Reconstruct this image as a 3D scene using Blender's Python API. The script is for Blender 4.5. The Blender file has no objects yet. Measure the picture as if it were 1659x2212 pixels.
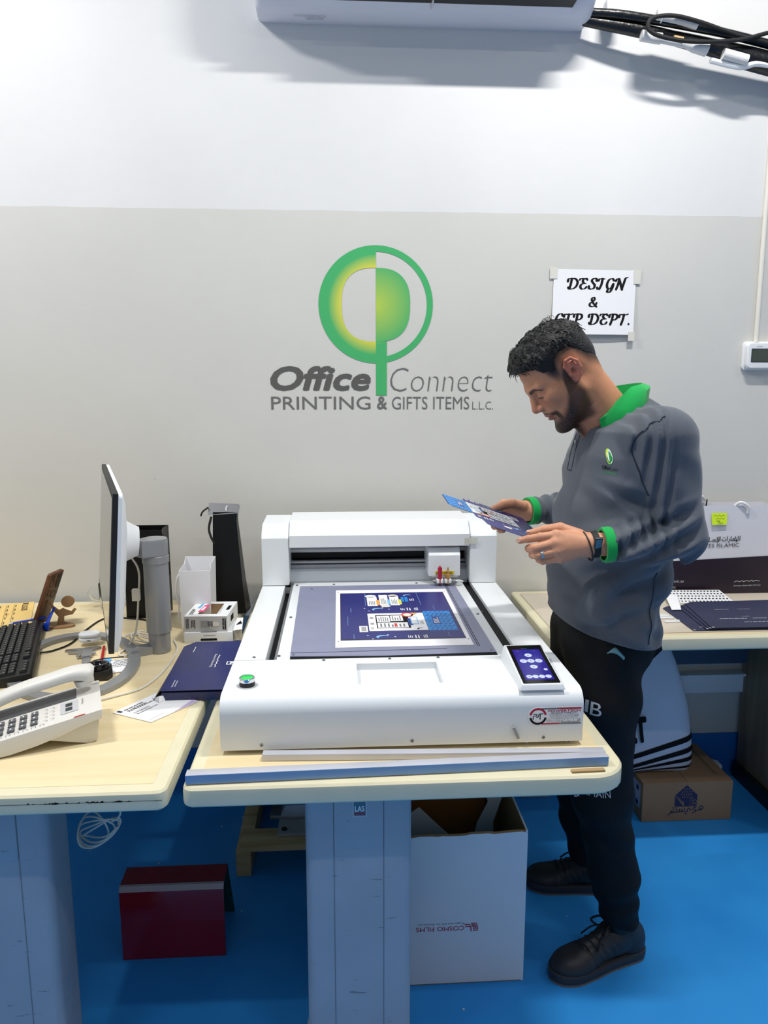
import bpy, bmesh, math, random
import numpy as np
from mathutils import Vector, Matrix
from math import sin, cos, tan, pi, radians, atan, atan2, sqrt

random.seed(7)
scene = bpy.context.scene
COL = scene.collection

# ---------------------------------------------------------------- camera
cam_data = bpy.data.cameras.new('camera')
cam = bpy.data.objects.new('camera', cam_data)
COL.objects.link(cam)
scene.camera = cam
cam_data.sensor_fit = 'VERTICAL'
cam_data.sensor_height = 36.0
cam_data.lens = 36.0 * 1600.0 / 2212.0
cam_data.clip_start = 0.05
cam.location = (0, 0, 1.5)
cam.rotation_euler = (pi / 2 - atan(266 / 1600), 0, -radians(3.5))

# ---------------------------------------------------------------- world and light
world = bpy.data.worlds.new('world')
scene.world = world
world.use_nodes = True
world.node_tree.nodes['Background'].inputs[0].default_value = (0.75, 0.85, 1.0, 1)
world.node_tree.nodes['Background'].inputs[1].default_value = 0.05
scene.view_settings.view_transform = 'Standard'
scene.view_settings.look = 'None'
scene.view_settings.exposure = 0.07
scene.view_settings.gamma = 1.0
scene.view_settings.use_curve_mapping = False


def tube_light(x, y, z, watts, color=(1.0, 0.975, 0.925), sx=0.16, sy=1.2):
    d = bpy.data.lights.new('ceiling_tube_light', 'AREA')
    d.shape = 'RECTANGLE'
    d.size, d.size_y = sx, sy
    d.energy = watts
    d.color = color
    o = bpy.data.objects.new('ceiling_tube_light', d)
    COL.objects.link(o)
    o.location = (x, y, z)
    return o


# two rows of fluorescent battens under the ceiling
tube_light(0.90, 1.54, 3.58, 46, sx=0.5, sy=0.06)
tube_light(-1.50, 1.54, 3.58, 44, sx=0.5, sy=0.06)
tube_light(0.90, 0.05, 3.58, 10, sx=0.5, sy=0.06)
tube_light(-1.50, 0.05, 3.58, 9, sx=0.5, sy=0.06)
tube_light(2.9, 0.8, 3.58, 10, sx=0.5, sy=0.06)

# ---------------------------------------------------------------- materials
def lin(c):
    c = c / 255.0
    return c / 12.92 if c <= 0.04045 else ((c + 0.055) / 1.055) ** 2.4


def rgb(r, g, b):
    return (lin(r), lin(g), lin(b), 1.0)


MATS = {}


def mat(name, col, rough=0.5, metal=0.0, spec=0.5, vary=0.0, vscale=12.0, bump=0.0, bscale=60.0,
        emit=None, estr=0.0, trans=0.0, alpha=1.0, attr=None, sheen=0.0, coat=0.0):
    m = bpy.data.materials.new(name)
    m.use_nodes = True
    nt = m.node_tree
    b = nt.nodes['Principled BSDF']
    c = rgb(*col)
    b.inputs['Base Color'].default_value = c
    b.inputs['Roughness'].default_value = rough
    b.inputs['Metallic'].default_value = metal
    b.inputs['Specular IOR Level'].default_value = spec
    if trans:
        b.inputs['Transmission Weight'].default_value = trans
    if alpha < 1:
        b.inputs['Alpha'].default_value = alpha
    if sheen:
        b.inputs['Sheen Weight'].default_value = sheen
        b.inputs['Sheen Roughness'].default_value = 0.5
    if coat:
        b.inputs['Coat Weight'].default_value = coat
    if emit:
        b.inputs['Emission Color'].default_value = rgb(*emit)
        b.inputs['Emission Strength'].default_value = estr
    tc = None
    if vary or bump:
        tc = nt.nodes.new('ShaderNodeTexCoord')
    src = None
    if attr:
        a = nt.nodes.new('ShaderNodeAttribute')
        a.attribute_name = attr
        src = a.outputs['Color']
        nt.links.new(src, b.inputs['Base Color'])
    if vary:
        n = nt.nodes.new('ShaderNodeTexNoise')
        n.inputs['Scale'].default_value = vscale
        n.inputs['Detail'].default_value = 4
        nt.links.new(tc.outputs['Object'], n.inputs['Vector'])
        mr = nt.nodes.new('ShaderNodeMapRange')
        mr.inputs['From Min'].default_value = 0.3
        mr.inputs['From Max'].default_value = 0.7
        mr.inputs['To Min'].default_value = 1 - vary
        mr.inputs['To Max'].default_value = 1 + vary
        nt.links.new(n.outputs['Fac'], mr.inputs['Value'])
        mx = nt.nodes.new('ShaderNodeVectorMath')
        mx.operation = 'SCALE'
        if src is not None:
            nt.links.new(src, mx.inputs[0])
        else:
            mx.inputs[0].default_value = c[:3]
        nt.links.new(mr.outputs['Result'], mx.inputs['Scale'])
        nt.links.new(mx.outputs['Vector'], b.inputs['Base Color'])
    if bump:
        n = nt.nodes.new('ShaderNodeTexNoise')
        n.inputs['Scale'].default_value = bscale
        n.inputs['Detail'].default_value = 5
        nt.links.new(tc.outputs['Object'], n.inputs['Vector'])
        bp = nt.nodes.new('ShaderNodeBump')
        bp.inputs['Strength'].default_value = bump
        bp.inputs['Distance'].default_value = 0.004
        nt.links.new(n.outputs['Fac'], bp.inputs['Height'])
        nt.links.new(bp.outputs['Normal'], b.inputs['Normal'])
    MATS[name] = m
    return m


def node_helper(m):
    nt = m.node_tree
    return nt, nt.nodes['Principled BSDF'], nt.nodes.new('ShaderNodeTexCoord')


def wall_material():
    m = mat('wall_paint', (220, 220, 220), 0.6, spec=0.25)
    nt, b, tc = node_helper(m)
    sep = nt.nodes.new('ShaderNodeSeparateXYZ')
    nt.links.new(tc.outputs['Object'], sep.inputs[0])
    n0 = nt.nodes.new('ShaderNodeTexNoise')
    n0.inputs['Scale'].default_value = 9
    nt.links.new(tc.outputs['Object'], n0.inputs['Vector'])
    wob = nt.nodes.new('ShaderNodeMath')
    wob.operation = 'MULTIPLY_ADD'
    wob.inputs[1].default_value = 0.006
    nt.links.new(n0.outputs['Fac'], wob.inputs[0])
    nt.links.new(sep.outputs['Z'], wob.inputs[2])
    gt = nt.nodes.new('ShaderNodeMath')
    gt.operation = 'GREATER_THAN'
    gt.inputs[1].default_value = 2.099
    nt.links.new(wob.outputs[0], gt.inputs[0])
    mx = nt.nodes.new('ShaderNodeMix')
    mx.data_type = 'RGBA'
    mx.inputs['A'].default_value = rgb(211, 210, 205)
    mx.inputs['B'].default_value = rgb(224, 224, 224)
    nt.links.new(gt.outputs[0], mx.inputs['Factor'])
    # large soft dirt and small smudges
    n1 = nt.nodes.new('ShaderNodeTexNoise')
    n1.inputs['Scale'].default_value = 2.2
    n1.inputs['Detail'].default_value = 6
    nt.links.new(tc.outputs['Object'], n1.inputs['Vector'])
    mr = nt.nodes.new('ShaderNodeMapRange')
    mr.inputs['From Min'].default_value = 0.3
    mr.inputs['From Max'].default_value = 0.7
    mr.inputs['To Min'].default_value = 0.965
    mr.inputs['To Max'].default_value = 1.02
    nt.links.new(n1.outputs['Fac'], mr.inputs['Value'])
    n2 = nt.nodes.new('ShaderNodeTexVoronoi')
    n2.inputs['Scale'].default_value = 4.5
    nt.links.new(tc.outputs['Object'], n2.inputs['Vector'])
    sp = nt.nodes.new('ShaderNodeMapRange')
    sp.inputs['From Min'].default_value = 0.006
    sp.inputs['From Max'].default_value = 0.02
    sp.inputs['To Min'].default_value = 0.72
    sp.inputs['To Max'].default_value = 1.0
    nt.links.new(n2.outputs['Distance'], sp.inputs['Value'])
    mul = nt.nodes.new('ShaderNodeMath')
    mul.operation = 'MULTIPLY'
    nt.links.new(mr.outputs['Result'], mul.inputs[0])
    nt.links.new(sp.outputs['Result'], mul.inputs[1])
    sc = nt.nodes.new('ShaderNodeVectorMath')
    sc.operation = 'SCALE'
    nt.links.new(mx.outputs['Result'], sc.inputs[0])
    nt.links.new(mul.outputs[0], sc.inputs['Scale'])
    nt.links.new(sc.outputs['Vector'], b.inputs['Base Color'])
    n3 = nt.nodes.new('ShaderNodeTexNoise')
    n3.inputs['Scale'].default_value = 26
    n3.inputs['Detail'].default_value = 6
    nt.links.new(tc.outputs['Object'], n3.inputs['Vector'])
    bp = nt.nodes.new('ShaderNodeBump')
    bp.inputs['Strength'].default_value = 0.16
    bp.inputs['Distance'].default_value = 0.004
    nt.links.new(n3.outputs['Fac'], bp.inputs['Height'])
    nt.links.new(bp.outputs['Normal'], b.inputs['Normal'])
    return m


def floor_material():
    m = mat('floor_epoxy', (44, 146, 228), 0.42, spec=0.35)
    nt, b, tc = node_helper(m)
    n1 = nt.nodes.new('ShaderNodeTexNoise')
    n1.inputs['Scale'].default_value = 3.0
    n1.inputs['Detail'].default_value = 5
    nt.links.new(tc.outputs['Object'], n1.inputs['Vector'])
    r = nt.nodes.new('ShaderNodeValToRGB')
    r.color_ramp.elements[0].position = 0.32
    r.color_ramp.elements[0].color = rgb(42, 142, 222)
    r.color_ramp.elements[1].position = 0.62
    r.color_ramp.elements[1].color = rgb(50, 154, 232)
    nt.links.new(n1.outputs['Fac'], r.inputs[0])
    v = nt.nodes.new('ShaderNodeTexVoronoi')
    v.inputs['Scale'].default_value = 17
    nt.links.new(tc.outputs['Object'], v.inputs['Vector'])
    lt = nt.nodes.new('ShaderNodeMath')
    lt.operation = 'LESS_THAN'
    lt.inputs[1].default_value = 0.055
    nt.links.new(v.outputs['Distance'], lt.inputs[0])
    sepc = nt.nodes.new('ShaderNodeSeparateColor')
    nt.links.new(v.outputs['Color'], sepc.inputs[0])
    pick = nt.nodes.new('ShaderNodeMath')
    pick.operation = 'GREATER_THAN'
    pick.inputs[1].default_value = 0.86
    nt.links.new(sepc.outputs[0], pick.inputs[0])
    ml = nt.nodes.new('ShaderNodeMath')
    ml.operation = 'MULTIPLY'
    nt.links.new(lt.outputs[0], ml.inputs[0])
    nt.links.new(pick.outputs[0], ml.inputs[1])
    mx = nt.nodes.new('ShaderNodeMix')
    mx.data_type = 'RGBA'
    mx.inputs['B'].default_value = rgb(205, 215, 225)
    nt.links.new(r.outputs[0], mx.inputs['A'])
    nt.links.new(ml.outputs[0], mx.inputs['Factor'])
    nt.links.new(mx.outputs['Result'], b.inputs['Base Color'])
    return m


def wood_material(name, c0, c1, c2, scale=1.0, axis='X', rough=0.42):
    """long grain along one axis"""
    m = mat(name, c1, rough, spec=0.35)
    nt, b, tc = node_helper(m)
    mp = nt.nodes.new('ShaderNodeMapping')
    s = {'X': (1.6, 22, 22), 'Y': (22, 1.6, 22), 'Z': (22, 22, 1.6)}[axis]
    mp.inputs['Scale'].default_value = tuple(k * scale for k in s)
    nt.links.new(tc.outputs['Object'], mp.inputs['Vector'])
    n = nt.nodes.new('ShaderNodeTexNoise')
    n.inputs['Scale'].default_value = 1.0
    n.inputs['Detail'].default_value = 6
    n.inputs['Distortion'].default_value = 0.6
    nt.links.new(mp.outputs[0], n.inputs['Vector'])
    r = nt.nodes.new('ShaderNodeValToRGB')
    r.color_ramp.elements[0].position = 0.28
    r.color_ramp.elements[0].color = rgb(*c0)
    r.color_ramp.elements[1].position = 0.68
    r.color_ramp.elements[1].color = rgb(*c2)
    e = r.color_ramp.elements.new(0.46)
    e.color = rgb(*c1)
    nt.links.new(n.outputs['Fac'], r.inputs[0])
    nt.links.new(r.outputs[0], b.inputs['Base Color'])
    return m


def scuffed_metal(name, col):
    m = mat(name, col, 0.45, spec=0.4)
    nt, b, tc = node_helper(m)
    mp = nt.nodes.new('ShaderNodeMapping')
    mp.inputs['Scale'].default_value = (14, 14, 75)
    nt.links.new(tc.outputs['Object'], mp.inputs['Vector'])
    n = nt.nodes.new('ShaderNodeTexNoise')
    n.inputs['Scale'].default_value = 1.0
    n.inputs['Detail'].default_value = 7
    n.inputs['Roughness'].default_value = 0.7
    nt.links.new(mp.outputs[0], n.inputs['Vector'])
    r = nt.nodes.new('ShaderNodeValToRGB')
    r.color_ramp.elements[0].position = 0.30
    r.color_ramp.elements[0].color = rgb(*[int(k * 0.45) for k in col])
    r.color_ramp.elements[1].position = 0.37
    r.color_ramp.elements[1].color = rgb(*col)
    nt.links.new(n.outputs['Fac'], r.inputs[0])
    n2 = nt.nodes.new('ShaderNodeTexNoise')
    n2.inputs['Scale'].default_value = 7.0
    n2.inputs['Detail'].default_value = 3
    nt.links.new(tc.outputs['Object'], n2.inputs['Vector'])
    mr = nt.nodes.new('ShaderNodeMapRange')
    mr.inputs['To Min'].default_value = 0.86
    mr.inputs['To Max'].default_value = 1.08
    nt.links.new(n2.outputs['Fac'], mr.inputs['Value'])
    sc = nt.nodes.new('ShaderNodeVectorMath')
    sc.operation = 'SCALE'
    nt.links.new(r.outputs[0], sc.inputs[0])
    nt.links.new(mr.outputs['Result'], sc.inputs['Scale'])
    nt.links.new(sc.outputs['Vector'], b.inputs['Base Color'])
    return m


M = MATS
wall_material()
floor_material()
wood_material('maple_laminate', (225, 205, 160), (232, 214, 172), (237, 221, 182))
wood_material('walnut', (66, 36, 22), (92, 54, 34), (120, 76, 50), 1.5, 'Z')
wood_material('pine', (170, 140, 96), (190, 162, 116), (206, 180, 136), 1.0, 'X', 0.6)
wood_material('cabinet_wood', (140, 116, 90), (156, 130, 102), (170, 144, 114), 1.0, 'Z')
scuffed_metal('column_paint', (164, 174, 186))
mat('cream_edge', (226, 219, 188), 0.38, vary=0.03)
mat('white', (236, 238, 240), 0.45)
mat('machine_white', (232, 236, 239), 0.33, spec=0.45)
mat('warm_white', (228, 224, 214), 0.45)
mat('paper_white', (240, 240, 243), 0.7, spec=0.2)
mat('black', (16, 16, 17), 0.5)
mat('black_gloss', (8, 8, 9), 0.12)
mat('black_rubber', (20, 20, 21), 0.7)
mat('dark_grey', (52, 54, 57), 0.5)
mat('grey', (120, 122, 125), 0.5)
mat('mid_grey', (150, 152, 154), 0.45)
mat('light_grey', (196, 198, 200), 0.45)
mat('silver', (176, 178, 180), 0.32, 0.75)
mat('silver_paint', (152, 154, 156), 0.38, 0.35)
mat('chrome', (220, 222, 224), 0.12, 1.0)
mat('steel', (170, 172, 176), 0.3, 0.9)
mat('ink', (22, 22, 24), 0.7, spec=0.15)
mat('text_grey', (96, 95, 93), 0.75, spec=0.15)
mat('text_grey_light', (112, 111, 110), 0.75, spec=0.15)


# ---------------------------------------------------------------- mesh builder
TEXT_CACHE = {}


def text_geo(s, bold=0.0, shear=0.0):
    """glyph outlines as a unit-box mesh; bold strokes are built up from shifted copies, thin ones from a negative outline offset"""
    key = (s, bold, shear)
    if key not in TEXT_CACHE:
        cu = bpy.data.curves.new('glyphs', 'FONT')
        cu.body = s
        cu.offset = min(bold, 0.0)
        cu.shear = shear
        cu.resolution_u = 3
        cu.fill_mode = 'FRONT'
        ob = bpy.data.objects.new('glyphs', cu)
        COL.objects.link(ob)
        bpy.context.view_layer.update()
        me = bpy.data.meshes.new_from_object(ob.evaluated_get(bpy.context.evaluated_depsgraph_get()))
        v = np.array([(p.co.x, p.co.y) for p in me.vertices])
        f = [tuple(p.vertices) for p in me.polygons]
        bpy.data.objects.remove(ob)
        bpy.data.curves.remove(cu)
        bpy.data.meshes.remove(me)
        n1 = len(v)
        if bold >= 0.014:
            n0, V, F = len(v), [v], list(f)
            k = 10 if bold > 0.03 else 6
            for i in range(k):
                a = 2 * pi * i / k
                V.append(v + bold * np.array((cos(a), sin(a))))
                F += [tuple(j + n0 * (i + 1) for j in q) for q in f]
            v, f = np.concatenate(V), F
        lo, hi = v.min(0), v.max(0)
        lay = np.repeat(np.arange(len(v) // n1), n1)
        TEXT_CACHE[key] = ((v - lo) / (hi - lo), f, (hi - lo)[0] / (hi - lo)[1], lay)
    return TEXT_CACHE[key]


def catmull(pts, n=6, closed=False):
    P = [np.array(p, float) for p in pts]
    k = len(P)
    if k < 3:
        return [P[0] + (P[-1] - P[0]) * t for t in np.linspace(0, 1, n + 1)]
    out = []
    segs = k if closed else k - 1
    for i in range(segs):
        if closed:
            a, b, c, d = P[i - 1], P[i], P[(i + 1) % k], P[(i + 2) % k]
        else:
            b, c = P[i], P[i + 1]
            a = P[i - 1] if i else 2 * b - c
            d = P[i + 2] if i + 2 < k else 2 * c - b
        for t in np.linspace(0, 1, n, endpoint=False):
            out.append(0.5 * ((2 * b) + (c - a) * t + (2 * a - 5 * b + 4 * c - d) * t * t + (3 * b - a - 3 * c + d) * t ** 3))
    if not closed:
        out.append(P[-1])
    return out


def rrect(x0, x1, y0, y1, r, n=5):
    """rounded rectangle outline, counter-clockwise; r is one radius or four (bl, br, tr, tl)"""
    rs = r if isinstance(r, (tuple, list)) else (r,) * 4
    out = []
    for (cx, cy, a0, rr) in ((x0 + rs[0], y0 + rs[0], pi, rs[0]), (x1 - rs[1], y0 + rs[1], 1.5 * pi, rs[1]),
                             (x1 - rs[2], y1 - rs[2], 0, rs[2]), (x0 + rs[3], y1 - rs[3], 0.5 * pi, rs[3])):
        if rr <= 0:
            out.append((cx, cy))
            continue
        for i in range(n + 1):
            a = a0 + 0.5 * pi * i / n
            out.append((cx + rr * cos(a), cy + rr * sin(a)))
    return out


def circle(cx, cy, r, n=24, ry=None, a0=0.0):
    ry = r if ry is None else ry
    return [(cx + r * cos(a0 + 2 * pi * i / n), cy + ry * sin(a0 + 2 * pi * i / n)) for i in range(n)]


class MB:
    def __init__(s):
        s.v, s.f, s.m = [], [], []
        s.M = None

    def add(s, verts, faces, m=0, M=None):
        o = len(s.v)
        mm = M if M is not None else s.M
        if mm is not None:
            verts = [mm @ Vector(p) for p in verts]
        s.v += [tuple(p) for p in verts]
        s.f += [tuple(i + o for i in f) for f in faces]
        s.m += [m] * len(faces)
        return s

    def bm(s, b, m=0):
        b.verts.index_update()
        return s.add([v.co[:] for v in b.verts], [[v.index for v in f.verts] for f in b.faces], m)

    def box(s, x0, x1, y0, y1, z0, z1, m=0, bev=0.0, seg=2):
        b = bmesh.new()
        vs = [b.verts.new(p) for p in ((x0, y0, z0), (x1, y0, z0), (x1, y1, z0), (x0, y1, z0),
                                       (x0, y0, z1), (x1, y0, z1), (x1, y1, z1), (x0, y1, z1))]
        for f in ((3, 2, 1, 0), (4, 5, 6, 7), (0, 1, 5, 4), (1, 2, 6, 5), (2, 3, 7, 6), (3, 0, 4, 7)):
            b.faces.new([vs[i] for i in f])
        if bev:
            bmesh.ops.bevel(b, geom=list(b.edges), offset=bev, segments=seg, profile=0.6, affect='EDGES', clamp_overlap=True)
        s.bm(b, m)
        b.free()
        return s

    def prism(s, poly, h0, h1, fn=None, m=0, bev=0.0, seg=2, m_top=None):
        """extrude a 2D outline; fn maps (a, b, h) to a point"""
        fn = fn or (lambda a, b, h: (a, b, h))
        b = bmesh.new()
        lo = [b.verts.new(fn(p[0], p[1], h0)) for p in poly]
        hi = [b.verts.new(fn(p[0], p[1], h1)) for p in poly]
        n = len(poly)
        fl = b.faces.new(lo[::-1])
        fh = b.faces.new(hi)
        for i in range(n):
            b.faces.new((lo[i], lo[(i + 1) % n], hi[(i + 1) % n], hi[i]))
        bmesh.ops.recalc_face_normals(b, faces=list(b.faces))
        if bev:
            es = list(fl.edges) + list(fh.edges)
            bmesh.ops.bevel(b, geom=es, offset=bev, segments=seg, profile=0.6, affect='EDGES', clamp_overlap=True)
        s.bm(b, m)
        b.free()
        return s

    def loft(s, rings, m=0, cap=True, closed=True):
        n = len(rings[0])
        v = [tuple(p) for r in rings for p in r]
        f = []
        for i in range(len(rings) - 1):
            for j in range(n if closed else n - 1):
                k = (j + 1) % n
                f.append((i * n + j, i * n + k, (i + 1) * n + k, (i + 1) * n + j))
        if cap:
            f.append(tuple(range(n))[::-1])
            f.append(tuple((len(rings) - 1) * n + j for j in range(n)))
        return s.add(v, f, m)

    def frames(s, path, closed=False):
        P = [Vector(p) for p in path]
        n = len(P)
        T = []
        for i in range(n):
            if closed:
                t = P[(i + 1) % n] - P[i - 1]
            else:
                t = P[min(i + 1, n - 1)] - P[max(i - 1, 0)]
            T.append(t.normalized() if t.length > 1e-9 else Vector((0, 0, 1)))
        up = Vector((0, 0, 1)) if abs(T[0].z) < 0.9 else Vector((1, 0, 0))
        N = [(up - T[0] * up.dot(T[0])).normalized()]
        for i in range(1, n):
            v = N[-1] - T[i] * N[-1].dot(T[i])
            N.append(v.normalized() if v.length > 1e-6 else N[-1])
        return P, T, N

    def tube(s, path, r, n=8, m=0, smooth=0, closed=False, rz=None, cap=True):
        """round (or elliptical) tube along a path; r may be a list"""
        k0 = len(path)
        if smooth:
            path = catmull(path, smooth, closed)
        P, T, N = s.frames(path, closed)
        rings = []
        for i, p in enumerate(P):
            if hasattr(r, '__len__'):
                q = i / max(1, len(P) - 1) * (len(r) - 1)
                a = int(min(q, len(r) - 2))
                rr = r[a] + (r[a + 1] - r[a]) * (q - a)
            else:
                rr = r
            B = T[i].cross(N[i])
            r2 = rr if rz is None else rz
            rings.append([p + N[i] * (r2 * cos(2 * pi * j / n)) + B * (rr * sin(2 * pi * j / n)) for j in range(n)])
        if closed:
            rings.append(rings[0])
        return s.loft(rings, m, cap and not closed)

    def cyl(s, p0, p1, r0, r1=None, n=20, m=0, bev=0.0):
        r1 = r0 if r1 is None else r1
        p0, p1 = Vector(p0), Vector(p1)
        L = (p1 - p0).length
        if bev:
            st = [(0, r0 - bev), (bev * 0.3, r0 - bev * 0.3), (bev, r0), (L - bev, r1), (L - bev * 0.3, r1 - bev * 0.3), (L, r1 - bev)]
        else:
            st = [(0, r0), (L, r1)]
        t = (p1 - p0).normalized()
        return s.lathe(st, p0, t, n, m)

    def lathe(s, prof, origin, axis=(0, 0, 1), n=24, m=0, cap=True):
        """profile of (height, radius)"""
        o = Vector(origin)
        t = Vector(axis).normalized()
        up = Vector((0, 0, 1)) if abs(t.z) < 0.9 else Vector((1, 0, 0))
        a = (up - t * up.dot(t)).normalized()
        b = t.cross(a)
        rings = [[o + t * h + (a * cos(2 * pi * j / n) + b * sin(2 * pi * j / n)) * max(r, 1e-5) for j in range(n)] for h, r in prof]
        return s.loft(rings, m, cap)

    def ell(s, c, r, n=16, k=10, m=0):
        rings = []
        for i in range(k + 1):
            a = -pi / 2 + pi * i / k
            rr = max(cos(a), 1e-3)
            rings.append([(c[0] + r[0] * rr * cos(2 * pi * j / n), c[1] + r[1] * rr * sin(2 * pi * j / n), c[2] + r[2] * sin(a)) for j in range(n)])
        return s.loft(rings, m)

    # ---- flat marks on a plane given by origin and two axes
    def flat(s, poly, O, ux, uy, m=0):
        O, ux, uy = Vector(O), Vector(ux), Vector(uy)
        return s.add([O + ux * p[0] + uy * p[1] for p in poly], [tuple(range(len(poly)))], m)

    def text(s, t, O, ux, uy, w, h, m=0, bold=0.0, shear=0.0, x=0.0, y=0.0):
        """text fitted into a w x h box whose lower left corner is O + x ux + y uy"""
        v, f, asp, lay = text_geo(t, bold, shear)
        if w is None:
            w = h * asp
        O, ux, uy = Vector(O), Vector(ux), Vector(uy)
        nn = ux.cross(uy).normalized() * 0.00003
        return s.add([O + ux * (x + p[0] * w) + uy * (y + p[1] * h) + nn * int(k) for p, k in zip(v, lay)], f, m)

    def ribbon(s, pts, w, O, ux, uy, m=0, smooth=6, nib=None, wmin=0.3, closed=False):
        """pen stroke: constant width, or a broad nib at an angle"""
        p = catmull(pts, smooth, closed) if smooth else [np.array(q, float) for q in pts]
        O, ux, uy = Vector(O), Vector(ux), Vector(uy)
        n = len(p)
        A, B = [], []
        for i in range(n):
            if closed:
                d = p[(i + 1) % n] - p[i - 1]
            else:
                d = p[min(i + 1, n - 1)] - p[max(i - 1, 0)]
            L = math.hypot(*d) or 1.0
            d = d / L
            ww = w
            if nib is not None:
                ww = w * (wmin + (1 - wmin) * abs(sin(atan2(d[1], d[0]) - nib)))
            nn = np.array((-d[1], d[0])) * ww / 2
            A.append(p[i] + nn)
            B.append(p[i] - nn)
        v = [O + ux * q[0] + uy * q[1] for q in A + B]
        f = [(i, i + 1, n + i + 1, n + i) for i in range(n - 1)]
        if closed:
            f.append((n - 1, 0, n, 2 * n - 1))
        s.add(v, f, m)
        if not closed:
            for i, r in ((0, A[0] - B[0]), (n - 1, A[-1] - B[-1])):
                rr = math.hypot(*r) / 2
                s.flat(circle(p[i][0], p[i][1], rr, 10), O, ux, uy, m)
        return s

    def build(s, name, mats, parent=None, ang=35, weld=False):
        me = bpy.data.meshes.new(name)
        off = Vector((0, 0, 0))
        q = parent
        while q is not None:
            off += q.location
            q = q.parent
        me.from_pydata([tuple(Vector(p) - off) for p in s.v], [], s.f)
        if isinstance(mats, str):
            mats = [mats]
        for k in mats:
            me.materials.append(MATS[k])
        me.polygons.foreach_set('material_index', s.m)
        me.polygons.foreach_set('use_smooth', [True] * len(s.f))
        me.update()
        me.set_sharp_from_angle(angle=radians(ang))
        o = bpy.data.objects.new(name, me)
        COL.objects.link(o)
        if parent is not None:
            o.parent = parent
        return o


def tag(o, label=None, cat=None, group=None, kind=None):
    if label:
        o['label'] = label
    if cat:
        o['category'] = cat
    if group:
        o['group'] = group
    if kind:
        o['kind'] = kind
    return o


def thing(name, loc, label, cat, group=None):
    o = bpy.data.objects.new(name, None)
    o.empty_display_size = 0.05
    COL.objects.link(o)
    o.location = loc
    return tag(o, label, cat, group)


def struct(name, mb, mats, label=None):
    o = mb.build(name, mats)
    return tag(o, label, None, None, 'structure')


def copy_thing(o, loc=None, label=None, parent=None):
    c = o.copy()
    COL.objects.link(c)
    c.parent = parent
    if loc is not None:
        c.location = loc
    if label:
        c['label'] = label
    for ch in list(o.children):
        copy_thing(ch, None, None, c)
    return c


def frame_at(loc, rz=0.0, rx=0.0, ry=0.0):
    return Matrix.Translation(loc) @ Matrix.Rotation(rz, 4, 'Z') @ Matrix.Rotation(ry, 4, 'Y') @ Matrix.Rotation(rx, 4, 'X')


X1, Y1, Z1 = Vector((1, 0, 0)), Vector((0, 1, 0)), Vector((0, 0, 1))

# ================================================================ the room
YW = 2.65
struct('floor', MB().box(-3.2, 3.6, -2.8, 2.75, -0.1, 0.0), 'floor_epoxy')
struct('wall_back', MB().box(-3.2, 3.6, YW, YW + 0.12, 0.0, 4.1), 'wall_paint')
struct('wall_left', MB().box(-3.2, -3.08, -2.8, YW, 0.0, 4.1), 'wall_paint')
struct('wall_right', MB().box(3.48, 3.6, -2.8, YW, 0.0, 4.1), 'wall_paint')
struct('wall_front', MB().box(-3.08, 3.48, -2.8, -2.68, 0.0, 4.1), 'wall_paint')
struct('ceiling', MB().box(-3.08, 3.48, -2.68, YW, 4.02, 4.1), 'white')
mat('blue_skirting', (30, 112, 196), 0.45)
struct('baseboard_back', MB().box(-3.08, 3.48, YW - 0.006, YW, 0.0, 0.165), 'blue_skirting')
struct('trim_1', MB().box(0.75, 3.3, YW - 0.035, YW, 0.345, 0.42, 0, 0.006).box(0.75, 3.3, YW - 0.05, YW, 0.415, 0.425, 0, 0.003), 'white')

# ---------------------------------------------------------------- air conditioner
mat('ac_white', (214, 218, 232), 0.4)
ac = thing('air_conditioner', (0.29, YW, 2.67), 'white wall mounted split air conditioner at the top edge, seen from below', 'air conditioner')
prof = [(2.65, 2.672), (2.60, 2.664), (2.555, 2.67), (2.53, 2.678), (2.47, 2.715), (2.44, 2.76), (2.425, 2.83), (2.43, 2.93), (2.47, 2.96), (2.65, 2.965)]
rings = []
for x, k in ((-0.245, 0.86), (-0.235, 0.965), (-0.215, 1.0), (0.785, 1.0), (0.812, 0.965), (0.822, 0.86)):
    rings.append([(x, 2.65 + (p[0] - 2.65) * k, 2.82 + (p[1] - 2.82) * (1 - (1 - k) * 0.35)) for p in prof])
mb = MB().loft(rings[::-1], 0)
mb.build('casing', ['ac_white'], ac, 40)
mb = MB()
mb.box(0.0, 0.745, 2.462, 2.522, 2.6785, 2.71, 0)
mb.M = None
mb.build('air_outlet', ['black'], ac)
mb = MB()
mb.loft([[(x, 2.535, 2.6745), (x, 2.53, 2.668), (x, 2.462, 2.70), (x, 2.467, 2.7065)] for x in (0.745, -0.18)], 0)
mb.build('louver_flap', ['ac_white'], ac)
mb = MB()
O = Vector((-0.128, 2.592, 2.6632))
ux, uy = X1, Vector((0, 0.994, -0.1)).normalized()
O2 = Vector((-0.13, 2.578, 2.6645))
rows = ['- Do not change to manually adjust the direction of airflow', '- Do not insert hands or objects into the air outlet', 'read the manual', 'before use']
for i, t in enumerate(rows):
    w = 0.105 if i < 2 else 0.055
    mb.text(t, O2 + Vector((0.0 if i < 2 else 0.04, 0.0, -0.0006)), X1, Vector((0, -0.994, 0.1)), w, 0.0042, 0, 0.01, 0, 0, -0.0065 * i)
for p in mb.v:
    pass
mb.build('warning_print', ['ink'], ac)
MB().box(0.30, 0.305, 2.475, 2.53, 2.67, 2.69, 0).build('outlet_vane', ['light_grey'], ac)

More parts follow.
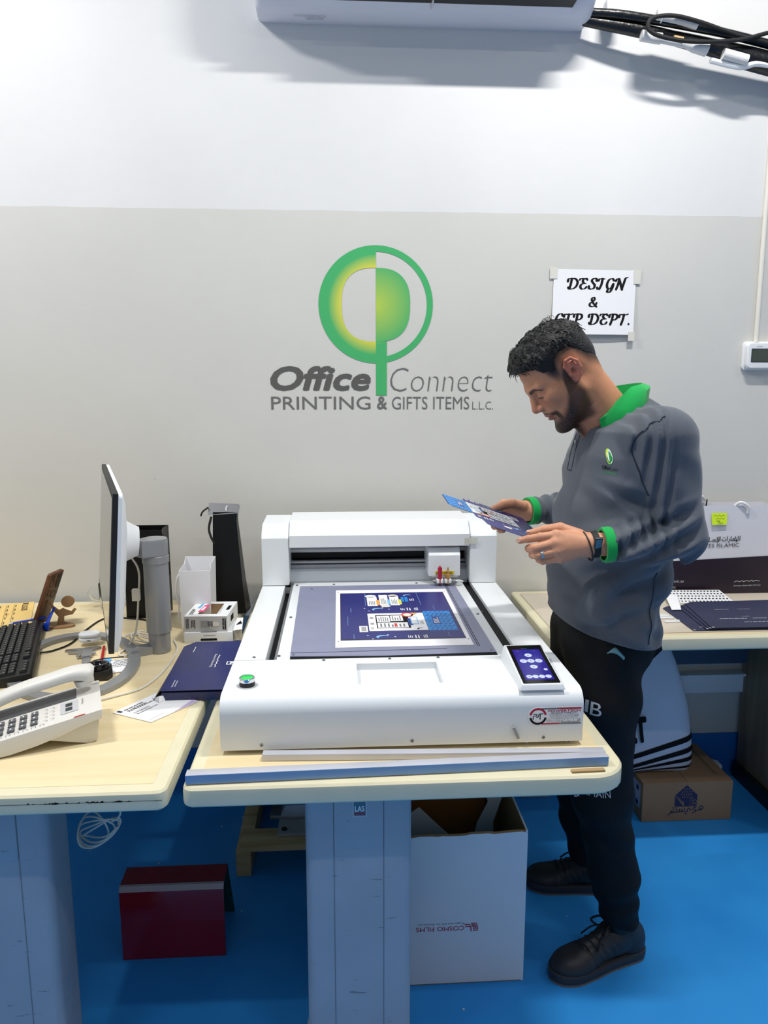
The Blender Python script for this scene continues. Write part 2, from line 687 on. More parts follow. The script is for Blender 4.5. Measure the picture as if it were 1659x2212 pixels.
# ---------------------------------------------------------------- small white sensor above the pipes
cs = thing('wall_sensor', (0.905, YW, 2.70), 'small white domed sensor on the wall above the taped pipes', 'sensor')
MB().lathe([(0, 0.036), (0.02, 0.037), (0.03, 0.034)], (0.905, YW, 2.725), (0, -1, 0), 24).build('base', ['white'], cs)
MB().box(0.878, 0.93, 2.575, 2.622, 2.694, 2.744, 0, 0.008).box(0.889, 0.921, 2.568, 2.60, 2.691, 2.696, 1, 0.001).build('housing', ['white', 'black'], cs)

# ---------------------------------------------------------------- taped pipe run
mat('black_tape', (18, 18, 19), 0.3, bump=0.7, bscale=45)
mat('foam_sleeve', (226, 226, 224), 0.55, bump=0.3, bscale=60)
pb = thing('pipe_run', (0.8, YW, 2.66), 'black taped refrigerant pipe bundle running right from the air conditioner', 'pipes')
main = [(0.775, 2.60, 2.69), (0.86, 2.585, 2.672), (0.98, 2.575, 2.65), (1.10, 2.572, 2.628), (1.24, 2.57, 2.60), (1.36, 2.57, 2.572), (1.62, 2.57, 2.52)]
MB().tube(main, [0.016, 0.019, 0.021, 0.021, 0.026, 0.034, 0.036], 14, 0, 8).build('taped_pipe', ['black_tape'], pb)
MB().tube([(0.775, 2.585, 2.702), (0.90, 2.56, 2.688), (1.02, 2.553, 2.672), (1.16, 2.55, 2.652), (1.30, 2.55, 2.63), (1.62, 2.56, 2.57)], 0.014, 12, 0, 8).build('taped_pipe', ['black_tape'], pb)
MB().tube([(1.03, 2.545, 2.681), (1.09, 2.543, 2.672), (1.165, 2.543, 2.657)], 0.0175, 16, 0, 8).build('foam_sleeve', ['foam_sleeve'], pb)
MB().tube([(0.985, 2.548, 2.622), (1.03, 2.546, 2.615), (1.05, 2.546, 2.613)], 0.0165, 16, 0, 8).build('foam_sleeve', ['foam_sleeve'], pb)
MB().tube([(1.05, 2.548, 2.613), (1.12, 2.548, 2.602), (1.19, 2.548, 2.59)], 0.012, 16, 0, 8).build('corrugated_pipe', ['foam_sleeve'], pb)
MB().tube([(1.125, 2.546, 2.601), (1.16, 2.546, 2.594), (1.205, 2.546, 2.583)], [0.009, 0.0185, 0.019], 16, 0, 8).build('foam_sleeve', ['foam_sleeve'], pb)
MB().tube([(1.255, 2.536, 2.57), (1.335, 2.535, 2.552)], 0.0165, 16, 0).build('foam_sleeve', ['foam_sleeve'], pb)
MB().tube([(1.09, 2.544, 2.612), (1.12, 2.543, 2.607)], 0.012, 10, 0).build('tape_patch', ['pine'], pb)
mb = MB()
mb.M = frame_at((1.048, 2.543, 2.678), 0, 0, 1.75)
mb.tube([(p[0], p[1], 0) for p in circle(0, 0, 0.0195, 14)], 0.002, 6, 0, 0, True)
mb.build('cable_tie', ['white'], pb)
MB().tube([(1.72, 2.545, 2.668), (1.45, 2.53, 2.643), (1.30, 2.52, 2.606), (1.15, 2.515, 2.594), (1.04, 2.515, 2.606), (0.995, 2.515, 2.628), (1.005, 2.515, 2.658), (1.07, 2.515, 2.668), (1.16, 2.52, 2.655), (1.30, 2.53, 2.622), (1.42, 2.535, 2.60), (1.62, 2.55, 2.545)], 0.0065, 10, 0, 8).build('looped_cable', ['black_rubber'], pb)
MB().tube([(1.62, 2.56, 2.50), (1.40, 2.548, 2.546), (1.32, 2.545, 2.535), (1.22, 2.55, 2.555)], 0.009, 10, 0, 8).build('white_cable', ['white'], pb)

# ---------------------------------------------------------------- conduit and thermostat
co = MB().tube([(1.499, 2.641, 4.02), (1.4985, 2.641, 2.1), (1.501, 2.641, 1.665)], 0.0085, 12, 0)
tag(co.build('cable_conduit', ['warm_white']), 'thin painted conduit running down the wall to the thermostat', 'conduit')
th = thing('thermostat', (1.53, YW, 1.62), 'white wall thermostat with a dark display at the right edge', 'thermostat')
MB().prism(rrect(1.455, 1.605, 1.567, 1.668, 0.015), 0, 0.012, lambda a, b, h: (a, YW - h, b), 0, 0.003).build('back_plate', ['white'], th)
MB().prism(rrect(1.46, 1.60, 1.572, 1.663, 0.016), 0.012, 0.034, lambda a, b, h: (a, YW - h, b), 0, 0.006, 3).build('cover', ['white'], th)
MB().prism(rrect(1.474, 1.55, 1.594, 1.642, 0.003), 0.0335, 0.0352, lambda a, b, h: (a, YW - h, b), 0).build('display', ['dark_grey'], th)
mat('lcd', (70, 78, 70), 0.2)
MB().prism(rrect(1.477, 1.547, 1.597, 1.639, 0.002), 0.035, 0.0356, lambda a, b, h: (a, YW - h, b), 0).build('screen', ['lcd'], th)
MB().text('comfort', (1.492, YW - 0.0346, 1.6475), X1, Z1, 0.022, 0.004, 0, 0.01).build('lettering', ['grey'], th)

# ---------------------------------------------------------------- painted emblem and lettering
def emblem_mats():
    for nm, kind in (('emblem_ring', 0), ('emblem_leaf', 1)):
        m = mat(nm, (78, 178, 112), 0.6, spec=0.2)
        nt, b, tc = node_helper(m)
        sub = nt.nodes.new('ShaderNodeVectorMath')
        sub.operation = 'SUBTRACT'
        nt.links.new(tc.outputs['Object'], sub.inputs[0])
        sub.inputs[1].default_value = (-0.006, 0, 0.087)
        ab = nt.nodes.new('ShaderNodeVectorMath')
        ab.operation = 'MULTIPLY'
        nt.links.new(sub.outputs[0], ab.inputs[0])
        ab.inputs[1].default_value = (1.0, 0.0, 0.98)
        ln = nt.nodes.new('ShaderNodeVectorMath')
        ln.operation = 'LENGTH'
        nt.links.new(ab.outputs[0], ln.inputs[0])
        r = nt.nodes.new('ShaderNodeValToRGB')
        mr = nt.nodes.new('ShaderNodeMapRange')
        mr.inputs['From Max'].default_value = 0.2
        nt.links.new(ln.outputs['Value'], mr.inputs['Value'])
        nt.links.new(mr.outputs['Result'], r.inputs[0])
        g, yl = rgb(74, 178, 110), rgb(212, 212, 84)
        if kind == 0:
            r.color_ramp.elements[0].position = 0.62
            r.color_ramp.elements[0].color = yl
            r.color_ramp.elements[1].position = 0.83
            r.color_ramp.elements[1].color = g
        else:
            r.color_ramp.elements[0].position = 0.02
            r.color_ramp.elements[0].color = rgb(180, 206, 88)
            r.color_ramp.elements[1].position = 0.68
            r.color_ramp.elements[1].color = g
        nt.links.new(r.outputs[0], b.inputs['Base Color'])


emblem_mats()


def emblem(mb, C, s, ux, uy, mg=0, ml=1):
    """tree shaped emblem in a circle of radius 1 (scaled by s) about C"""
    def P(poly, m, lift=0.0):
        mb.flat([(p[0] * s, p[1] * s) for p in poly], C + Vector((0, -lift, 0)), ux, uy, m)
    n = 40

    def half(r, a0, a1):
        return [(r * cos(a0 + (a1 - a0) * i / n), r * sin(a0 + (a1 - a0) * i / n)) for i in range(n + 1)]
    # inner window outline (stadium like), left half from top to bottom
    def inner(sgn):
        pts = []
        for i in range(n + 1):
            a = pi / 2 + pi * i / n
            c, q = cos(a), sin(a)
            e = 2.6
            pts.append((sgn * -abs(c) ** (2 / e) * 0.60, (1 if q >= 0 else -1) * abs(q) ** (2 / e) * 0.625))
        return pts
    o_out = half(1.0, pi / 2, 1.5 * pi)
    i_in = inner(1)
    for i in range(n):
        P([o_out[i], o_out[i + 1], i_in[i + 1], i_in[i]], mg)
    # thin right ring
    A = half(1.0, pi / 2, -pi / 2)
    B = half(0.895, pi / 2, -pi / 2)
    for i in range(n):
        P([A[i], B[i], B[i + 1], A[i + 1]], mg)
    # right leaf
    R = inner(-1)
    for i in range(n):
        P([(0, R[i][1]), (0, R[i + 1][1]), R[i + 1], R[i]], ml)
    P([(0, -1.56), (0.19, -1.56), (0.19, -0.622), (0, -0.625)], ml, 0.0004)


we = thing('wall_emblem', (0.14, YW, 1.70), 'large green round tree emblem with grey company lettering painted on the wall', 'wall logo')
yq = YW - 0.0012
mb = MB()
emblem(mb, Vector((0.134, yq, 1.787)), 0.1985, X1, Z1)
mb.build('round_emblem', ['emblem_ring', 'emblem_leaf'], we)
mb = MB()
mb.text('Office', (-0.236, yq, 1.493), X1, Z1, 0.351, 0.086, 0, 0.032, 0.22)
mb.build('bold_word', ['text_grey'], we)
mb = MB()
mb.text('Connect', (0.184, yq, 1.491), X1, Z1, 0.365, 0.082, 0, -0.022, 0.14)
mb.build('thin_word', ['text_grey_light'], we)
mb = MB()
mb.text('PRINTING', (-0.235, yq, 1.428), X1, Z1, 0.349, 0.0455, 0, 0.006)
mb.text('&', (0.137, yq, 1.428), X1, Z1, 0.036, 0.0455, 0, 0.02)
mb.text('GIFTS ITEMS', (0.19, yq, 1.428), X1, Z1, 0.277, 0.0445, 0, -0.004)
mb.text('L.L.C.', (0.478, yq, 1.4275), X1, Z1, 0.075, 0.028, 0, -0.01)
mb.build('small_lettering', ['text_grey_light'], we)

# ---------------------------------------------------------------- taped paper sign, drawn with a broad pen
ps = thing('paper_sign', (0.9, YW, 1.80), 'white taped paper sign with black script lettering above the man', 'sign')
a, b, c, d = (0.757, 1.913), (1.051, 1.910), (1.047, 1.689), (0.752, 1.690)
mb = MB()
g = 8
vs = []
for j in range(g + 1):
    for i in range(g + 1):
        u, v = i / g, j / g
        x = (a[0] * (1 - u) + b[0] * u) * (1 - v) + (d[0] * (1 - u) + c[0] * u) * v
        z = (a[1] * (1 - u) + b[1] * u) * (1 - v) + (d[1] * (1 - u) + c[1] * u) * v
        vs.append((x, YW - 0.003 - 0.010 * (v ** 1.6) - 0.004 * sin(u * pi) * v, z))
mb.add(vs, [(j * (g + 1) + i, (j + 1) * (g + 1) + i, (j + 1) * (g + 1) + i + 1, j * (g + 1) + i + 1) for j in range(g) for i in range(g)])
mb.build('sheet', ['paper_white'], ps)
mat('masking_tape', (222, 220, 210), 0.5)
for (x0, x1, z0, z1, y) in ((0.742, 0.768, 1.880, 1.918, 0.0045), (1.042, 1.066, 1.864, 1.912, 0.005), (1.028, 1.05, 1.668, 1.70, 0.0155)):
    MB().box(x0, x1, YW - y - 0.0008, YW - y, z0, z1, 0).build('tape', ['masking_tape'], ps)
SC = {  # letters in a unit box, drawn as pen strokes
    'D': (0.80, [[(0.30, 0.93), (0.27, 0.45), (0.20, 0.05)], [(0.02, 0.72), (0.06, 0.92), (0.30, 0.98), (0.60, 0.93), (0.78, 0.65), (0.70, 0.25), (0.45, 0.03), (0.18, 0.04), (0.10, 0.14)]]),
    'E': (0.66, [[(0.62, 0.88), (0.50, 0.98), (0.34, 0.92), (0.28, 0.72), (0.42, 0.55), (0.55, 0.54)], [(0.45, 0.55), (0.22, 0.46), (0.13, 0.24), (0.26, 0.03), (0.48, 0.05), (0.62, 0.22)], [(0.02, 0.86), (0.14, 0.97), (0.50, 0.95)]]),
    'S': (0.60, [[(0.60, 0.80), (0.54, 0.97), (0.34, 0.98), (0.22, 0.80), (0.34, 0.58), (0.48, 0.38), (0.44, 0.12), (0.24, 0.02), (0.06, 0.10), (0.04, 0.26)]]),
    'I': (0.52, [[(0.34, 0.95), (0.30, 0.45), (0.18, 0.04)], [(0.04, 0.80), (0.12, 0.95), (0.34, 0.96), (0.52, 0.97)], [(0.20, 0.05), (0.06, 0.02), (0.00, 0.14)]]),
    'G': (0.66, [[(0.62, 0.84), (0.50, 0.98), (0.28, 0.92), (0.14, 0.62), (0.14, 0.25), (0.30, 0.04), (0.48, 0.16), (0.58, 0.45)], [(0.62, 0.50), (0.56, 0.10), (0.40, -0.24), (0.20, -0.22), (0.22, -0.08)]]),
    'N': (0.86, [[(0.02, 0.78), (0.10, 0.95), (0.26, 0.94), (0.22, 0.45), (0.12, 0.02)], [(0.27, 0.94), (0.42, 0.50), (0.58, 0.02)], [(0.56, 0.02), (0.66, 0.55), (0.76, 1.02), (0.94, 1.12)]]),
    'C': (0.62, [[(0.62, 0.82), (0.52, 0.98), (0.30, 0.92), (0.15, 0.62), (0.15, 0.24), (0.30, 0.02), (0.52, 0.12)]]),
    'T': (0.68, [[(0.40, 0.92), (0.34, 0.45), (0.24, 0.02)], [(0.02, 0.72), (0.08, 0.93), (0.30, 0.94), (0.55, 0.93), (0.74, 1.0)]]),
    'P': (0.70, [[(0.30, 0.93), (0.26, 0.45), (0.16, 0.02)], [(0.02, 0.72), (0.08, 0.93), (0.36, 0.98), (0.62, 0.90), (0.66, 0.66), (0.50, 0.46), (0.32, 0.46)]]),
    '&': (0.75, [[(0.72, 0.40), (0.60, 0.12), (0.36, 0.02), (0.12, 0.10), (0.10, 0.34), (0.34, 0.54), (0.50, 0.76), (0.42, 0.96), (0.26, 0.90), (0.24, 0.72), (0.40, 0.40), (0.74, 0.02)]]),
    '.': (0.20, [[(0.08, 0.06), (0.10, 0.06)]]),
    ' ': (0.30, []),
}


def script_word(mb, word, x0, x1, z0, h, y, m=0):
    tot = sum(SC[k][0] + 0.10 for k in word)
    sx = (x1 - x0) / tot
    x = x0
    for k in word:
        w, st = SC[k]
        for s in st:
            pts = [(x + p[0] * sx + (p[1] - 0.5) * h * 0.10, z0 + p[1] * h) for p in s]
            if k == '.':
                mb.flat(circle(pts[0][0], pts[0][1], h * 0.10, 14), (0, y, 0), X1, Z1, m)
            else:
                mb.ribbon(pts, h * 0.25, (0, y, 0), X1, Z1, m, 6, 0.15, 0.28)
        x += (w + 0.10) * sx


for args in (('DESIGN', 0.805, 1.020, 1.845, 0.037), ('&', 0.884, 0.916, 1.785, 0.033), ('CTP DEPT.', 0.762, 1.040, 1.724, 0.037)):
    mb = MB()
    script_word(mb, *args, YW - 0.012)
    fit = []
    for (x, y, z) in mb.v:                              # the print follows the slightly curled sheet
        v_ = (1.912 - z) / 0.222
        u_ = (x - 0.755) / 0.294
        fit.append((x, YW - 0.0036 - 0.010 * max(v_, 0) ** 1.6 - 0.004 * sin(u_ * pi) * v_, z))
    mb.v = fit
    mb.build('script_lettering', ['ink'], ps)

# ================================================================ desks
def tabletop(x0, x1, y0, y1, z0, z1, corner, edge=0.03):
    mb = MB()
    mb.prism(rrect(x0, x1, y0, y1, corner, 6), z0, z1, None, 1, 0.011, 3)
    r2 = [max(0.004, c - edge) for c in (corner if isinstance(corner, tuple) else (corner,) * 4)]
    mb.prism(rrect(x0 + edge, x1 - edge, y0 + edge, y1 - edge, tuple(r2), 5), z1 - 0.002, z1 + 0.0006, None, 0)
    return mb


def column_leg(root, x0, x1, y0, y1, label_panel=False):
    mb = MB().prism(rrect(x0, x1, y0, y1, 0.022, 5), 0.035, 0.712)
    mb.box(x0 + 0.058, x0 + 0.0595, y0 - 0.0006, y0 + 0.004, 0.04, 0.71, 1)
    mb.box(x1 - 0.0595, x1 - 0.058, y0 - 0.0006, y0 + 0.004, 0.04, 0.71, 1)
    mb.build('column', ['column_paint', 'grey'], root)
    MB().box(x0 + 0.06, x1 - 0.06, y0 - 0.002, y0 + 0.004, 0.562, 0.712, 0, 0.001).build('cover_panel', ['column_paint'], root)
    MB().box(x0 - 0.01, x1 + 0.01, y0 - 0.03, y1 + 0.02, 0.0, 0.04, 0, 0.01).build('foot', ['column_paint'], root)


mat('mark_black', (38, 36, 34), 0.8)
d1 = thing('desk', (-1.0, 1.98, 0), 'cream maple desk on the left carrying the telephone, keyboard and monitor', 'desk')
tabletop(-1.75, -0.333, 1.316, 2.625, 0.708, 0.75, (0.02, 0.022, 0.022, 0.02)).build('tabletop', ['maple_laminate', 'cream_edge'], d1)
column_leg(d1, -0.812, -0.592, 1.40, 1.52)
mb = MB()
rnd = random.Random(3)
for i in range(26):
    x = -0.60 + 0.20 * rnd.random() ** 1.0
    mb.flat([(x, 0.7305 + 0.002 * rnd.random()), (x + 0.004 + 0.008 * rnd.random(), 0.7315), (x + 0.006, 0.7335 + 0.002 * rnd.random())], (0, 1.3155, 0), X1, Z1)
mb.box(-0.70, -0.34, 1.3155, 1.3165, 0.7318, 0.7324)
mb.build('chipped_edge', ['mark_black'], d1)

d2 = thing('desk', (0.13, 1.98, 0), 'cream maple desk in the centre under the white cutting machine', 'desk')
tabletop(-0.306, 0.574, 1.322, 2.63, 0.708, 0.75, (0.022, 0.075, 0.03, 0.022)).build('tabletop', ['maple_laminate', 'cream_edge'], d2)
column_leg(d2, -0.077, 0.144, 1.40, 1.52)
mat('badge_grey', (74, 112, 130), 0.4)
mat('red_print', (190, 30, 48), 0.5)
mb = MB().box(0.021, 0.05, 1.3972, 1.3985, 0.634, 0.668, 0)
mb.box(0.0235, 0.0475, 1.3965, 1.3974, 0.6365, 0.6665, 3)
mb.text('LAS', (0.0255, 1.396, 0.646), X1, Z1, 0.02, 0.0125, 1, 0.03)
mb.box(0.0245, 0.0465, 1.3958, 1.397, 0.6395, 0.6425, 2)
mb.build('maker_badge', ['light_grey', 'white', 'red_print', 'badge_grey'], d2)

d3 = thing('desk', (1.4, 2.38, 0), 'cream desk on the right behind the man, holding paper bag and navy envelopes', 'desk')
tabletop(0.632, 2.35, 2.095, 2.645, 0.712, 0.755, (0.04, 0.02, 0.02, 0.02)).build('tabletop', ['maple_laminate', 'cream_edge'], d3)
mat('wall_shade_panel', (66, 82, 104), 0.5)
MB().box(0.90, 2.2, 2.60, 2.615, 0.47, 0.712, 0).build('wall_shade_panel', ['wall_shade_panel'], d3)  # dark sheet standing in for the desk's shadow on the wall
MB().box(0.66, 0.78, 2.50, 2.60, 0.0, 0.712, 0, 0.012).build('column', ['column_paint'], d3)
mat('beige_mat', (206, 195, 178), 0.6, vary=0.02)
tag(MB().prism(rrect(0.66, 2.2, 2.135, 2.60, 0.006), 0.7556, 0.7585).build('desk_mat', ['beige_mat']), 'large beige mat covering the right desk', 'desk mat')

cb = thing('cabinet', (1.9, 2.4, 0), 'dark brown wooden cabinet under the right desk at the right edge', 'cabinet')
MB().box(1.545, 2.2, 2.16, 2.62, 0.06, 0.70, 0, 0.002).build('body', ['cabinet_wood'], cb)
MB().box(1.53, 2.2, 2.10, 2.62, 0.0, 0.06, 0, 0.002).build('plinth', ['black'], cb)

# ================================================================ flatbed cutting machine
mat('grey_mat', (136, 140, 166), 0.42, vary=0.03, vscale=20)
mat('slot_black', (9, 9, 10), 0.6, spec=0.2)
mat('rail_grey', (188, 190, 193), 0.4, 0.15)
mat('button_green', (24, 196, 84), 0.25, emit=(24, 200, 84), estr=0.25)
mat('pen_red', (172, 22, 62), 0.3)
mat('brass', (196, 150, 84), 0.3, 0.8)
mat('label_yellow', (226, 204, 26), 0.5)
mat('label_red', (178, 22, 48), 0.4)
mat('screen_blue', (34, 26, 120), 0.12, emit=(36, 26, 130), estr=0.32, spec=0.6)
mat('screen_icon', (176, 184, 210), 0.15, emit=(176, 186, 216), estr=0.35)
mat('screen_dim', (96, 96, 190), 0.15, emit=(110, 110, 200), estr=0.3)
MX0, MX1, ZT = -0.25, 0.512, 0.872
cm = thing('cutting_machine', (0.13, 1.95, 0.75), 'large white flatbed cutting machine on the centre desk', 'cutting machine')


def top_with_tray(mb, x0, x1, prof, hole, depth, m=0):
    """front cover: profile swept along x, with a shallow tray let into its flat top"""
    n = len(prof)
    a = [(x0, p[0], p[1]) for p in prof]
    b = [(x1, p[0], p[1]) for p in prof]
    mb.add(a + b, [(i, i + n, i + n + 1, i + 1) for i in range(n - 1)] + [tuple(range(n)), tuple(range(n, 2 * n))[::-1], (0, n - 1, 2 * n - 1, n)], m)
    (hx0, hx1, hy0, hy1) = hole
    ya, yb, z = prof[-2][0], prof[-1][0], prof[-1][1]
    return ya, yb, z


fp = [(1.45, 0.76), (1.45, 0.838)]
for i in range(1, 9):
    a = pi - (pi / 2) * i / 8
    fp.append((1.484 + 0.034 * cos(a), 0.838 + 0.034 * sin(a)))
mb = MB()
n = len(fp)
hx0, hx1, hy0, hy1 = 0.036, 0.222, 1.512, 1.636
ya, yb = fp[-1][0], 1.672
A = [(MX0, p[0], p[1]) for p in fp]
B = [(MX1, p[0], p[1]) for p in fp]
mb.add(A + B, [(i, i + n, i + n + 1, i + 1) for i in range(n - 1)])
mb.add(A + [(MX0, yb, ZT), (MX0, yb, 0.76)], [tuple(range(n + 2))])
mb.add(B + [(MX1, yb, ZT), (MX1, yb, 0.76)], [tuple(range(n + 2))[::-1]])
mb.add([(MX0, yb, 0.76), (MX1, yb, 0.76), (MX1, yb, ZT), (MX0, yb, ZT)], [(0, 1, 2, 3)])
mb.add([(MX0, 1.45, 0.76), (MX1, 1.45, 0.76), (MX1, yb, 0.76), (MX0, yb, 0.76)], [(0, 1, 2, 3)])
xs, ys = (MX0, hx0, hx1, MX1), (ya, hy0, hy1, yb)
for i in range(3):
    for j in range(3):
        if (i, j) == (1, 1):
            continue
        mb.add([(xs[i], ys[j], ZT), (xs[i + 1], ys[j], ZT), (xs[i + 1], ys[j + 1], ZT), (xs[i], ys[j + 1], ZT)], [(0, 1, 2, 3)])
zd = ZT - 0.016
q = [(hx0, hy0), (hx1, hy0), (hx1, hy1), (hx0, hy1)]
mb.add([(p[0], p[1], ZT) for p in q] + [(p[0], p[1], zd) for p in q], [(4, 5, 6, 7)] + [(i, (i + 1) % 4, (i + 1) % 4 + 4, i + 4) for i in range(4)])
mb.build('front_cover', ['machine_white'], cm, 32)
MB().box(MX0 + 0.004, MX1 - 0.004, 1.674, 2.53, 0.762, 0.838).build('base', ['machine_white'], cm)
MB().box(MX0, MX0 + 0.073, 1.675, 2.53, 0.83, ZT, 0, 0.0015).build('side_deck', ['machine_white'], cm)
MB().box(MX1 - 0.083, MX1, 1.675, 2.53, 0.83, ZT, 0, 0.0015).build('side_deck', ['machine_white'], cm)
MB().box(-0.151, 0.402, 1.675, 2.385, 0.838, ZT - 0.001, 0, 0.001).build('bed', ['machine_white'], cm)
MB().box(-0.176, -0.1515, 1.68, 2.5, 0.8375, 0.842, 0).box(-0.158, -0.152, 1.68, 2.45, 0.842, 0.866, 1).box(-0.177, -0.152, 2.325, 2.33, 0.85, 0.868, 1).build('guide_slot', ['slot_black', 'grey'], cm)
MB().box(0.4025, 0.4285, 1.68, 2.5, 0.8375, 0.862, 0).box(0.41, 0.414, 2.05, 2.056, 0.862, 0.863, 1).build('guide_slot', ['slot_black', 'grey'], cm)
mb = MB()
mb.prism([(-0.1205, 1.69), (0.1, 1.682), (0.376, 1.692), (0.3715, 2.325), (-0.128, 2.325)], ZT - 0.001, ZT + 0.001, None, 0)
mb.box(0.343, 0.3445, 1.735, 2.322, ZT + 0.001, ZT + 0.0013, 1)
mb.box(0.3385, 0.340, 1.735, 2.322, ZT + 0.001, ZT + 0.0013, 1)
mb.prism([(-0.12, 1.712), (0.0, 1.713), (0.12, 1.7165), (0.26, 1.720), (0.26, 1.7225), (0.12, 1.719), (0.0, 1.715), (-0.12, 1.7145)], ZT + 0.001, ZT + 0.0013, None, 1)
mb.prism([(-0.12, 1.694), (0.1, 1.684), (0.376, 1.694), (0.376, 1.6735), (-0.12, 1.6735)], ZT - 0.0011, ZT - 0.0006, None, 1)
mb.build('cutting_mat', ['grey_mat', 'slot_black'], cm)


def screw(p, axis, r=0.0042):
    mb = MB().lathe([(0, r), (0.0012, r * 0.9), (0.0016, r * 0.55)], p, axis, 12)
    a = Vector(axis)
    u = a.cross(Vector((1, 0.2, 0.3))).normalized()
    w = a.cross(u)
    c = Vector(p) + a * 0.0017
    for d, e in ((u, w), (w, u)):
        mb.add([c + d * r * 0.6 + e * r * 0.13, c + d * r * 0.6 - e * r * 0.13, c - d * r * 0.6 - e * r * 0.13, c - d * r * 0.6 + e * r * 0.13], [(0, 1, 2, 3)], 1)
    return mb.build('screw', ['steel', 'black'], cm)


for x, z in ((-0.166, 0.7705), (0.148, 0.7705), (0.428, 0.7695)):
    screw((x, 1.45, z), (0, -1, 0))
for x, y in ((-0.205, 1.690), (-0.147, 1.697), (-0.113, 1.70), (-0.04, 1.662), (0.115, 1.662), (0.23, 1.663), (0.365, 1.705), (-0.138, 2.0), (0.388, 2.0), (-0.09, 2.29), (-0.02, 2.345), (0.25, 2.345), (-0.139, 2.34)):
    screw((x, y, ZT + 0.0005), (0, 0, 1))
# round push button
MB().lathe([(0, 0.0165), (0.011, 0.0165)], (-0.201, 1.522, ZT), n=28).lathe([(0, 0.021), (0.0008, 0.021)], (-0.201, 1.522, ZT), n=28, m=1).build('button_collar', ['black', 'light_grey'], cm)
MB().lathe([(0.011, 0.0168), (0.018, 0.0168), (0.019, 0.016), (0.0192, 0.0142), (0.0165, 0.0138), (0.0165, 0.0)], (-0.201, 1.522, ZT), n=28, cap=False).build('button_ring', ['chrome'], cm)
MB().lathe([(0.0160, 0.0138), (0.0168, 0.013), (0.0172, 0.004), (0.0172, 0.0)], (-0.201, 1.522, ZT), n=28, cap=False).build('push_button', ['button_green'], cm)
# touch panel wedge
px0, px1, py0, py1 = 0.381, 0.470, 1.462, 1.640
zf, zb = ZT + 0.011, ZT + 0.036
mb = MB()
ring = lambda e, dz: [(px0 + e, py0 + e, zf + dz), (px1 - e, py0 + e, zf + dz), (px1 - e, py1 - e, zb + dz), (px0 + e, py1 - e, zb + dz)]
bot = [(px0 - 0.004, py0 - 0.003, ZT), (px1 + 0.004, py0 - 0.003, ZT), (px1 + 0.006, py1 + 0.004, ZT), (px0 - 0.006, py1 + 0.004, ZT)]
mb.loft([bot, ring(0, -0.002), ring(0.0018, 0)])
sl = (zb - zf) / (py1 - py0)
panel = mb.build('touch_panel', ['machine_white'], cm)
ux, uy = X1, Vector((0, 1, sl)).normalized()
nz = ux.cross(uy)
O = Vector((px0, py0, zf)) + nz * 0.0008
Ln = sqrt((py1 - py0) ** 2 + (zb - zf) ** 2)
W = px1 - px0
mb = MB()
fnp = lambda a, b, h: tuple(O + ux * a + uy * b + nz * h)
mb.prism(rrect(0.005, W - 0.004, 0.006, Ln - 0.006, 0.002), -0.001, 0.0004, fnp)
mb.build('glass', ['black_gloss'], panel)
mb = MB()
O2 = O + nz * 0.0006
mb.flat([(0.013, 0.018), (W - 0.013, 0.018), (W - 0.013, Ln - 0.026), (0.013, Ln - 0.026)], O2, ux, uy, 0)
O3 = O + nz * 0.0008
for (a, b, r) in ((0.5, 0.70, 0.0083), (0.31, 0.555, 0.0083), (0.5, 0.555, 0.0083), (0.70, 0.555, 0.0083), (0.5, 0.41, 0.0083), (0.76, 0.34, 0.0045),
                  (0.27, 0.175, 0.0068), (0.42, 0.175, 0.0068), (0.58, 0.175, 0.0068), (0.74, 0.175, 0.0068)):
    mb.flat(circle(a * W, b * Ln, r, 22), O3, ux, uy, 1)
O4 = O + nz * 0.001
for (a, b, t) in ((0.47, 0.68, '^'), (0.285, 0.542, '<'), (0.475, 0.542, '+'), (0.675, 0.542, '>'), (0.47, 0.39, 'v'), (0.25, 0.160, 'o')):
    mb.text(t, O4 + ux * a * W + uy * b * Ln, ux, uy, 0.0045, 0.005, 2, 0.0)
mb.text('MANUAL', O4 + ux * 0.4 * W + uy * 0.865 * Ln, ux, uy, 0.014, 0.003, 3)
for a, t in ((0.22, '0.00'), (0.48, 'Y'), (0.63, '70.00')):
    mb.text(t, O4 + ux * a * W + uy * 0.80 * Ln, ux, uy, 0.003 if t == 'Y' else 0.009, 0.0028, 3)
for a, t in ((0.20, 'Manual'), (0.38, 'Test'), (0.54, 'Setting'), (0.69, 'System')):
    mb.text(t, O4 + ux * a * W + uy * 0.122 * Ln, ux, uy, 0.010, 0.0028, 3)
mb.build('display', ['screen_blue', 'screen_icon', 'screen_blue', 'screen_dim'], panel)

# towers and beam
yf = 2.338
for (x0, x1, nm) in ((MX0, -0.163, 'tower'), (0.424, 0.512, 'tower')):
    mb = MB()
    pr_ = [(yf, ZT + 0.002), (yf, 1.028), (yf + 0.012, 1.045), (yf + 0.045, 1.068), (2.53, 1.072), (2.545, 1.06), (2.545, ZT + 0.002)]
    mb.prism([(p[0], p[1]) for p in pr_], x0, x1, lambda a, b, h: (h, a, b), 0, 0.004, 2)
    mb.build(nm, ['machine_white'], cm, 25)
mb = MB()
pr_ = [(yf - 0.004, 0.998), (yf - 0.004, 1.036), (yf + 0.042, 1.078), (2.535, 1.08), (2.545, 1.06), (2.545, 1.005), (2.42, 0.998)]
mb.prism(pr_, -0.161, 0.422, lambda a, b, h: (h, a, b), 0, 0.002, 2)
mb.build('beam_cover', ['machine_white'], cm, 25)
MB().box(-0.163, 0.424, 2.50, 2.54, 0.89, 1.0, 0).build('beam_back', ['slot_black'], cm)
MB().box(-0.163, 0.424, 2.40, 2.50, 0.9935, 0.9975, 0).build('beam_liner', ['light_grey'], cm)
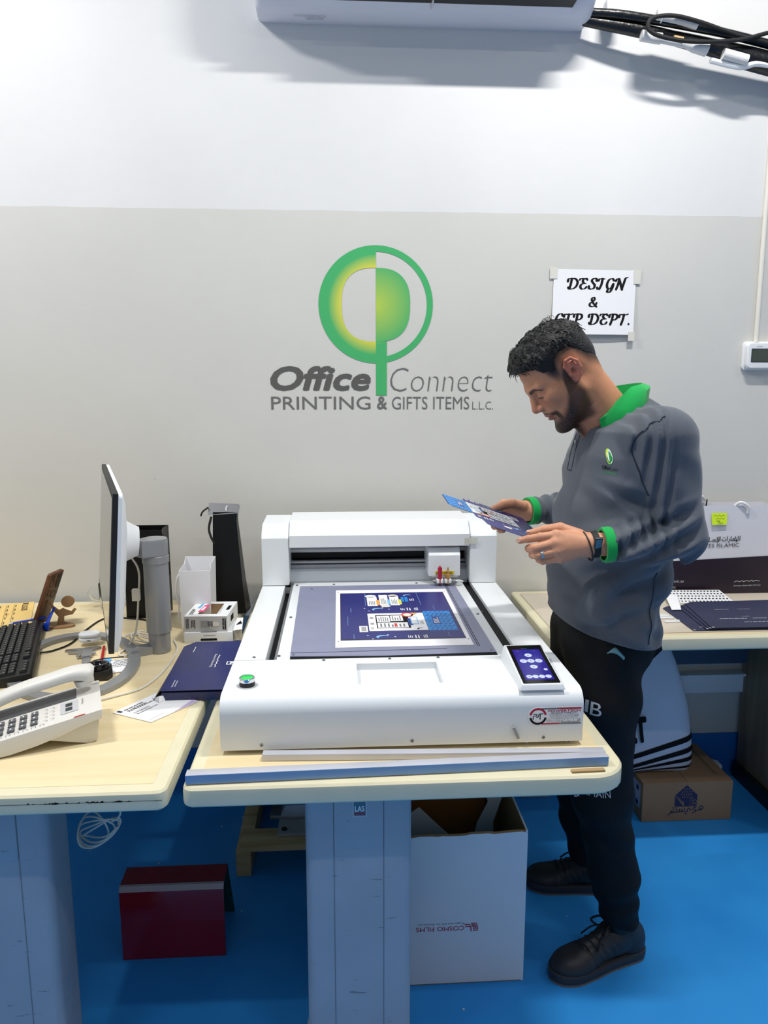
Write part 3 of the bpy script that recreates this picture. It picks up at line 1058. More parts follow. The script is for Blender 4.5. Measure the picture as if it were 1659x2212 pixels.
MB().cyl((-0.163, 2.44, 0.968), (0.424, 2.44, 0.968), 0.0095, n=16).build('guide_rail', ['rail_grey'], cm)
MB().box(-0.163, 0.424, 2.43, 2.452, 0.923, 0.931, 0, 0.002).box(-0.163, 0.424, 2.425, 2.455, 0.905, 0.919, 0, 0.002).build('guide_rail', ['rail_grey'], cm)
MB().box(-0.163, 0.424, 2.46, 2.464, 0.935, 0.952, 0).build('drive_belt', ['black_rubber'], cm)
mb = MB()
mb.prism([(2.405, 0.902), (2.42, 0.908), (2.50, 0.908), (2.50, ZT - 0.02), (2.386, ZT - 0.02), (2.386, ZT + 0.001)], -0.163, 0.424, lambda a, b, h: (h, a, b))
mb.build('rear_apron', ['machine_white'], cm, 25)
# carriage
mb = MB()
mb.prism([(2.335, 0.898), (2.335, 0.966), (2.352, 0.988), (2.47, 0.99), (2.47, 0.90)], 0.288, 0.392, lambda a, b, h: (h, a, b), 0, 0.003, 2)
car = mb.build('carriage', ['machine_white'], cm, 25)
mb = MB().box(0.311, 0.371, 2.333, 2.3348, 0.903, 0.914, 0)
mb.text('PINCH HAZARD', (0.3135, 2.3326, 0.9092), X1, Z1, 0.053, 0.0032, 1, 0.015)
mb.text('KEEP CLEAR', (0.3135, 2.3326, 0.9045), X1, Z1, 0.053, 0.0032, 1, 0.015)
mb.build('warning_label', ['label_yellow', 'ink'], car)
MB().box(0.296, 0.384, 2.315, 2.335, 0.890, 0.898, 0, 0.001).build('tool_bracket', ['grey'], car)
mb = MB().lathe([(0, 0.0015), (0.006, 0.002), (0.008, 0.0065), (0.012, 0.0072), (0.055, 0.0072), (0.06, 0.006), (0.063, 0.002), (0.066, 0.0012)], (0.321, 2.303, 0.8745), n=18)
mb.build('marking_pen', ['pen_red'], car)
mb = MB().lathe([(0, 0.002), (0.004, 0.005), (0.02, 0.005), (0.024, 0.0085), (0.034, 0.0085), (0.036, 0.005), (0.046, 0.0055), (0.048, 0.003), (0.058, 0.0012)], (0.347, 2.303, 0.8765), n=18)
mb.build('blade_holder', ['brass'], car)
MB().box(0.310, 0.3195, 2.294, 2.318, 0.883, 0.896, 0, 0.002).box(0.3225, 0.332, 2.294, 2.318, 0.883, 0.896, 0, 0.002).cyl((0.298, 2.305, 0.889), (0.31, 2.305, 0.889), 0.004, m=1).build('tool_clamp', ['white', 'mid_grey'], car)
MB().box(0.336, 0.3455, 2.294, 2.318, 0.883, 0.896, 0, 0.002).box(0.3485, 0.358, 2.294, 2.318, 0.883, 0.896, 0, 0.002).cyl((0.358, 2.305, 0.889), (0.372, 2.305, 0.889), 0.004, m=1).build('tool_clamp', ['white', 'mid_grey'], car)
MB().tube([(0.372, 2.305, 0.889), (0.385, 2.307, 0.889), (0.398, 2.315, 0.884)], 0.0028, 8, 0, 4).build('hose', ['white'], car)
mat('clear_tape', (226, 226, 214), 0.25, alpha=0.55)
MB().box(0.405, 0.447, yf - 0.0055, yf - 0.0048, 1.004, 1.024, 0).build('tape', ['clear_tape'], cm)
# dealer sticker
mb = MB()
yl = 1.4494
fx = lambda a, b, h: (a, yl - h, b)
sx0, sx1, sz0, sz1 = 0.393, 0.508, 0.7985, 0.8375
r_ = (sz1 - sz0) / 2
mb.prism(rrect(sx0, sx1, sz0, sz1, (r_ - 0.0005, 0.001, 0.001, r_ - 0.0005), 8), 0, 0.0006, fx, 0)
O = Vector((0, yl - 0.0009, 0))
ccx, ccz = sx0 + r_ + 0.0018, sz0 + r_


def arc_band(a0, a1, r0, r1, m, n=16):
    for i in range(n):
        t0, t1 = a0 + (a1 - a0) * i / n, a0 + (a1 - a0) * (i + 1) / n
        mb.flat([(ccx + r0 * cos(t0), ccz + r0 * sin(t0)), (ccx + r1 * cos(t0), ccz + r1 * sin(t0)), (ccx + r1 * cos(t1), ccz + r1 * sin(t1)), (ccx + r0 * cos(t1), ccz + r0 * sin(t1))], O, X1, Z1, m)


arc_band(radians(10), radians(170), 0.0142, 0.0188, 1)
arc_band(radians(190), radians(350), 0.0142, 0.0188, 2)
for pts in ([(-0.0105, -0.0065), (-0.0105, 0.001), (-0.0035, 0.001), (-0.0025, 0.003), (-0.0035, 0.005), (-0.0095, 0.005)], [(-0.003, -0.002), (0.0005, -0.001), (0.0015, 0.004), (0.004, 0.0055), (0.0105, 0.0055)], [(0.0045, 0.004), (0.0045, -0.0065)]):
    mb.ribbon([(ccx + p[0], ccz + p[1]) for p in pts], 0.0019, O, X1, Z1, 2, 0)
bx0 = ccx + 0.008
mb.flat([(bx0, sz1 - 0.0045), (bx0 + 0.034, sz1 - 0.0045), (bx0 + 0.036, sz1 - 0.001), (bx0, sz1 - 0.001)], O, X1, Z1, 3)
mb.flat([(bx0 + 0.034, sz1 - 0.0045), (sx1 - 0.001, sz1 - 0.0045), (sx1 - 0.001, sz1 - 0.001), (bx0 + 0.036, sz1 - 0.001)], O, X1, Z1, 1)
mb.flat([(bx0, sz0 + 0.001), (bx0 + 0.036, sz0 + 0.001), (bx0 + 0.039, sz0 + 0.0042), (bx0, sz0 + 0.0042)], O, X1, Z1, 1)
mb.flat([(bx0 + 0.036, sz0 + 0.001), (sx1 - 0.001, sz0 + 0.001), (sx1 - 0.001, sz0 + 0.0042), (bx0 + 0.039, sz0 + 0.0042)], O, X1, Z1, 3)
O = Vector((0, yl - 0.0012, 0))
tx0 = ccx + 0.0205
tw = sx1 - 0.003 - tx0
mb.text('POWERTECH', (tx0 + 0.001, yl - 0.0012, sz1 - 0.0105), X1, Z1, tw - 0.001, 0.0053, 1, 0.015)
mb.text('International Trading L.L.C.', (tx0 + 0.007, yl - 0.0012, sz1 - 0.0146), X1, Z1, tw - 0.014, 0.0034, 2, 0.015)
mb.text('P.O. Box: 128880, Dubai - U.A.E. Mob: 971 50 454 6482', (tx0 + 0.003, yl - 0.0012, sz1 - 0.0178), X1, Z1, tw - 0.006, 0.0022, 2)
mb.text('+971 50 547 8818, Service Number Tel: +971 4 3854505', (tx0 + 0.004, yl - 0.0012, sz1 - 0.0206), X1, Z1, tw - 0.008, 0.0022, 2)
mb.text('E-mail: service@ptech.ae, email: ptech@gmail.com', (tx0 + 0.005, yl - 0.0012, sz1 - 0.0234), X1, Z1, tw - 0.010, 0.0022, 2)
rr = rrect(tx0 - 0.002, sx1 - 0.003, sz0 + 0.0065, sz0 + 0.0135, 0.002, 4)
mb.ribbon(rr, 0.0004, O, X1, Z1, 2, 0, closed=True)
mb.text('Serial No :', (tx0 - 0.0005, yl - 0.0012, sz0 + 0.0085), X1, Z1, 0.013, 0.0024, 2, 0.01)
mb.text('1 0 5 6 7', (tx0 + 0.015, yl - 0.0012, sz0 + 0.0078), X1, Z1, 0.022, 0.0042, 2, -0.01)
mb.text('Date :', (tx0 + 0.042, yl - 0.0012, sz0 + 0.0085), X1, Z1, 0.009, 0.0024, 2, 0.01)
mb.text('1   25', (tx0 + 0.056, yl - 0.0012, sz0 + 0.0078), X1, Z1, 0.014, 0.0042, 2, -0.01)
mb.text('TECHNICAL SUPPORT: 050 54 78 818', (tx0 + 0.03, yl - 0.0012, sz0 + 0.0046), X1, Z1, tw - 0.032, 0.0016, 2)
mb.build('dealer_sticker', ['paper_white', 'label_red', 'ink', 'grey'], cm)
# small grey lever on the front and the power plug at the right side
mb = MB()
mb.M = frame_at((0.3665, 1.4488, 0.786), 0, 0, radians(-24))
mb.box(-0.003, 0.003, -0.006, 0.0, -0.016, 0.012, 0, 0.001)
mb.M = None
mb.build('lever', ['mid_grey'], cm)
for x in (0.396, 0.482, 0.49):
    MB().cyl((x, 1.465, 0.7505), (x, 1.465, 0.761), 0.003, n=10).build('foot_pin', ['light_grey'], cm)
for x, y in ((-0.22, 1.52), (0.48, 1.52), (-0.22, 2.45), (0.48, 2.45)):
    MB().cyl((x, y, 0.7505), (x, y, 0.763), 0.012, n=14).build('foot', ['black_rubber'], cm)
MB().tube([(MX1 - 0.004, 1.52, 0.795), (MX1 + 0.013, 1.522, 0.805), (MX1 + 0.022, 1.526, 0.79), (MX1 + 0.020, 1.532, 0.772), (MX1 - 0.006, 1.54, 0.766)], 0.0035, 10, 0, 6).build('power_cable', ['white'], cm)
mb = MB()
rnd = random.Random(2)
for i in range(9):
    x, y = 0.212 - 0.022 * rnd.random(), 1.517 + 0.006 * rnd.random()
    mb.M = frame_at((x, y, zd + 0.001), rnd.random() * 3, 0.3, 0.2)
    mb.box(-0.003, 0.003, -0.0008, 0.0008, -0.0005, 0.0005)
mb.M = None
tag(mb.build('paper_shavings', ['pine']), 'tiny brown paper shavings in the tray of the machine', 'scraps', None, 'stuff')

# ================================================================ printed carton sheet
mat('print_navy', (36, 38, 116), 0.35, vary=0.05, vscale=26)
mat('print_edge', (34, 32, 70), 0.35)
mat('print_blue', (30, 142, 222), 0.35)
mat('print_deep', (22, 60, 150), 0.35)
mat('print_sky', (140, 196, 238), 0.4)
mat('print_orange', (244, 172, 70), 0.4)
mat('print_yellow', (226, 222, 84), 0.4)
mat('print_red', (222, 68, 44), 0.4)
mat('print_cream', (246, 240, 220), 0.4)
ART = ['paper_white', 'print_navy', 'print_edge', 'print_blue', 'print_deep', 'print_sky', 'print_orange', 'print_yellow', 'print_red', 'print_cream', 'ink', 'grey']


def crescent(cx, cy, r, a0, thick=0.45, n=14):
    out = [(cx + r * cos(a0 + pi * 1.15 * i / n), cy + r * 0.8 * sin(a0 + pi * 1.15 * i / n)) for i in range(n + 1)]
    inn = [(cx + r * (0.9 - thick * sin(pi * i / n)) * cos(a0 + pi * 1.15 * i / n), cy + 0.8 * r * (0.9 - thick * sin(pi * i / n)) * sin(a0 + pi * 1.15 * i / n)) for i in range(n, -1, -1)]
    return out, inn


def art(mb, O, ux, uy, nz, cut=None):
    """the printed carton blank, about 0.32 wide by 0.43 deep; marks stacked in 0.1 mm layers"""
    O, nz = Vector(O), Vector(nz)

    def L(k):
        return O + nz * (0.0002 + 0.00012 * k)

    def R(x0, x1, y0, y1, m, k=1, sk=0.0):
        mb.flat([(x0, y0), (x1, y0), (x1 + sk, y1), (x0 + sk, y1)], L(k), ux, uy, m)

    def star(x, y, r, m=0):
        pts = []
        for i in range(8):
            a = i * pi / 4
            q = r if i % 2 == 0 else r * 0.35
            pts.append((x + q * cos(a), y + q * sin(a)))
        for i in range(0, 8):
            mb.flat([(x, y), pts[i], pts[(i + 1) % 8]], L(2), ux, uy, m)

    def moon(x, y, r, a0=0.55):
        o, i = crescent(x, y, r, a0)
        n = len(o)
        i = i[::-1]
        for k in range(n - 1):
            mb.flat([o[k], o[k + 1], i[k + 1], i[k]], L(2), ux, uy, 5)

    def lines(x0, x1, y0, y1, n, m=10, k=4, vert=True, seed=1):
        rnd = random.Random(seed)
        for j in range(n):
            if vert:
                x = x0 + (x1 - x0) * (j + 0.5) / n
                R(x - (x1 - x0) / n * 0.22, x + (x1 - x0) / n * 0.22, y0, y0 + (y1 - y0) * (0.6 + 0.4 * rnd.random()), m, k)
            else:
                y = y0 + (y1 - y0) * (j + 0.5) / n
                R(x0, x0 + (x1 - x0) * (0.6 + 0.4 * rnd.random()), y - (y1 - y0) / n * 0.22, y + (y1 - y0) / n * 0.22, m, k)

    R(0, 0.32, 0, 0.438, 2, 0)
    R(0.0025, 0.3175, 0.008, 0.4355, 1, 1)
    # thin woven texture
    rnd = random.Random(5)
    for i in range(60):
        x, y = rnd.random() * 0.27 + 0.005, rnd.random() * 0.41 + 0.01
        R(x, x + 0.02 + 0.02 * rnd.random(), y, y + 0.0007, 4, 2)
    # rear panel with three medicine cards
    for (x, w, y0, y1, acc) in ((0.080, 0.030, 0.296, 0.392, 6), (0.117, 0.026, 0.300, 0.412, 5), (0.148, 0.028, 0.300, 0.400, 7)):
        R(x, x + w, y0, y1, 0, 3)
        R(x + w - 0.003, x + w + 0.006, y0 + 0.008, y0 + 0.06, acc, 4)
        lines(x + 0.004, x + w - 0.006, y0 + 0.012, y1 - 0.03, 4, 11, 4, True, int(x * 999))
    mb.flat(circle(0.092, 0.400, 0.017, 16, 0.014), L(3), ux, uy, 0)
    mb.flat(circle(0.133, 0.293, 0.014, 16, 0.010), L(3), ux, uy, 9)
    mb.flat(circle(0.160, 0.402, 0.015, 16, 0.012), L(3), ux, uy, 9)
    R(0.183, 0.191, 0.335, 0.385, 3, 3)
    R(0.194, 0.203, 0.335, 0.385, 3, 3)
    lines(0.207, 0.222, 0.345, 0.375, 3, 0, 3, True, 4)
    moon(0.205, 0.402, 0.013, 0.4)
    # middle strip, printed twice: moon, stars and white script
    for y in (0.262, 0.022):
        moon(0.108, y, 0.017, 0.35)
        for (sx_, sy_) in ((0.07, y + 0.012), (0.082, y - 0.014), (0.14, y + 0.0), (0.122, y + 0.016)):
            star(sx_, sy_, 0.0042)
        lines(0.172, 0.186, y - 0.012, y + 0.012, 3, 0, 3, True, 9)
        lines(0.189, 0.204, y - 0.015, y + 0.015, 2, 0, 3, True, 10)
        lines(0.212, 0.224, y - 0.014, y + 0.014, 3, 0, 3, True, 11)
    # front panel
    R(0.076, 0.232, 0.070, 0.222, 0, 2)
    R(0.097, 0.188, 0.090, 0.206, 10, 3)
    R(0.100, 0.136, 0.145, 0.200, 0, 4)
    R(0.138, 0.172, 0.150, 0.200, 0, 4)
    R(0.100, 0.182, 0.094, 0.138, 0, 4)
    lines(0.103, 0.133, 0.150, 0.196, 5, 11, 5, True, 21)
    lines(0.141, 0.168, 0.156, 0.196, 4, 11, 5, True, 22)
    lines(0.104, 0.176, 0.100, 0.132, 7, 11, 5, True, 23)
    R(0.145, 0.152, 0.100, 0.13, 8, 6)
    mb.flat(circle(0.187, 0.205, 0.017, 20, 0.020), L(5), ux, uy, 8)
    mb.flat(circle(0.187, 0.205, 0.012, 20, 0.012), L(6), ux, uy, 9)
    mb.flat([(0.196, 0.19), (0.216, 0.216), (0.204, 0.222)], L(5), ux, uy, 6)
    R(0.184, 0.196, 0.112, 0.172, 4, 5)
    R(0.192, 0.212, 0.120, 0.185, 5, 6)
    R(0.1945, 0.2095, 0.126, 0.179, 0, 7)
    lines(0.216, 0.226, 0.12, 0.16, 3, 11, 4, True, 31)
    moon(0.214, 0.082, 0.011, 0.5)
    lines(0.081, 0.093, 0.085, 0.10, 2, 10, 3, False, 32)
    lines(0.081, 0.093, 0.12, 0.14, 2, 10, 3, False, 33)
    lines(0.081, 0.093, 0.17, 0.19, 2, 10, 3, False, 34)
    # bright patterned flap
    R(0.2335, 0.310, 0.066, 0.236, 3, 2)
    for j in range(11):
        for i in range(6):
            x, y = 0.237 + i * 0.0125 + (0.004 if j % 2 else 0), 0.07 + j * 0.0152
            if x > 0.303:
                continue
            mb.flat([(x, y), (x + 0.008, y + 0.002), (x + 0.0105, y + 0.009), (x + 0.004, y + 0.0065)], L(3), ux, uy, 4)
    R(0.252, 0.272, 0.118, 0.186, 4, 4)
    lines(0.2545, 0.2695, 0.125, 0.180, 4, 0, 5, True, 41)
    # code box: plain white with bars only
    R(0.050, 0.072, 0.062, 0.112, 0, 3)
    for j in range(9):
        R(0.055, 0.068, 0.070 + 0.004 * j, 0.0715 + 0.004 * j + 0.001 * (j % 2), 10, 4)
    # crease lines
    for (x0, x1, y0, y1) in ((0.03, 0.031, 0.24, 0.28), (0.02, 0.0207, 0.12, 0.2), (0.27, 0.2707, 0.25, 0.29), (0.28, 0.2807, 0.02, 0.05), (0.034, 0.0348, 0.01, 0.045)):
        R(x0, x1, y0, y1, 5, 2)
    for pts in ([(0.075, 0.43), (0.074, 0.30)], [(0.235, 0.43), (0.237, 0.30)]):
        mb.ribbon(pts, 0.0008, L(2), ux, uy, 5, 0)


sh = MB()
Os = Vector((-0.013, 1.742, ZT + 0.0012))
sh.prism([(0, 0), (0.343, 0.0), (0.347, 0.522), (0.0, 0.524)], 0, 0.0005, lambda a, b, h: (Os.x + a, Os.y + b, Os.z + h), 0)
art(sh, Os + Vector((0.013, 0.050, 0.0004)), X1, Y1, Z1)
for (x, y) in ((0.007, 0.044), (0.007, 0.494), (0.337, 0.044), (0.34, 0.494)):
    sh.flat(circle(x, y, 0.0022, 10), Os + Vector((0, 0, 0.0008)), X1, Y1, 10)
tag(sh.build('printed_sheet', ART), 'printed navy blue carton sheet with white margins lying on the cutting machine bed', 'printed sheet')

# ================================================================ aluminium bars on the desk
mat('aluminium', (206, 208, 218), 0.38, 0.35, vary=0.06, vscale=8)
mat('blue_film', (122, 158, 204), 0.3, vary=0.05)
b1 = MB()
b1.M = frame_at((0.118, 1.358, 0.7512), radians(1.6))
b1.box(-0.418, 0.418, -0.0115, 0.0115, 0, 0.0195, 0, 0.001)
o = b1.build('aluminium_bar', ['aluminium'])
tag(o, 'long square aluminium bar with a blue front face along the desk edge', 'metal bar')
f_ = MB()
f_.M = b1.M
f_.box(-0.4175, 0.4175, -0.0122, -0.0116, 0.001, 0.019)
fo = f_.build('protective_film', ['blue_film'])
fo.parent = o
b2 = MB()
b2.M = frame_at((0.19, 1.414, 0.7512), radians(-2.4))
b2.box(-0.352, 0.352, -0.010, 0.010, 0, 0.014, 0, 0.001)
tag(b2.build('aluminium_bar', ['aluminium']), 'thinner bare aluminium bar lying behind the blue-faced one', 'metal bar')
b3 = MB()
b3.M = frame_at((0.488, 1.339, 0.7512), radians(2))
b3.box(-0.034, 0.034, -0.004, 0.006, 0, 0.003, 0, 0.0006)
tag(b3.build('wooden_strip', ['pine']), 'short thin wooden strip in front of the bar end at the desk corner', 'wood strip')

# ================================================================ implicit modelling for the figure
def A3(*p):
    return np.array(p, np.float32)


def rc(P, a, b, ra, rb):
    """tapered limb"""
    a, b = np.asarray(a, np.float32), np.asarray(b, np.float32)
    ba = b - a
    t = np.clip(((P - a) @ ba) / max(float(ba @ ba), 1e-9), 0, 1)
    d = P - a - t[:, None] * ba
    return np.sqrt((d * d).sum(1)) - (ra + (rb - ra) * t)


def chain(P, pts, rad, k=0.01):
    d = None
    for i in range(len(pts) - 1):
        e = rc(P, pts[i], pts[i + 1], rad[i], rad[i + 1])
        d = e if d is None else smin(d, e, k)
    return d


def el(P, c, r):
    q = P - np.asarray(c, np.float32)
    r = np.asarray(r, np.float32)
    k0 = np.sqrt(((q / r) ** 2).sum(1)) + 1e-9
    k1 = np.sqrt(((q / (r * r)) ** 2).sum(1)) + 1e-9
    return k0 * (k0 - 1) / k1


def smin(a, b, k):
    h = np.clip(0.5 + 0.5 * (b - a) / k, 0, 1)
    return b + (a - b) * h - k * h * (1 - h)


def smax(a, b, k):
    return -smin(-a, -b, k)


def sstep(x, a, b):
    t = np.clip((x - a) / (b - a), 0, 1)
    return t * t * (3 - 2 * t)


def nets(fn, lo, hi, h):
    """surface of fn < 0 inside a box, as vertices and quads"""
    lo = np.array(lo, float)
    n = [int(math.ceil((hi[i] - lo[i]) / h)) + 1 for i in range(3)]
    ax = [(lo[i] + h * np.arange(n[i])).astype(np.float32) for i in range(3)]
    V = np.empty(n, np.float32)
    yz = np.stack(np.meshgrid(ax[1], ax[2], indexing='ij'), -1).reshape(-1, 2)
    st = max(1, 400000 // len(yz))
    for i in range(0, n[0], st):
        xs = ax[0][i:i + st]
        P = np.empty((len(xs), len(yz), 3), np.float32)
        P[:, :, 0] = xs[:, None]
        P[:, :, 1:] = yz[None]
        V[i:i + st] = fn(P.reshape(-1, 3)).reshape(len(xs), n[1], n[2])
    c = [m - 1 for m in n]
    acc = np.zeros(c + [3], np.float32)
    cnt = np.zeros(c, np.float32)
    corners = [(i, j, k) for i in (0, 1) for j in (0, 1) for k in (0, 1)]
    for a in corners:
        for axis in range(3):
            if a[axis]:
                continue
            b = list(a)
            b[axis] = 1
            va = V[a[0]:a[0] + c[0], a[1]:a[1] + c[1], a[2]:a[2] + c[2]]
            vb = V[b[0]:b[0] + c[0], b[1]:b[1] + c[1], b[2]:b[2] + c[2]]
            m = (va < 0) != (vb < 0)
            t = np.where(m, va / np.where(m, va - vb, 1), 0)
            for d in range(3):
                acc[..., d] += np.where(m, a[d] + (t if d == axis else 0), 0)
            cnt += m
    act = cnt > 0
    idx = -np.ones(c, np.int64)
    idx[act] = np.arange(act.sum())
    base = np.stack(np.nonzero(act), -1)
    verts = lo + h * (base + acc[act] / cnt[act][:, None])
    quads = []
    inside = V < 0
    for axis in range(3):
        s0 = [slice(1, -1)] * 3
        s1 = [slice(1, -1)] * 3
        s0[axis] = slice(0, -1)
        s1[axis] = slice(1, None)
        A, B = inside[tuple(s0)], inside[tuple(s1)]
        ch = np.stack(np.nonzero(A != B), -1)
        if not len(ch):
            continue
        fl = A[tuple(ch.T)]
        g = ch.copy()
        o = [q for q in range(3) if q != axis]
        for q in o:
            g[:, q] += 1
        u, v = o
        def at(du, dv):
            w = g.copy()
            w[:, u] += du
            w[:, v] += dv
            return idx[tuple(w.T)]
        Q = np.stack([at(-1, -1), at(0, -1), at(0, 0), at(-1, 0)], -1)
        flip = fl if axis != 1 else ~fl
        Q[~flip] = Q[~flip][:, ::-1]
        quads.append(Q)
    Q = np.concatenate(quads)
    Q = Q[(Q >= 0).all(1)]
    # one Newton step puts the vertices on the surface
    v = verts.astype(np.float32)
    e = h * 0.5
    f0 = fn(v)
    G = np.stack([(fn(v + d) - fn(v - d)) / (2 * e) for d in (A3(e, 0, 0), A3(0, e, 0), A3(0, 0, e))], -1)
    g2 = (G * G).sum(1) + 1e-6
    stepv = -(f0 / g2)[:, None] * G
    ln = np.sqrt((stepv ** 2).sum(1))[:, None] + 1e-9
    v = v + stepv * np.minimum(1, 0.6 * h / ln)
    return v, Q


def np_object(name, chunks, mats, parent, cols=None, ang=60):
    """chunks of (verts, quads, material index) become one mesh object"""
    V = np.concatenate([c[0] for c in chunks])
    off = Vector((0, 0, 0))
    q = parent
    while q is not None:
        off += q.location
        q = q.parent
    me = bpy.data.meshes.new(name)
    F, MI, o = [], [], 0
    for c in chunks:
        F += (np.asarray(c[1]) + o).tolist()
        MI += [c[2]] * len(c[1])
        o += len(c[0])
    me.from_pydata((V - np.array(off)).tolist(), [], F)
    for k in mats:
        me.materials.append(MATS[k])
    me.polygons.foreach_set('material_index', MI)
    me.polygons.foreach_set('use_smooth', [True] * len(F))
    if cols is not None:
        a = me.attributes.new('Col', 'FLOAT_COLOR', 'POINT')
        a.data.foreach_set('color', np.concatenate([cols, np.ones((len(cols), 1))], 1).astype(np.float32).ravel())
    me.update()
    o = bpy.data.objects.new(name, me)
    COL.objects.link(o)
    o.parent = parent
    return o


def drape(mb, fn, y0=1.45, y1=2.1, lift=0.0015):
    """move every vertex along +Y until it lies on the implicit surface"""
    V = np.array(mb.v, np.float32)
    ys = np.arange(y0, y1, 0.004, dtype=np.float32)
    out = np.full(len(V), np.nan, np.float32)
    prev = None
    for y in ys:
        P = V.copy()
        P[:, 1] = y
        f = fn(P)
        if prev is not None:
            hit = np.isnan(out) & (f < 0)
            out[hit] = (y - 0.004 * (0 - f[hit]) / np.maximum(prev[hit] - f[hit], 1e-6))
        prev = f
    ok = ~np.isnan(out)
    out[~ok] = np.nanmean(out) if ok.any() else V[~ok][:, 1]
    V[:, 1] = out - lift
    mb.v = [tuple(map(float, p)) for p in V]
    return mb


# ---------------------------------------------------------------- figure: pose
PSI = radians(1)                                     # the chest is turned a little towards the room
bf, bl = A3(-cos(PSI), -sin(PSI), 0), A3(sin(PSI), -cos(PSI), 0)
E0 = A3(0.540, 1.80, 1.541)                           # between the ears
PH, YH = radians(39), radians(3)
hf = A3(-cos(PH) * cos(YH), -cos(PH) * sin(YH), -sin(PH))
hl = A3(sin(YH), -cos(YH), 0)
hu = np.cross(hf, hl).astype(np.float32)
RH = np.stack([hf, hl, hu], 1)


def to_head(P):
    return (P - E0) @ RH


TZ = [0.80, 0.90, 1.00, 1.10, 1.20, 1.28, 1.34, 1.40, 1.44, 1.475, 1.51]
TC = [0.678, 0.680, 0.685, 0.696, 0.709, 0.719, 0.726, 0.729, 0.742, 0.748, 0.735]
TA = [0.130, 0.130, 0.135, 0.139, 0.1415, 0.136, 0.129, 0.118, 0.090, 0.062, 0.05]
TB = [0.196, 0.196, 0.194, 0.193, 0.198, 0.202, 0.200, 0.170, 0.125, 0.080, 0.05]


def torso(P, d=0.0):
    z = P[:, 2]
    c, a, b = np.interp(z, TZ, TC), np.interp(z, TZ, TA) + d, np.interp(z, TZ, TB) + d
    q = P[:, :2] - np.stack([c, np.full_like(c, 1.83)], 1)
    x = q @ bf[:2]
    y = q @ bl[:2]
    e = 2.3
    k = ((np.abs(x) / a) ** e + (np.abs(y) / b) ** e) ** (1 / e)
    return ((k - 1) * np.minimum(a, b) * 0.9).astype(np.float32)


SHN, ELN, CUN = A3(0.742, 1.655, 1.388), A3(0.786, 1.628, 1.163), A3(0.606, 1.632, 1.146)
SHF, ELF, CUF = A3(0.748, 1.995, 1.385), A3(0.735, 2.05, 1.175), A3(0.520, 1.985, 1.168)


def arms(P, d=0.0):
    n = smin(rc(P, SHN, ELN, 0.072 + d, 0.053 + d), rc(P, ELN, CUN, 0.053 + d, 0.037 + d), 0.02)
    f = smin(rc(P, SHF, ELF, 0.070 + d, 0.053 + d), rc(P, ELF, CUF, 0.053 + d, 0.033 + d), 0.02)
    return n, f


def along(P, a, b):
    ba = b - a
    return ((P - a) @ ba) / float(ba @ ba)


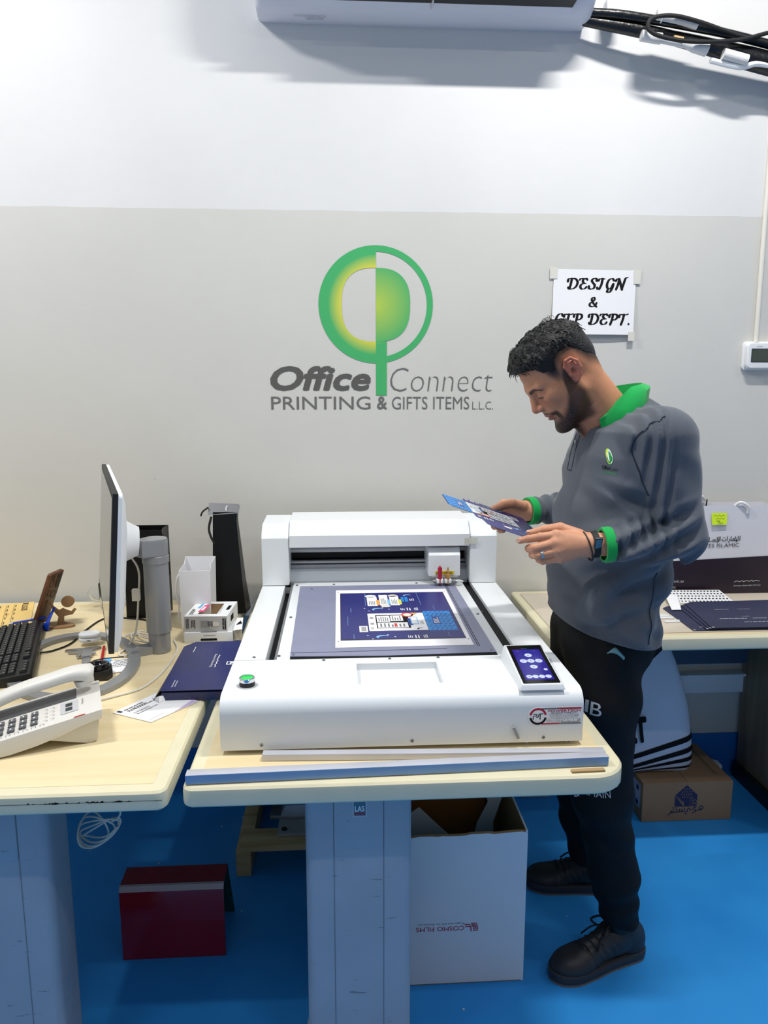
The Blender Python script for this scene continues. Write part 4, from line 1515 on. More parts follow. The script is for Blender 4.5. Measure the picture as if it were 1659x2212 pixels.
def shirt(P):
    x, y, z = P[:, 0], P[:, 1], P[:, 2]
    t = torso(P)
    # soft cloth folds over belly and chest
    w = sin_ = np.sin((z * 34 + x * 16 + 1.3 * np.sin(x * 23 + y * 9))) * 0.0050 * sstep(z, 1.42, 1.20)
    w = w + np.sin(z * 62 - x * 41 + 2.0 * np.sin(z * 17 + y * 11)) * 0.0028 * sstep(z, 1.36, 1.18)
    w = w + np.sin((x * 0.8 + z * 0.55) * 70 + 2 * np.sin(z * 21)) * 0.0035 * sstep(z, 1.08, 0.98) * sstep(z, 0.83, 0.90)
    # drag lines from the armpit across the chest
    w = w - 0.006 * np.exp(-((z - 1.275 + 0.28 * (x - 0.66)) / 0.018) ** 2) * sstep(x, 0.58, 0.66)
    w = w - 0.007 * np.exp(-((z - 1.225 + 0.65 * (x - 0.66)) / 0.02) ** 2) * sstep(x, 0.575, 0.63)
    w = w + 0.006 * np.exp(-((z - 1.02 - 0.55 * (x - 0.66)) / 0.022) ** 2) * sstep(x, 0.58, 0.66) * sstep(x, 0.80, 0.74)
    w = w + 0.005 * np.exp(-((z - 0.955 - 0.35 * (x - 0.66)) / 0.016) ** 2) * sstep(x, 0.58, 0.66) * sstep(x, 0.80, 0.74)
    t = t + 1.6 * w * (0.3 + 0.7 * sstep(x, 0.83, 0.76)) * (0.45 + 0.55 * sstep(x, 0.56, 0.62))
    t = smax(t, (z - (1.488 - 0.55 * np.maximum(0, x - 0.742) - 0.35 * np.maximum(0, np.abs(y - 1.83) - 0.04))) * 0.85, 0.03)
    zh = np.interp(x, [0.545, 0.575, 0.61, 0.66, 0.72, 0.79, 0.83], [0.928, 0.918, 0.905, 0.896, 0.888, 0.872, 0.862])
    t = smax(t, zh - z, 0.008)
    n, f = arms(P)
    # sleeve folds: tight rings along the forearm, deeper creases inside the elbow
    s = along(P, ELN, CUN)
    ph = s * 46 + (z - 1.15) * 34 + 0.9 * np.sin((y - 1.6) * 40)
    n = n + 0.0062 * np.sin(ph) * sstep(s, 0.05, 0.3) * sstep(s, 1.0, 0.86) * sstep(z, 1.11, 1.17)
    u = along(P, SHN, ELN)
    n = n + 0.010 * np.sin(u * 26 + (x - 0.74) * 46) * sstep(u, 0.55, 0.82) * sstep(x, 0.83, 0.77)
    n = n + 0.003 * np.sin(u * 9 - (x - 0.74) * 60) * sstep(u, 0.12, 0.3) * sstep(u, 0.8, 0.6)
    s2 = along(P, ELF, CUF)
    f = f + 0.004 * np.sin(s2 * 40) * sstep(s2, 0.2, 0.4)
    n = n + 0.010 * sstep(s, 0.76, 0.90)
    n = np.maximum(n, (s - 0.94) * 0.18)
    f = np.maximum(f, (s2 - 0.95) * 0.22)
    d = smin(smin(t, n, 0.020 + 0.045 * sstep(z, 1.33, 1.41)), f, 0.020 + 0.045 * sstep(z, 1.33, 1.41))
    # neck opening
    hole = rc(P, (0.606, 1.815, 1.545), (0.695, 1.828, 1.474), 0.048, 0.050)
    return smax(d, -hole, 0.006)


NL = [A3(0.660, 1.758, 0.86), A3(0.663, 1.735, 0.72), A3(0.664, 1.715, 0.47), A3(0.706, 1.713, 0.25), A3(0.727, 1.713, 0.135)]
NR = [0.092, 0.084, 0.070, 0.059, 0.050]
FL = [A3(0.665, 1.905, 0.86), A3(0.668, 1.925, 0.72), A3(0.660, 1.945, 0.47), A3(0.710, 1.985, 0.25), A3(0.735, 2.0, 0.125)]
FR = [0.092, 0.084, 0.072, 0.058, 0.052]


def trousers(P):
    x, y, z = P[:, 0], P[:, 1], P[:, 2]
    h = el(P, (0.696, 1.83, 0.88), (0.126, 0.152, 0.15))
    n = chain(P, NL, NR, 0.03)
    f = chain(P, FL, FR, 0.03)
    n = n + np.sin(z * 58 + x * 44 + 2 * np.sin(z * 19)) * 0.003 * sstep(z, 0.62, 0.5) * sstep(z, 0.3, 0.4)
    n = n + np.sin(z * 90 - x * 40 + y * 30) * 0.0028 * sstep(z, 0.32, 0.2)
    n = n + np.sin(z * 30 + x * 52) * 0.004 * sstep(z, 0.6, 0.75)
    f = f + np.sin(z * 70 + x * 50) * 0.002 * sstep(z, 0.55, 0.3)
    n = smax(n, 0.118 - 0.25 * (x - 0.72) - z, 0.006)
    f = smax(f, 0.105 - z, 0.006)
    d = smin(smin(n, f, 0.012), h, 0.03)
    return smax(d, z - 0.98, 0.01)


def cranium(Q):
    return smin(el(Q, (-0.002, 0, 0.036), (0.091, 0.0735, 0.071)), el(Q, (-0.03, 0, 0.005), (0.062, 0.066, 0.07)), 0.02)


def ear_sdf(Q):
    s = np.abs(Q[:, 1])
    P = np.stack([Q[:, 0], s, Q[:, 2]], 1)
    disc = el(P, (-0.004, 0.075, 0.002), (0.0155, 0.007, 0.028))
    disc = smin(disc, el(P, (0.003, 0.073, -0.02), (0.009, 0.006, 0.011)), 0.006)
    hx = [(0.007, 0.076, 0.006), (0.010, 0.079, 0.019), (0.002, 0.083, 0.030), (-0.011, 0.086, 0.029), (-0.0195, 0.087, 0.015), (-0.0185, 0.085, -0.002), (-0.0095, 0.081, -0.017), (0.002, 0.077, -0.0245)]
    rim = None
    for i in range(len(hx) - 1):
        r = rc(P, hx[i], hx[i + 1], 0.0038, 0.0038)
        rim = r if rim is None else smin(rim, r, 0.002)
    ant = chain(P, [(-0.0105, 0.081, 0.018), (-0.0115, 0.081, 0.003), (-0.004, 0.079, -0.011)], [0.003, 0.0034, 0.0034], 0.003)
    d = smin(smin(disc, rim, 0.004), ant, 0.003)
    con = el(P, (-0.0025, 0.0845, -0.001), (0.0068, 0.009, 0.0095))
    d = smax(d, -con, 0.003)
    tr = el(P, (0.0085, 0.077, -0.004), (0.004, 0.004, 0.006))
    return smin(d, tr, 0.003)


def face(Q):
    s = np.abs(Q[:, 1])
    P = np.stack([Q[:, 0], s, Q[:, 2]], 1)
    d = cranium(Q)
    d = smin(d, el(P, (0.034, 0, -0.040), (0.056, 0.055, 0.074)), 0.03)
    d = smin(d, rc(P, (0.002, 0.050, -0.052), (0.060, 0.016, -0.104), 0.019, 0.019), 0.022)
    d = smin(d, el(P, (0.066, 0, -0.106), (0.019, 0.020, 0.016)), 0.014)
    d = smin(d, el(P, (0.055, 0.043, -0.020), (0.026, 0.020, 0.022)), 0.02)
    d = smin(d, rc(P, (0.084, 0.008, 0.012), (0.071, 0.044, 0.016), 0.012, 0.010), 0.014)
    # eyes with lowered lids
    d = smax(d, -el(P, (0.100, 0.031, -0.004), (0.019, 0.017, 0.012)), 0.010)
    d = smin(d, el(P, (0.074, 0.031, -0.006), (0.0135, 0.0145, 0.0125)), 0.003)
    lid = rc(P, (0.086, 0.020, -0.012), (0.081, 0.043, -0.0105), 0.0022, 0.0018)
    d = smin(d, lid, 0.003)
    # nose
    d = smin(d, rc(P, (0.087, 0, 0.004), (0.1025, 0, -0.034), 0.0078, 0.0105), 0.009)
    d = smin(d, el(P, (0.0915, 0.0112, -0.0385), (0.0115, 0.0072, 0.0085)), 0.006)
    d = smax(d, -el(P, (0.095, 0.0065, -0.0475), (0.0045, 0.0028, 0.004)), 0.002)
    # mouth
    d = smin(d, el(P, (0.078, 0, -0.057), (0.014, 0.027, 0.014)), 0.010)
    d = smin(d, el(P, (0.0845, 0, -0.0635), (0.0095, 0.0205, 0.0048)), 0.004)
    d = smin(d, el(P, (0.0825, 0, -0.0750), (0.0095, 0.0175, 0.0052)), 0.004)
    d = smax(d, -rc(P, (0.0955, 0, -0.0693), (0.079, 0.026, -0.0703), 0.0026, 0.0014), 0.002)
    d = smax(d, -el(P, (0.098, 0, -0.088), (0.012, 0.02, 0.006)), 0.008)
    # beard gives the chin some body
    d = smin(d, el(P, (0.070, 0, -0.110), (0.0225, 0.026, 0.017)), 0.008)
    return smin(d, ear_sdf(Q), 0.003)


NB0, NB1 = A3(0.592, 1.80, 1.518), A3(0.722, 1.83, 1.365)


def head_neck(P):
    d = face(to_head(P))
    n = rc(P, NB0, NB1, 0.056, 0.066)
    d = smin(d, n, 0.022)
    ap = rc(P, (0.578, 1.80, 1.432), (0.640, 1.82, 1.37), 0.012, 0.02)
    return smin(d, ap, 0.02)


def hand(P, wrist, arm, palm, fingers, thumb):
    d = rc(P, arm, wrist, 0.029, 0.0265)
    for a, b, ra, rb in palm:
        d = smin(d, rc(P, a, b, ra, rb), 0.010)
    for pts, r in fingers:
        d = smin(d, chain(P, pts, r, 0.002), 0.0035)
        for k in (1, 2):                              # knuckles
            c = pts[k]
            d = smin(d, np.sqrt(((P - c) ** 2).sum(1)) - r[k] * 1.06, 0.002)
    d = smin(d, chain(P, thumb[0], thumb[1], 0.003), 0.006)
    return d


WN = A3(0.575, 1.637, 1.146)
fN = [([A3(0.494, 1.634, 1.170), A3(0.456, 1.632, 1.1665), A3(0.432, 1.640, 1.161), A3(0.414, 1.648, 1.1555)], [0.0108, 0.0096, 0.0086, 0.0075]),
      ([A3(0.489, 1.624, 1.154), A3(0.441, 1.622, 1.143), A3(0.437, 1.652, 1.136), A3(0.455, 1.672, 1.136)], [0.0112, 0.0102, 0.009, 0.008]),
      ([A3(0.493, 1.620, 1.136), A3(0.448, 1.621, 1.1265), A3(0.446, 1.651, 1.121), A3(0.464, 1.667, 1.122)], [0.0108, 0.0098, 0.0088, 0.0078]),
      ([A3(0.503, 1.623, 1.119), A3(0.463, 1.627, 1.1125), A3(0.462, 1.652, 1.109), A3(0.477, 1.664, 1.110)], [0.010, 0.0088, 0.0078, 0.007])]
tN = ([A3(0.552, 1.648, 1.166), A3(0.512, 1.663, 1.181), A3(0.476, 1.674, 1.1745), A3(0.447, 1.682, 1.1655)], [0.0155, 0.0128, 0.0108, 0.0088])
pN = [(WN, fN[0][0][0], 0.0235, 0.0135), (WN, fN[1][0][0], 0.0235, 0.014), (WN, fN[2][0][0], 0.0225, 0.0135), (WN, fN[3][0][0], 0.0215, 0.0125),
      (A3(0.545, 1.650, 1.150), A3(0.505, 1.645, 1.145), 0.02, 0.016)]
WF = A3(0.520, 1.985, 1.169)
fF = [([A3(0.450, 1.982, 1.189), A3(0.416, 1.975, 1.172), A3(0.402, 1.955, 1.160), A3(0.396, 1.935, 1.157)], [0.0108, 0.0096, 0.0086, 0.0075]),
      ([A3(0.446, 1.994, 1.175), A3(0.412, 1.985, 1.155), A3(0.406, 1.960, 1.147), A3(0.404, 1.940, 1.148)], [0.0112, 0.010, 0.009, 0.008]),
      ([A3(0.450, 1.999, 1.158), A3(0.424, 1.990, 1.137), A3(0.422, 1.965, 1.130), A3(0.424, 1.945, 1.132)], [0.0108, 0.0096, 0.0086, 0.0076]),
      ([A3(0.460, 1.998, 1.142), A3(0.440, 1.990, 1.124), A3(0.440, 1.970, 1.118), A3(0.444, 1.955, 1.120)], [0.010, 0.0086, 0.0076, 0.007])]
tF = ([A3(0.498, 1.968, 1.184), A3(0.466, 1.955, 1.194), A3(0.436, 1.945, 1.190), A3(0.412, 1.937, 1.183)], [0.0155, 0.013, 0.011, 0.0088])
pF = [(WF, fF[0][0][0], 0.0235, 0.0135), (WF, fF[1][0][0], 0.0235, 0.014), (WF, fF[2][0][0], 0.0225, 0.0135), (WF, fF[3][0][0], 0.0215, 0.0125)]


def hand_near(P):
    return hand(P, WN, A3(0.66, 1.63, 1.15), pN, fN, tN)


def hand_far(P):
    return hand(P, WF, A3(0.62, 2.02, 1.17), pF, fF, tF)


def bare(P):
    t = torso(P, -0.05)
    n, f = arms(P, -0.022)
    d = smin(smin(t, n, 0.03), f, 0.03)
    d = smax(d, 0.9 - P[:, 2], 0.01)
    d = smax(d, P[:, 2] - 1.42, 0.01)
    d = smin(d, el(P, (0.680, 1.83, 0.90), (0.105, 0.15, 0.13)), 0.03)
    for c, r in ((NL, NR), (FL, FR)):
        d = smin(d, chain(P, c[:-1] + [c[-1] - A3(0, 0, 0.05)], [k - 0.018 for k in r], 0.03), 0.02)
    return d


# ---------------------------------------------------------------- colours of the skin
def skin_colour(V):
    Q = to_head(V)
    x, s, z = Q[:, 0], np.abs(Q[:, 1]), Q[:, 2]
    base = np.array([lin(204), lin(142), lin(106)])
    C = np.tile(base, (len(V), 1))
    hd = sstep(V[:, 2], 1.36, 1.40)

    def mix(m, col):
        nonlocal C
        c = np.array([lin(k) for k in col])
        C = C * (1 - m[:, None]) + c * m[:, None]
    nz = 0.5 + 0.5 * np.sin(x * 900 + 3 * np.sin(z * 700)) * np.sin(z * 820 + s * 640)
    rnd = np.random.RandomState(4).rand(len(V))
    mix(0.35 * hd * np.exp(-((x - 0.075) ** 2 + (s - 0.04) ** 2 + (z + 0.02) ** 2) / 0.02 ** 2), (176, 96, 78))
    mix(0.5 * hd * np.exp(-((x - 0.1) ** 2 + s ** 2 + (z + 0.036) ** 2) / 0.016 ** 2), (182, 96, 78))
    mix(0.6 * hd * sstep(s, 0.070, 0.078) * (np.abs(x) < 0.03) * (np.abs(z) < 0.04), (196, 104, 88))
    # lips
    lip = hd * sstep(x, 0.078, 0.084) * sstep(s, 0.026, 0.02) * sstep(np.abs(z + 0.0695), 0.0125, 0.009)
    mix(0.7 * lip, (140, 84, 74))
    # beard: sideburn, jaw, chin, moustache
    zb = np.interp(x, [-0.02, 0.005, 0.02, 0.034, 0.05, 0.066, 0.09, 0.12], [0.03, 0.03, 0.012, -0.040, -0.062, -0.078, -0.084, -0.084])
    b = sstep(z, zb + 0.012, zb - 0.014) * sstep(x, -0.012, 0.006) * sstep(s, 0.082, 0.074)
    under = sstep(z, -0.135, -0.118) * sstep(x, -0.01, 0.012)
    b = b * np.where(z < -0.10, np.maximum(under, sstep(x, 0.03, 0.05)), 1)
    dens = 0.86 + 0.13 * sstep(x, 0.02, 0.05)
    b = b * dens
    mo = sstep(np.sqrt((z + 0.0565 + 0.28 * np.maximum(s - 0.006, 0)) ** 2), 0.0065, 0.0035) * sstep(s, 0.036, 0.028) * sstep(x, 0.06, 0.072)
    mo = np.maximum(mo, sstep(np.abs(s - 0.031), 0.008, 0.004) * sstep(np.abs(z + 0.076), 0.022, 0.014) * sstep(x, 0.05, 0.06))
    so = sstep(s, 0.011, 0.006) * sstep(np.abs(z + 0.088), 0.009, 0.005) * sstep(x, 0.06, 0.07)
    b = np.maximum(b, np.maximum(0.92 * mo, 0.85 * so)) * (1 - 0.9 * lip)
    mix(hd * b * (0.88 + 0.12 * rnd), (22, 17, 16))
    # faded hair on the sides and nape
    az = np.degrees(np.arctan2(s, x))
    zl = np.interp(az, HAZ, HZL)
    fd = sstep(z, zl - 0.014, zl + 0.024) ** 0.8 * hd * sstep(az, 44, 54)
    mix(np.clip(fd, 0, 1) * (0.88 + 0.1 * rnd), (24, 20, 19))
    # brows and lash line
    bz = 0.0085 + 0.004 * sstep(s, 0.012, 0.030) - 0.007 * sstep(s, 0.036, 0.050)
    br = sstep(np.abs(z - bz), 0.0052, 0.0028) * sstep(s, 0.009, 0.014) * sstep(s, 0.054, 0.046) * sstep(x, 0.055, 0.062)
    mix(hd * 0.9 * br, (28, 22, 20))
    ll = sstep(np.abs(z + 0.0125 - 0.06 * (s - 0.031)), 0.0026, 0.0012) * sstep(np.abs(s - 0.031), 0.0150, 0.012) * sstep(x, 0.068, 0.074)
    mix(hd * 0.85 * ll, (40, 26, 22))
    mix(hd * 0.28 * np.exp(-((s - 0.03) ** 2 / 0.018 ** 2 + (z + 0.004) ** 2 / 0.010 ** 2)) * sstep(x, 0.06, 0.075), (120, 72, 56))
    return C


HAZ = [0, 14, 30, 42, 52, 60, 68, 76, 90, 112, 130, 155, 180]
HZL = [0.062, 0.062, 0.060, 0.052, 0.022, 0.002, 0.000, 0.026, 0.036, 0.030, -0.012, -0.040, -0.048]


def hair_fn(P):
    Q = to_head(P)
    x, s, z = Q[:, 0], np.abs(Q[:, 1]), Q[:, 2]
    az = np.degrees(np.arctan2(s, x))
    zl = np.interp(az, HAZ, HZL) + 0.022 * sstep(az, 46, 58)
    up = sstep(z, 0.03, 0.085)
    t = 0.0006 + 0.013 * up + 0.007 * sstep(x, 0.03, 0.075) * sstep(z, 0.05, 0.085) + 0.002 * sstep(z, zl, zl + 0.025)
    t = t - 0.0025 * sstep(x, -0.02, -0.08) * up
    t = t + up * 0.0022 * np.sin(x * 260 + 3 * np.sin(s * 120 + z * 60)) * np.sin(s * 230 + 2.5 * np.sin(x * 150))
    d = cranium(Q) - t
    return smax(d, (zl - z) * 0.8, 0.004)


mat('skin', (190, 132, 102), 0.5, spec=0.4, attr='Col', vary=0.05, vscale=160, bump=0.12, bscale=420)
MATS['skin'].node_tree.nodes['Principled BSDF'].inputs['Subsurface Weight'].default_value = 0.08
MATS['skin'].node_tree.nodes['Principled BSDF'].inputs['Subsurface Radius'].default_value = (0.012, 0.004, 0.002)
mat('hair', (7, 6, 6), 0.38, spec=0.4, vary=0.4, vscale=260, bump=0.9, bscale=260)
mat('shirt_grey', (86, 92, 102), 0.85, spec=0.2, sheen=0.25, vary=0.04, vscale=300, bump=0.12, bscale=700)
mat('shirt_dark', (46, 52, 64), 0.9, spec=0.1)
mat('shirt_green', (14, 164, 78), 0.8, spec=0.2, sheen=0.2, vary=0.05, vscale=300, bump=0.15, bscale=700)
mat('trouser_black', (10, 10, 12), 0.7, spec=0.25, vary=0.1, vscale=40, bump=0.3, bscale=60)
mat('shoe_leather', (34, 35, 38), 0.45, spec=0.45, bump=0.15, bscale=240)
mat('shoe_sole', (46, 46, 50), 0.55)
mat('gum_sole', (112, 96, 84), 0.6)
mat('lace', (22, 22, 24), 0.8)
mat('nail', (206, 158, 140), 0.35)

man = thing('person', (0.70, 1.84, 0.0), 'man in grey shirt with green collar, head bowed, holding a printed carton', 'person')
chunks, cols = [], []
for fn, lo, hi, h in ((bare, (0.46, 1.52, 0.06), (0.90, 2.16, 1.47), 0.012),
                      (head_neck, (0.42, 1.69, 1.345), (0.80, 1.92, 1.68), 0.0023),
                      (hand_near, (0.395, 1.59, 1.085), (0.625, 1.71, 1.215), 0.0017),
                      (hand_far, (0.375, 1.90, 1.10), (0.555, 2.03, 1.225), 0.0019)):
    v, q = nets(fn, lo, hi, h)
    chunks.append((v, q, 0))
    cols.append(skin_colour(v) if fn is head_neck else np.tile([lin(206), lin(148), lin(116)], (len(v), 1)))
    if fn in (hand_near,):
        c = cols[-1]
        for pts, r in fN:
            for k in (1, 2):
                d = np.sqrt(((v - pts[k]) ** 2).sum(1))
                m = (0.35 * np.exp(-(d / 0.009) ** 2))[:, None]
                c[:] = c * (1 - m) + np.array([lin(170), lin(104), lin(82)]) * m
mcol = np.concatenate([c[0] for c in chunks])[:, 2] < 0.32
ccat = np.concatenate(cols)
ccat[mcol] = lin(16)
cols = [ccat]
body = np_object('body', chunks, ['skin'], man, np.concatenate(cols))

v, q = nets(hair_fn, (0.395, 1.70, 1.44), (0.70, 1.90, 1.70), 0.0028)
rs = np.random.RandomState(11)
strand = MB()
top = v[(to_head(v.astype(np.float32))[:, 2] > 0.062)]
for i in range(420):
    p = top[rs.randint(len(top))]
    Qp = to_head(p[None].astype(np.float32))[0]
    nrm = (RH @ np.array([Qp[0] * 0.9, Qp[1] * 1.4, Qp[2] - 0.02]))
    nrm /= np.linalg.norm(nrm)
    tdir = np.cross(nrm, rs.randn(3))
    tdir /= np.linalg.norm(tdir)
    L = 0.011 + 0.009 * rs.rand()
    a = 0.5 + 0.9 * rs.rand()
    pts = [p + nrm * (-0.0008 + 0.0022 * sin(a * k)) + tdir * L * k / 3 + np.cross(nrm, tdir) * 0.004 * sin(k * 1.4 + i) for k in range(4)]
    strand.tube(pts, [0.0011, 0.0010, 0.0005], 4, 0, 2)
for i in range(14):                                    # cowlick on the crown
    p = E0 + RH @ A3(-0.045 + 0.012 * rs.randn() * 0.6, 0.006 * rs.randn(), 0.112)
    d1 = RH @ A3(0.3 + 0.5 * rs.randn(), rs.randn() * 0.5, 1.0)
    d1 /= np.linalg.norm(d1)
    d2 = RH @ A3(0.8, 0.4 * rs.randn(), -0.2)
    strand.tube([p, p + d1 * 0.010, p + d1 * 0.016 + d2 * 0.006, p + d1 * 0.013 + d2 * 0.013], [0.0006, 0.0005, 0.0003], 4, 0, 3)
sv, sf = np.array(strand.v), strand.f
hair = np_object('hair', [(v, q, 0)], ['hair'], man)
strand.build('strands', ['hair'], hair)

v, q = nets(shirt, (0.47, 1.54, 0.79), (0.88, 2.14, 1.53), 0.0045)
sh_o = np_object('shirt', [(v, q, 0)], ['shirt_grey'], man)
tag(sh_o, 'grey long sleeved shirt')

# seams, placket, chest emblem: stitched marks lying on the cloth
mb = MB()
def px_poly(pts):
    return pts
arm_seam = [(0.697, 1.262), (0.680, 1.305), (0.664, 1.365), (0.668, 1.389), (0.686, 1.418), (0.722, 1.440)]
mb.ribbon(arm_seam, 0.0026, (0, 1.5, 0), X1, Z1, 0, 8)
drape(mb, shirt, 1.50, 1.95, 0.0014)
mb.build('seam', ['shirt_dark'], sh_o)
mb = MB()
mb.ribbon([(0.738, 1.08), (0.735, 1.03), (0.728, 0.96), (0.722, 0.905)], 0.0018, (0, 1.5, 0), X1, Z1, 0, 8)
drape(mb, shirt, 1.50, 1.95, 0.0014)
mb.build('seam', ['shirt_dark'], sh_o)
def front_points(off, zs, lift=0.0006):
    """points on the chest, marching in from the front of the body"""
    out = []
    for z in zs:
        st = A3(float(np.interp(z, TZ, TC)), 1.83, z) + bf * 0.30 + bl * off
        t = np.arange(0, 0.30, 0.001, dtype=np.float32)
        f = shirt(st[None] - t[:, None] * bf[None])
        k = int(np.argmax(f < 0))
        out.append(Vector((st - bf * (t[k] - lift)).tolist()))
    return out


mb = MB()
zs_ = np.linspace(1.385, 1.295, 9)
for off in (-0.045, -0.010):
    mb.tube(front_points(off, zs_), 0.0011, 6)
mb.tube([front_points(o_, [1.295])[0] for o_ in np.linspace(-0.045, -0.010, 5)], 0.0011, 6)
mb.build('placket_stitching', ['shirt_dark'], sh_o)
mat('badge_white', (232, 240, 228), 0.7)
mat('badge_green', (22, 150, 70), 0.7)
mat('badge_yellow', (206, 216, 60), 0.7)
mat('badge_black', (18, 20, 24), 0.8)
mb = MB()
cx, cz = 0.628, 1.345


def squeeze(b, k=0.5):
    b.v = [(cx + (p[0] - cx) * k, p[1], cz + (p[2] - cz) * 1.12) for p in b.v]


for r, m in ((1.0, 0), ):
    mb.flat(circle(cx, cz, 0.0108, 24, 0.0168), (0, 1.5, 0), X1, Z1, 1)
squeeze(mb)
drape(mb, shirt, 1.50, 1.95, 0.0012)
m2 = MB()
m2.flat([(cx + 0.0095 * cos(a), cz + 0.0155 * sin(a)) for a in np.linspace(-pi / 2, pi / 2, 14)], (0, 1.5, 0), X1, Z1, 0)
m2.flat([(cx + 0.0095 * cos(a), cz + 0.0155 * sin(a)) for a in np.linspace(pi / 2, 1.5 * pi, 14)], (0, 1.5, 0), X1, Z1, 2)
squeeze(m2)
drape(m2, shirt, 1.50, 1.95, 0.0017)
m3 = MB()
m3.flat([(cx - 0.0005 - 0.0055 * cos(a), cz + 0.010 * sin(a)) for a in np.linspace(-pi / 2, pi / 2, 12)], (0, 1.5, 0), X1, Z1, 0)
m3.flat([(cx + 0.0058 * cos(a), cz + 0.0100 * sin(a)) for a in np.linspace(-pi / 2, pi / 2, 12)], (0, 1.5, 0), X1, Z1, 1)
m3.flat([(cx, cz - 0.017), (cx + 0.002, cz - 0.017), (cx + 0.002, cz), (cx, cz)], (0, 1.5, 0), X1, Z1, 1)
m3.text('Office', (cx - 0.0235, 1.5, cz - 0.0275), X1, Vector((0, 0, 1)), 0.022, 0.0085, 3, 0.02)
m3.text('Connect', (cx + 0.0, 1.5, cz - 0.029), X1, Vector((0, 0, 1)), 0.023, 0.008, 3, -0.01)
m3.text('Your Office Partner', (cx - 0.026, 1.5, cz - 0.036), X1, Vector((0, 0, 1)), 0.047, 0.0055, 1, 0.0)
squeeze(m3)
drape(m3, shirt, 1.50, 1.95, 0.0022)
for p in (m2, m3):
    mb.add(p.v, p.f, 0)
    mb.m[-len(p.f):] = p.m
mb.build('chest_emblem', ['badge_white', 'badge_green', 'badge_yellow', 'badge_black'], sh_o)
mb = MB()
bp_ = front_points(-0.026, [1.368], 0.002)[0]
mb.lathe([(0, 0.0048), (0.0014, 0.0048), (0.002, 0.003)], bp_, bf.tolist(), 14)
mb.build('button', ['light_grey'], sh_o)

# collar: stand, fold and fall, running round the neck with a gap at the throat
rings = [[], [], [], []]
N = 40
for i in range(N + 1):
    a = radians(-134) + radians(268) * i / N          # 0 = nape, negative = far side
    ca, sa = cos(a), sin(a)
    fr = (1 - ca) / 2
    side = abs(sa)
    base = A3(0.682, 1.825, 1.475)
    up = A3(0.067 * ca, -0.070 * sa, float(np.interp(ca, [-0.72, -0.4, 0, 0.25, 1], [-0.044, -0.014, 0.014, 0.030, 0.040])))
    dz = float(np.interp(ca, [-0.72, 0, 1], [-0.074, -0.042, 0.008]))
    dn = A3(0.078 * ca + 0.002, -0.102 * sa, dz)
    md = (up * 0.45 + dn * 0.55) + A3(0.010 * ca, -0.010 * sa, 0.012)
    inn = A3(0.062 * ca, -0.062 * sa, 0.040 * ca - 0.05)
    for k, q_ in enumerate((inn, up, md, dn)):
        rings[k].append(base + q_)
mb = MB()
mb.loft(rings, 0, False, False)
inner = [[p * 1.0 - A3(0.004 * cos(0), 0, 0.002) for p in r] for r in rings[1:]]
mb.build('collar', ['shirt_green'], sh_o, 60)
col = sh_o.children[-1]
md_ = col.modifiers.new('solid', 'SOLIDIFY')
md_.thickness = 0.003
md_ = col.modifiers.new('sub', 'SUBSURF')
md_.levels = md_.render_levels = 2


def cuff(a, b, r0, name='cuff'):
    mb = MB()
    ax = Vector(a) - Vector(b)
    mb.lathe([(0.0, r0 - 0.006), (0.0, r0), (0.004, r0 + 0.001), (0.018, r0 + 0.0012), (0.022, r0), (0.022, r0 - 0.006)], Vector(b) + ax.normalized() * -0.004, ax, 28, 0, False)
    return mb.build(name, ['shirt_green'], sh_o, 50)


cuff(ELN, CUN, 0.0405)
cuff(ELF, CUF, 0.0375)
# watch and cord bracelet on the near wrist, ring on the ring finger
wat = MB()
dirw = Vector((ELN - CUN).tolist()).normalized()
wat.lathe([(0, 0.0280), (0, 0.0302), (0.014, 0.0312), (0.014, 0.029)], Vector((0.577, 1.6365, 1.1463)), dirw, 28, 0, False)
wat = wat.build('watch', ['black_rubber'], man)
mb = MB()
mb.M = frame_at((0.583, 1.607, 1.155), 0, radians(20), 0)
mb.box(-0.009, 0.009, -0.004, 0.004, -0.016, 0.016, 0, 0.003)
mb.box(-0.0065, 0.0065, -0.0046, -0.0038, -0.012, 0.012, 1, 0.0005)
mb.build('watch_case', ['dark_grey', 'badge_grey'], wat)
mb = MB()
ringpts = [Vector((0.571, 1.637, 1.143)) + Vector((-0.012 * sin(t) * 0.8 - 0.003, 0.031 * cos(t), 0.033 * sin(t))) for t in np.linspace(0, 2 * pi, 26)[:-1]]
mb.tube(ringpts, 0.0017, 6, 0, 0, True)
for t in np.linspace(3.6, 5.2, 7):
    p = Vector((0.571, 1.637, 1.143)) + Vector((-0.012 * sin(t) * 0.8 - 0.003, 0.031 * cos(t), 0.033 * sin(t)))
    mb.ell(p, (0.0028, 0.0028, 0.0028), 8, 6)
mb.build('cord_bracelet', ['black'], man)
mb = MB()
a, b = Vector(fN[2][0][0].tolist()), Vector(fN[2][0][1].tolist())
p = a.lerp(b, 0.78)
mb.lathe([(-0.003, 0.0103), (-0.003, 0.0116), (0.003, 0.0116), (0.003, 0.0103)], p, b - a, 20, 0, False)
mb.build('finger_ring', ['silver'], man)
mb = MB()
for p0, p1, r, nd in ((fN[0][0][2], fN[0][0][3], 0.0075, (-0.35, -0.75, 0.25)), (tN[0][2], tN[0][3], 0.0088, (-0.25, -0.5, 0.9))):
    c = Vector(p1.tolist())
    d = (Vector(p1.tolist()) - Vector(p0.tolist())).normalized()
    nn = Vector(nd)
    nn = (nn - d * nn.dot(d)).normalized()
    sd = d.cross(nn)
    mb.loft([[c + nn * (r * hh) + d * (0.002 + 0.0055 * cos(t)) + sd * (0.0046 * sin(t)) for t in np.linspace(0, 2 * pi, 14)[:-1]] for hh in (0.6, 1.02)])
mb.build('fingernails', ['nail'], body)

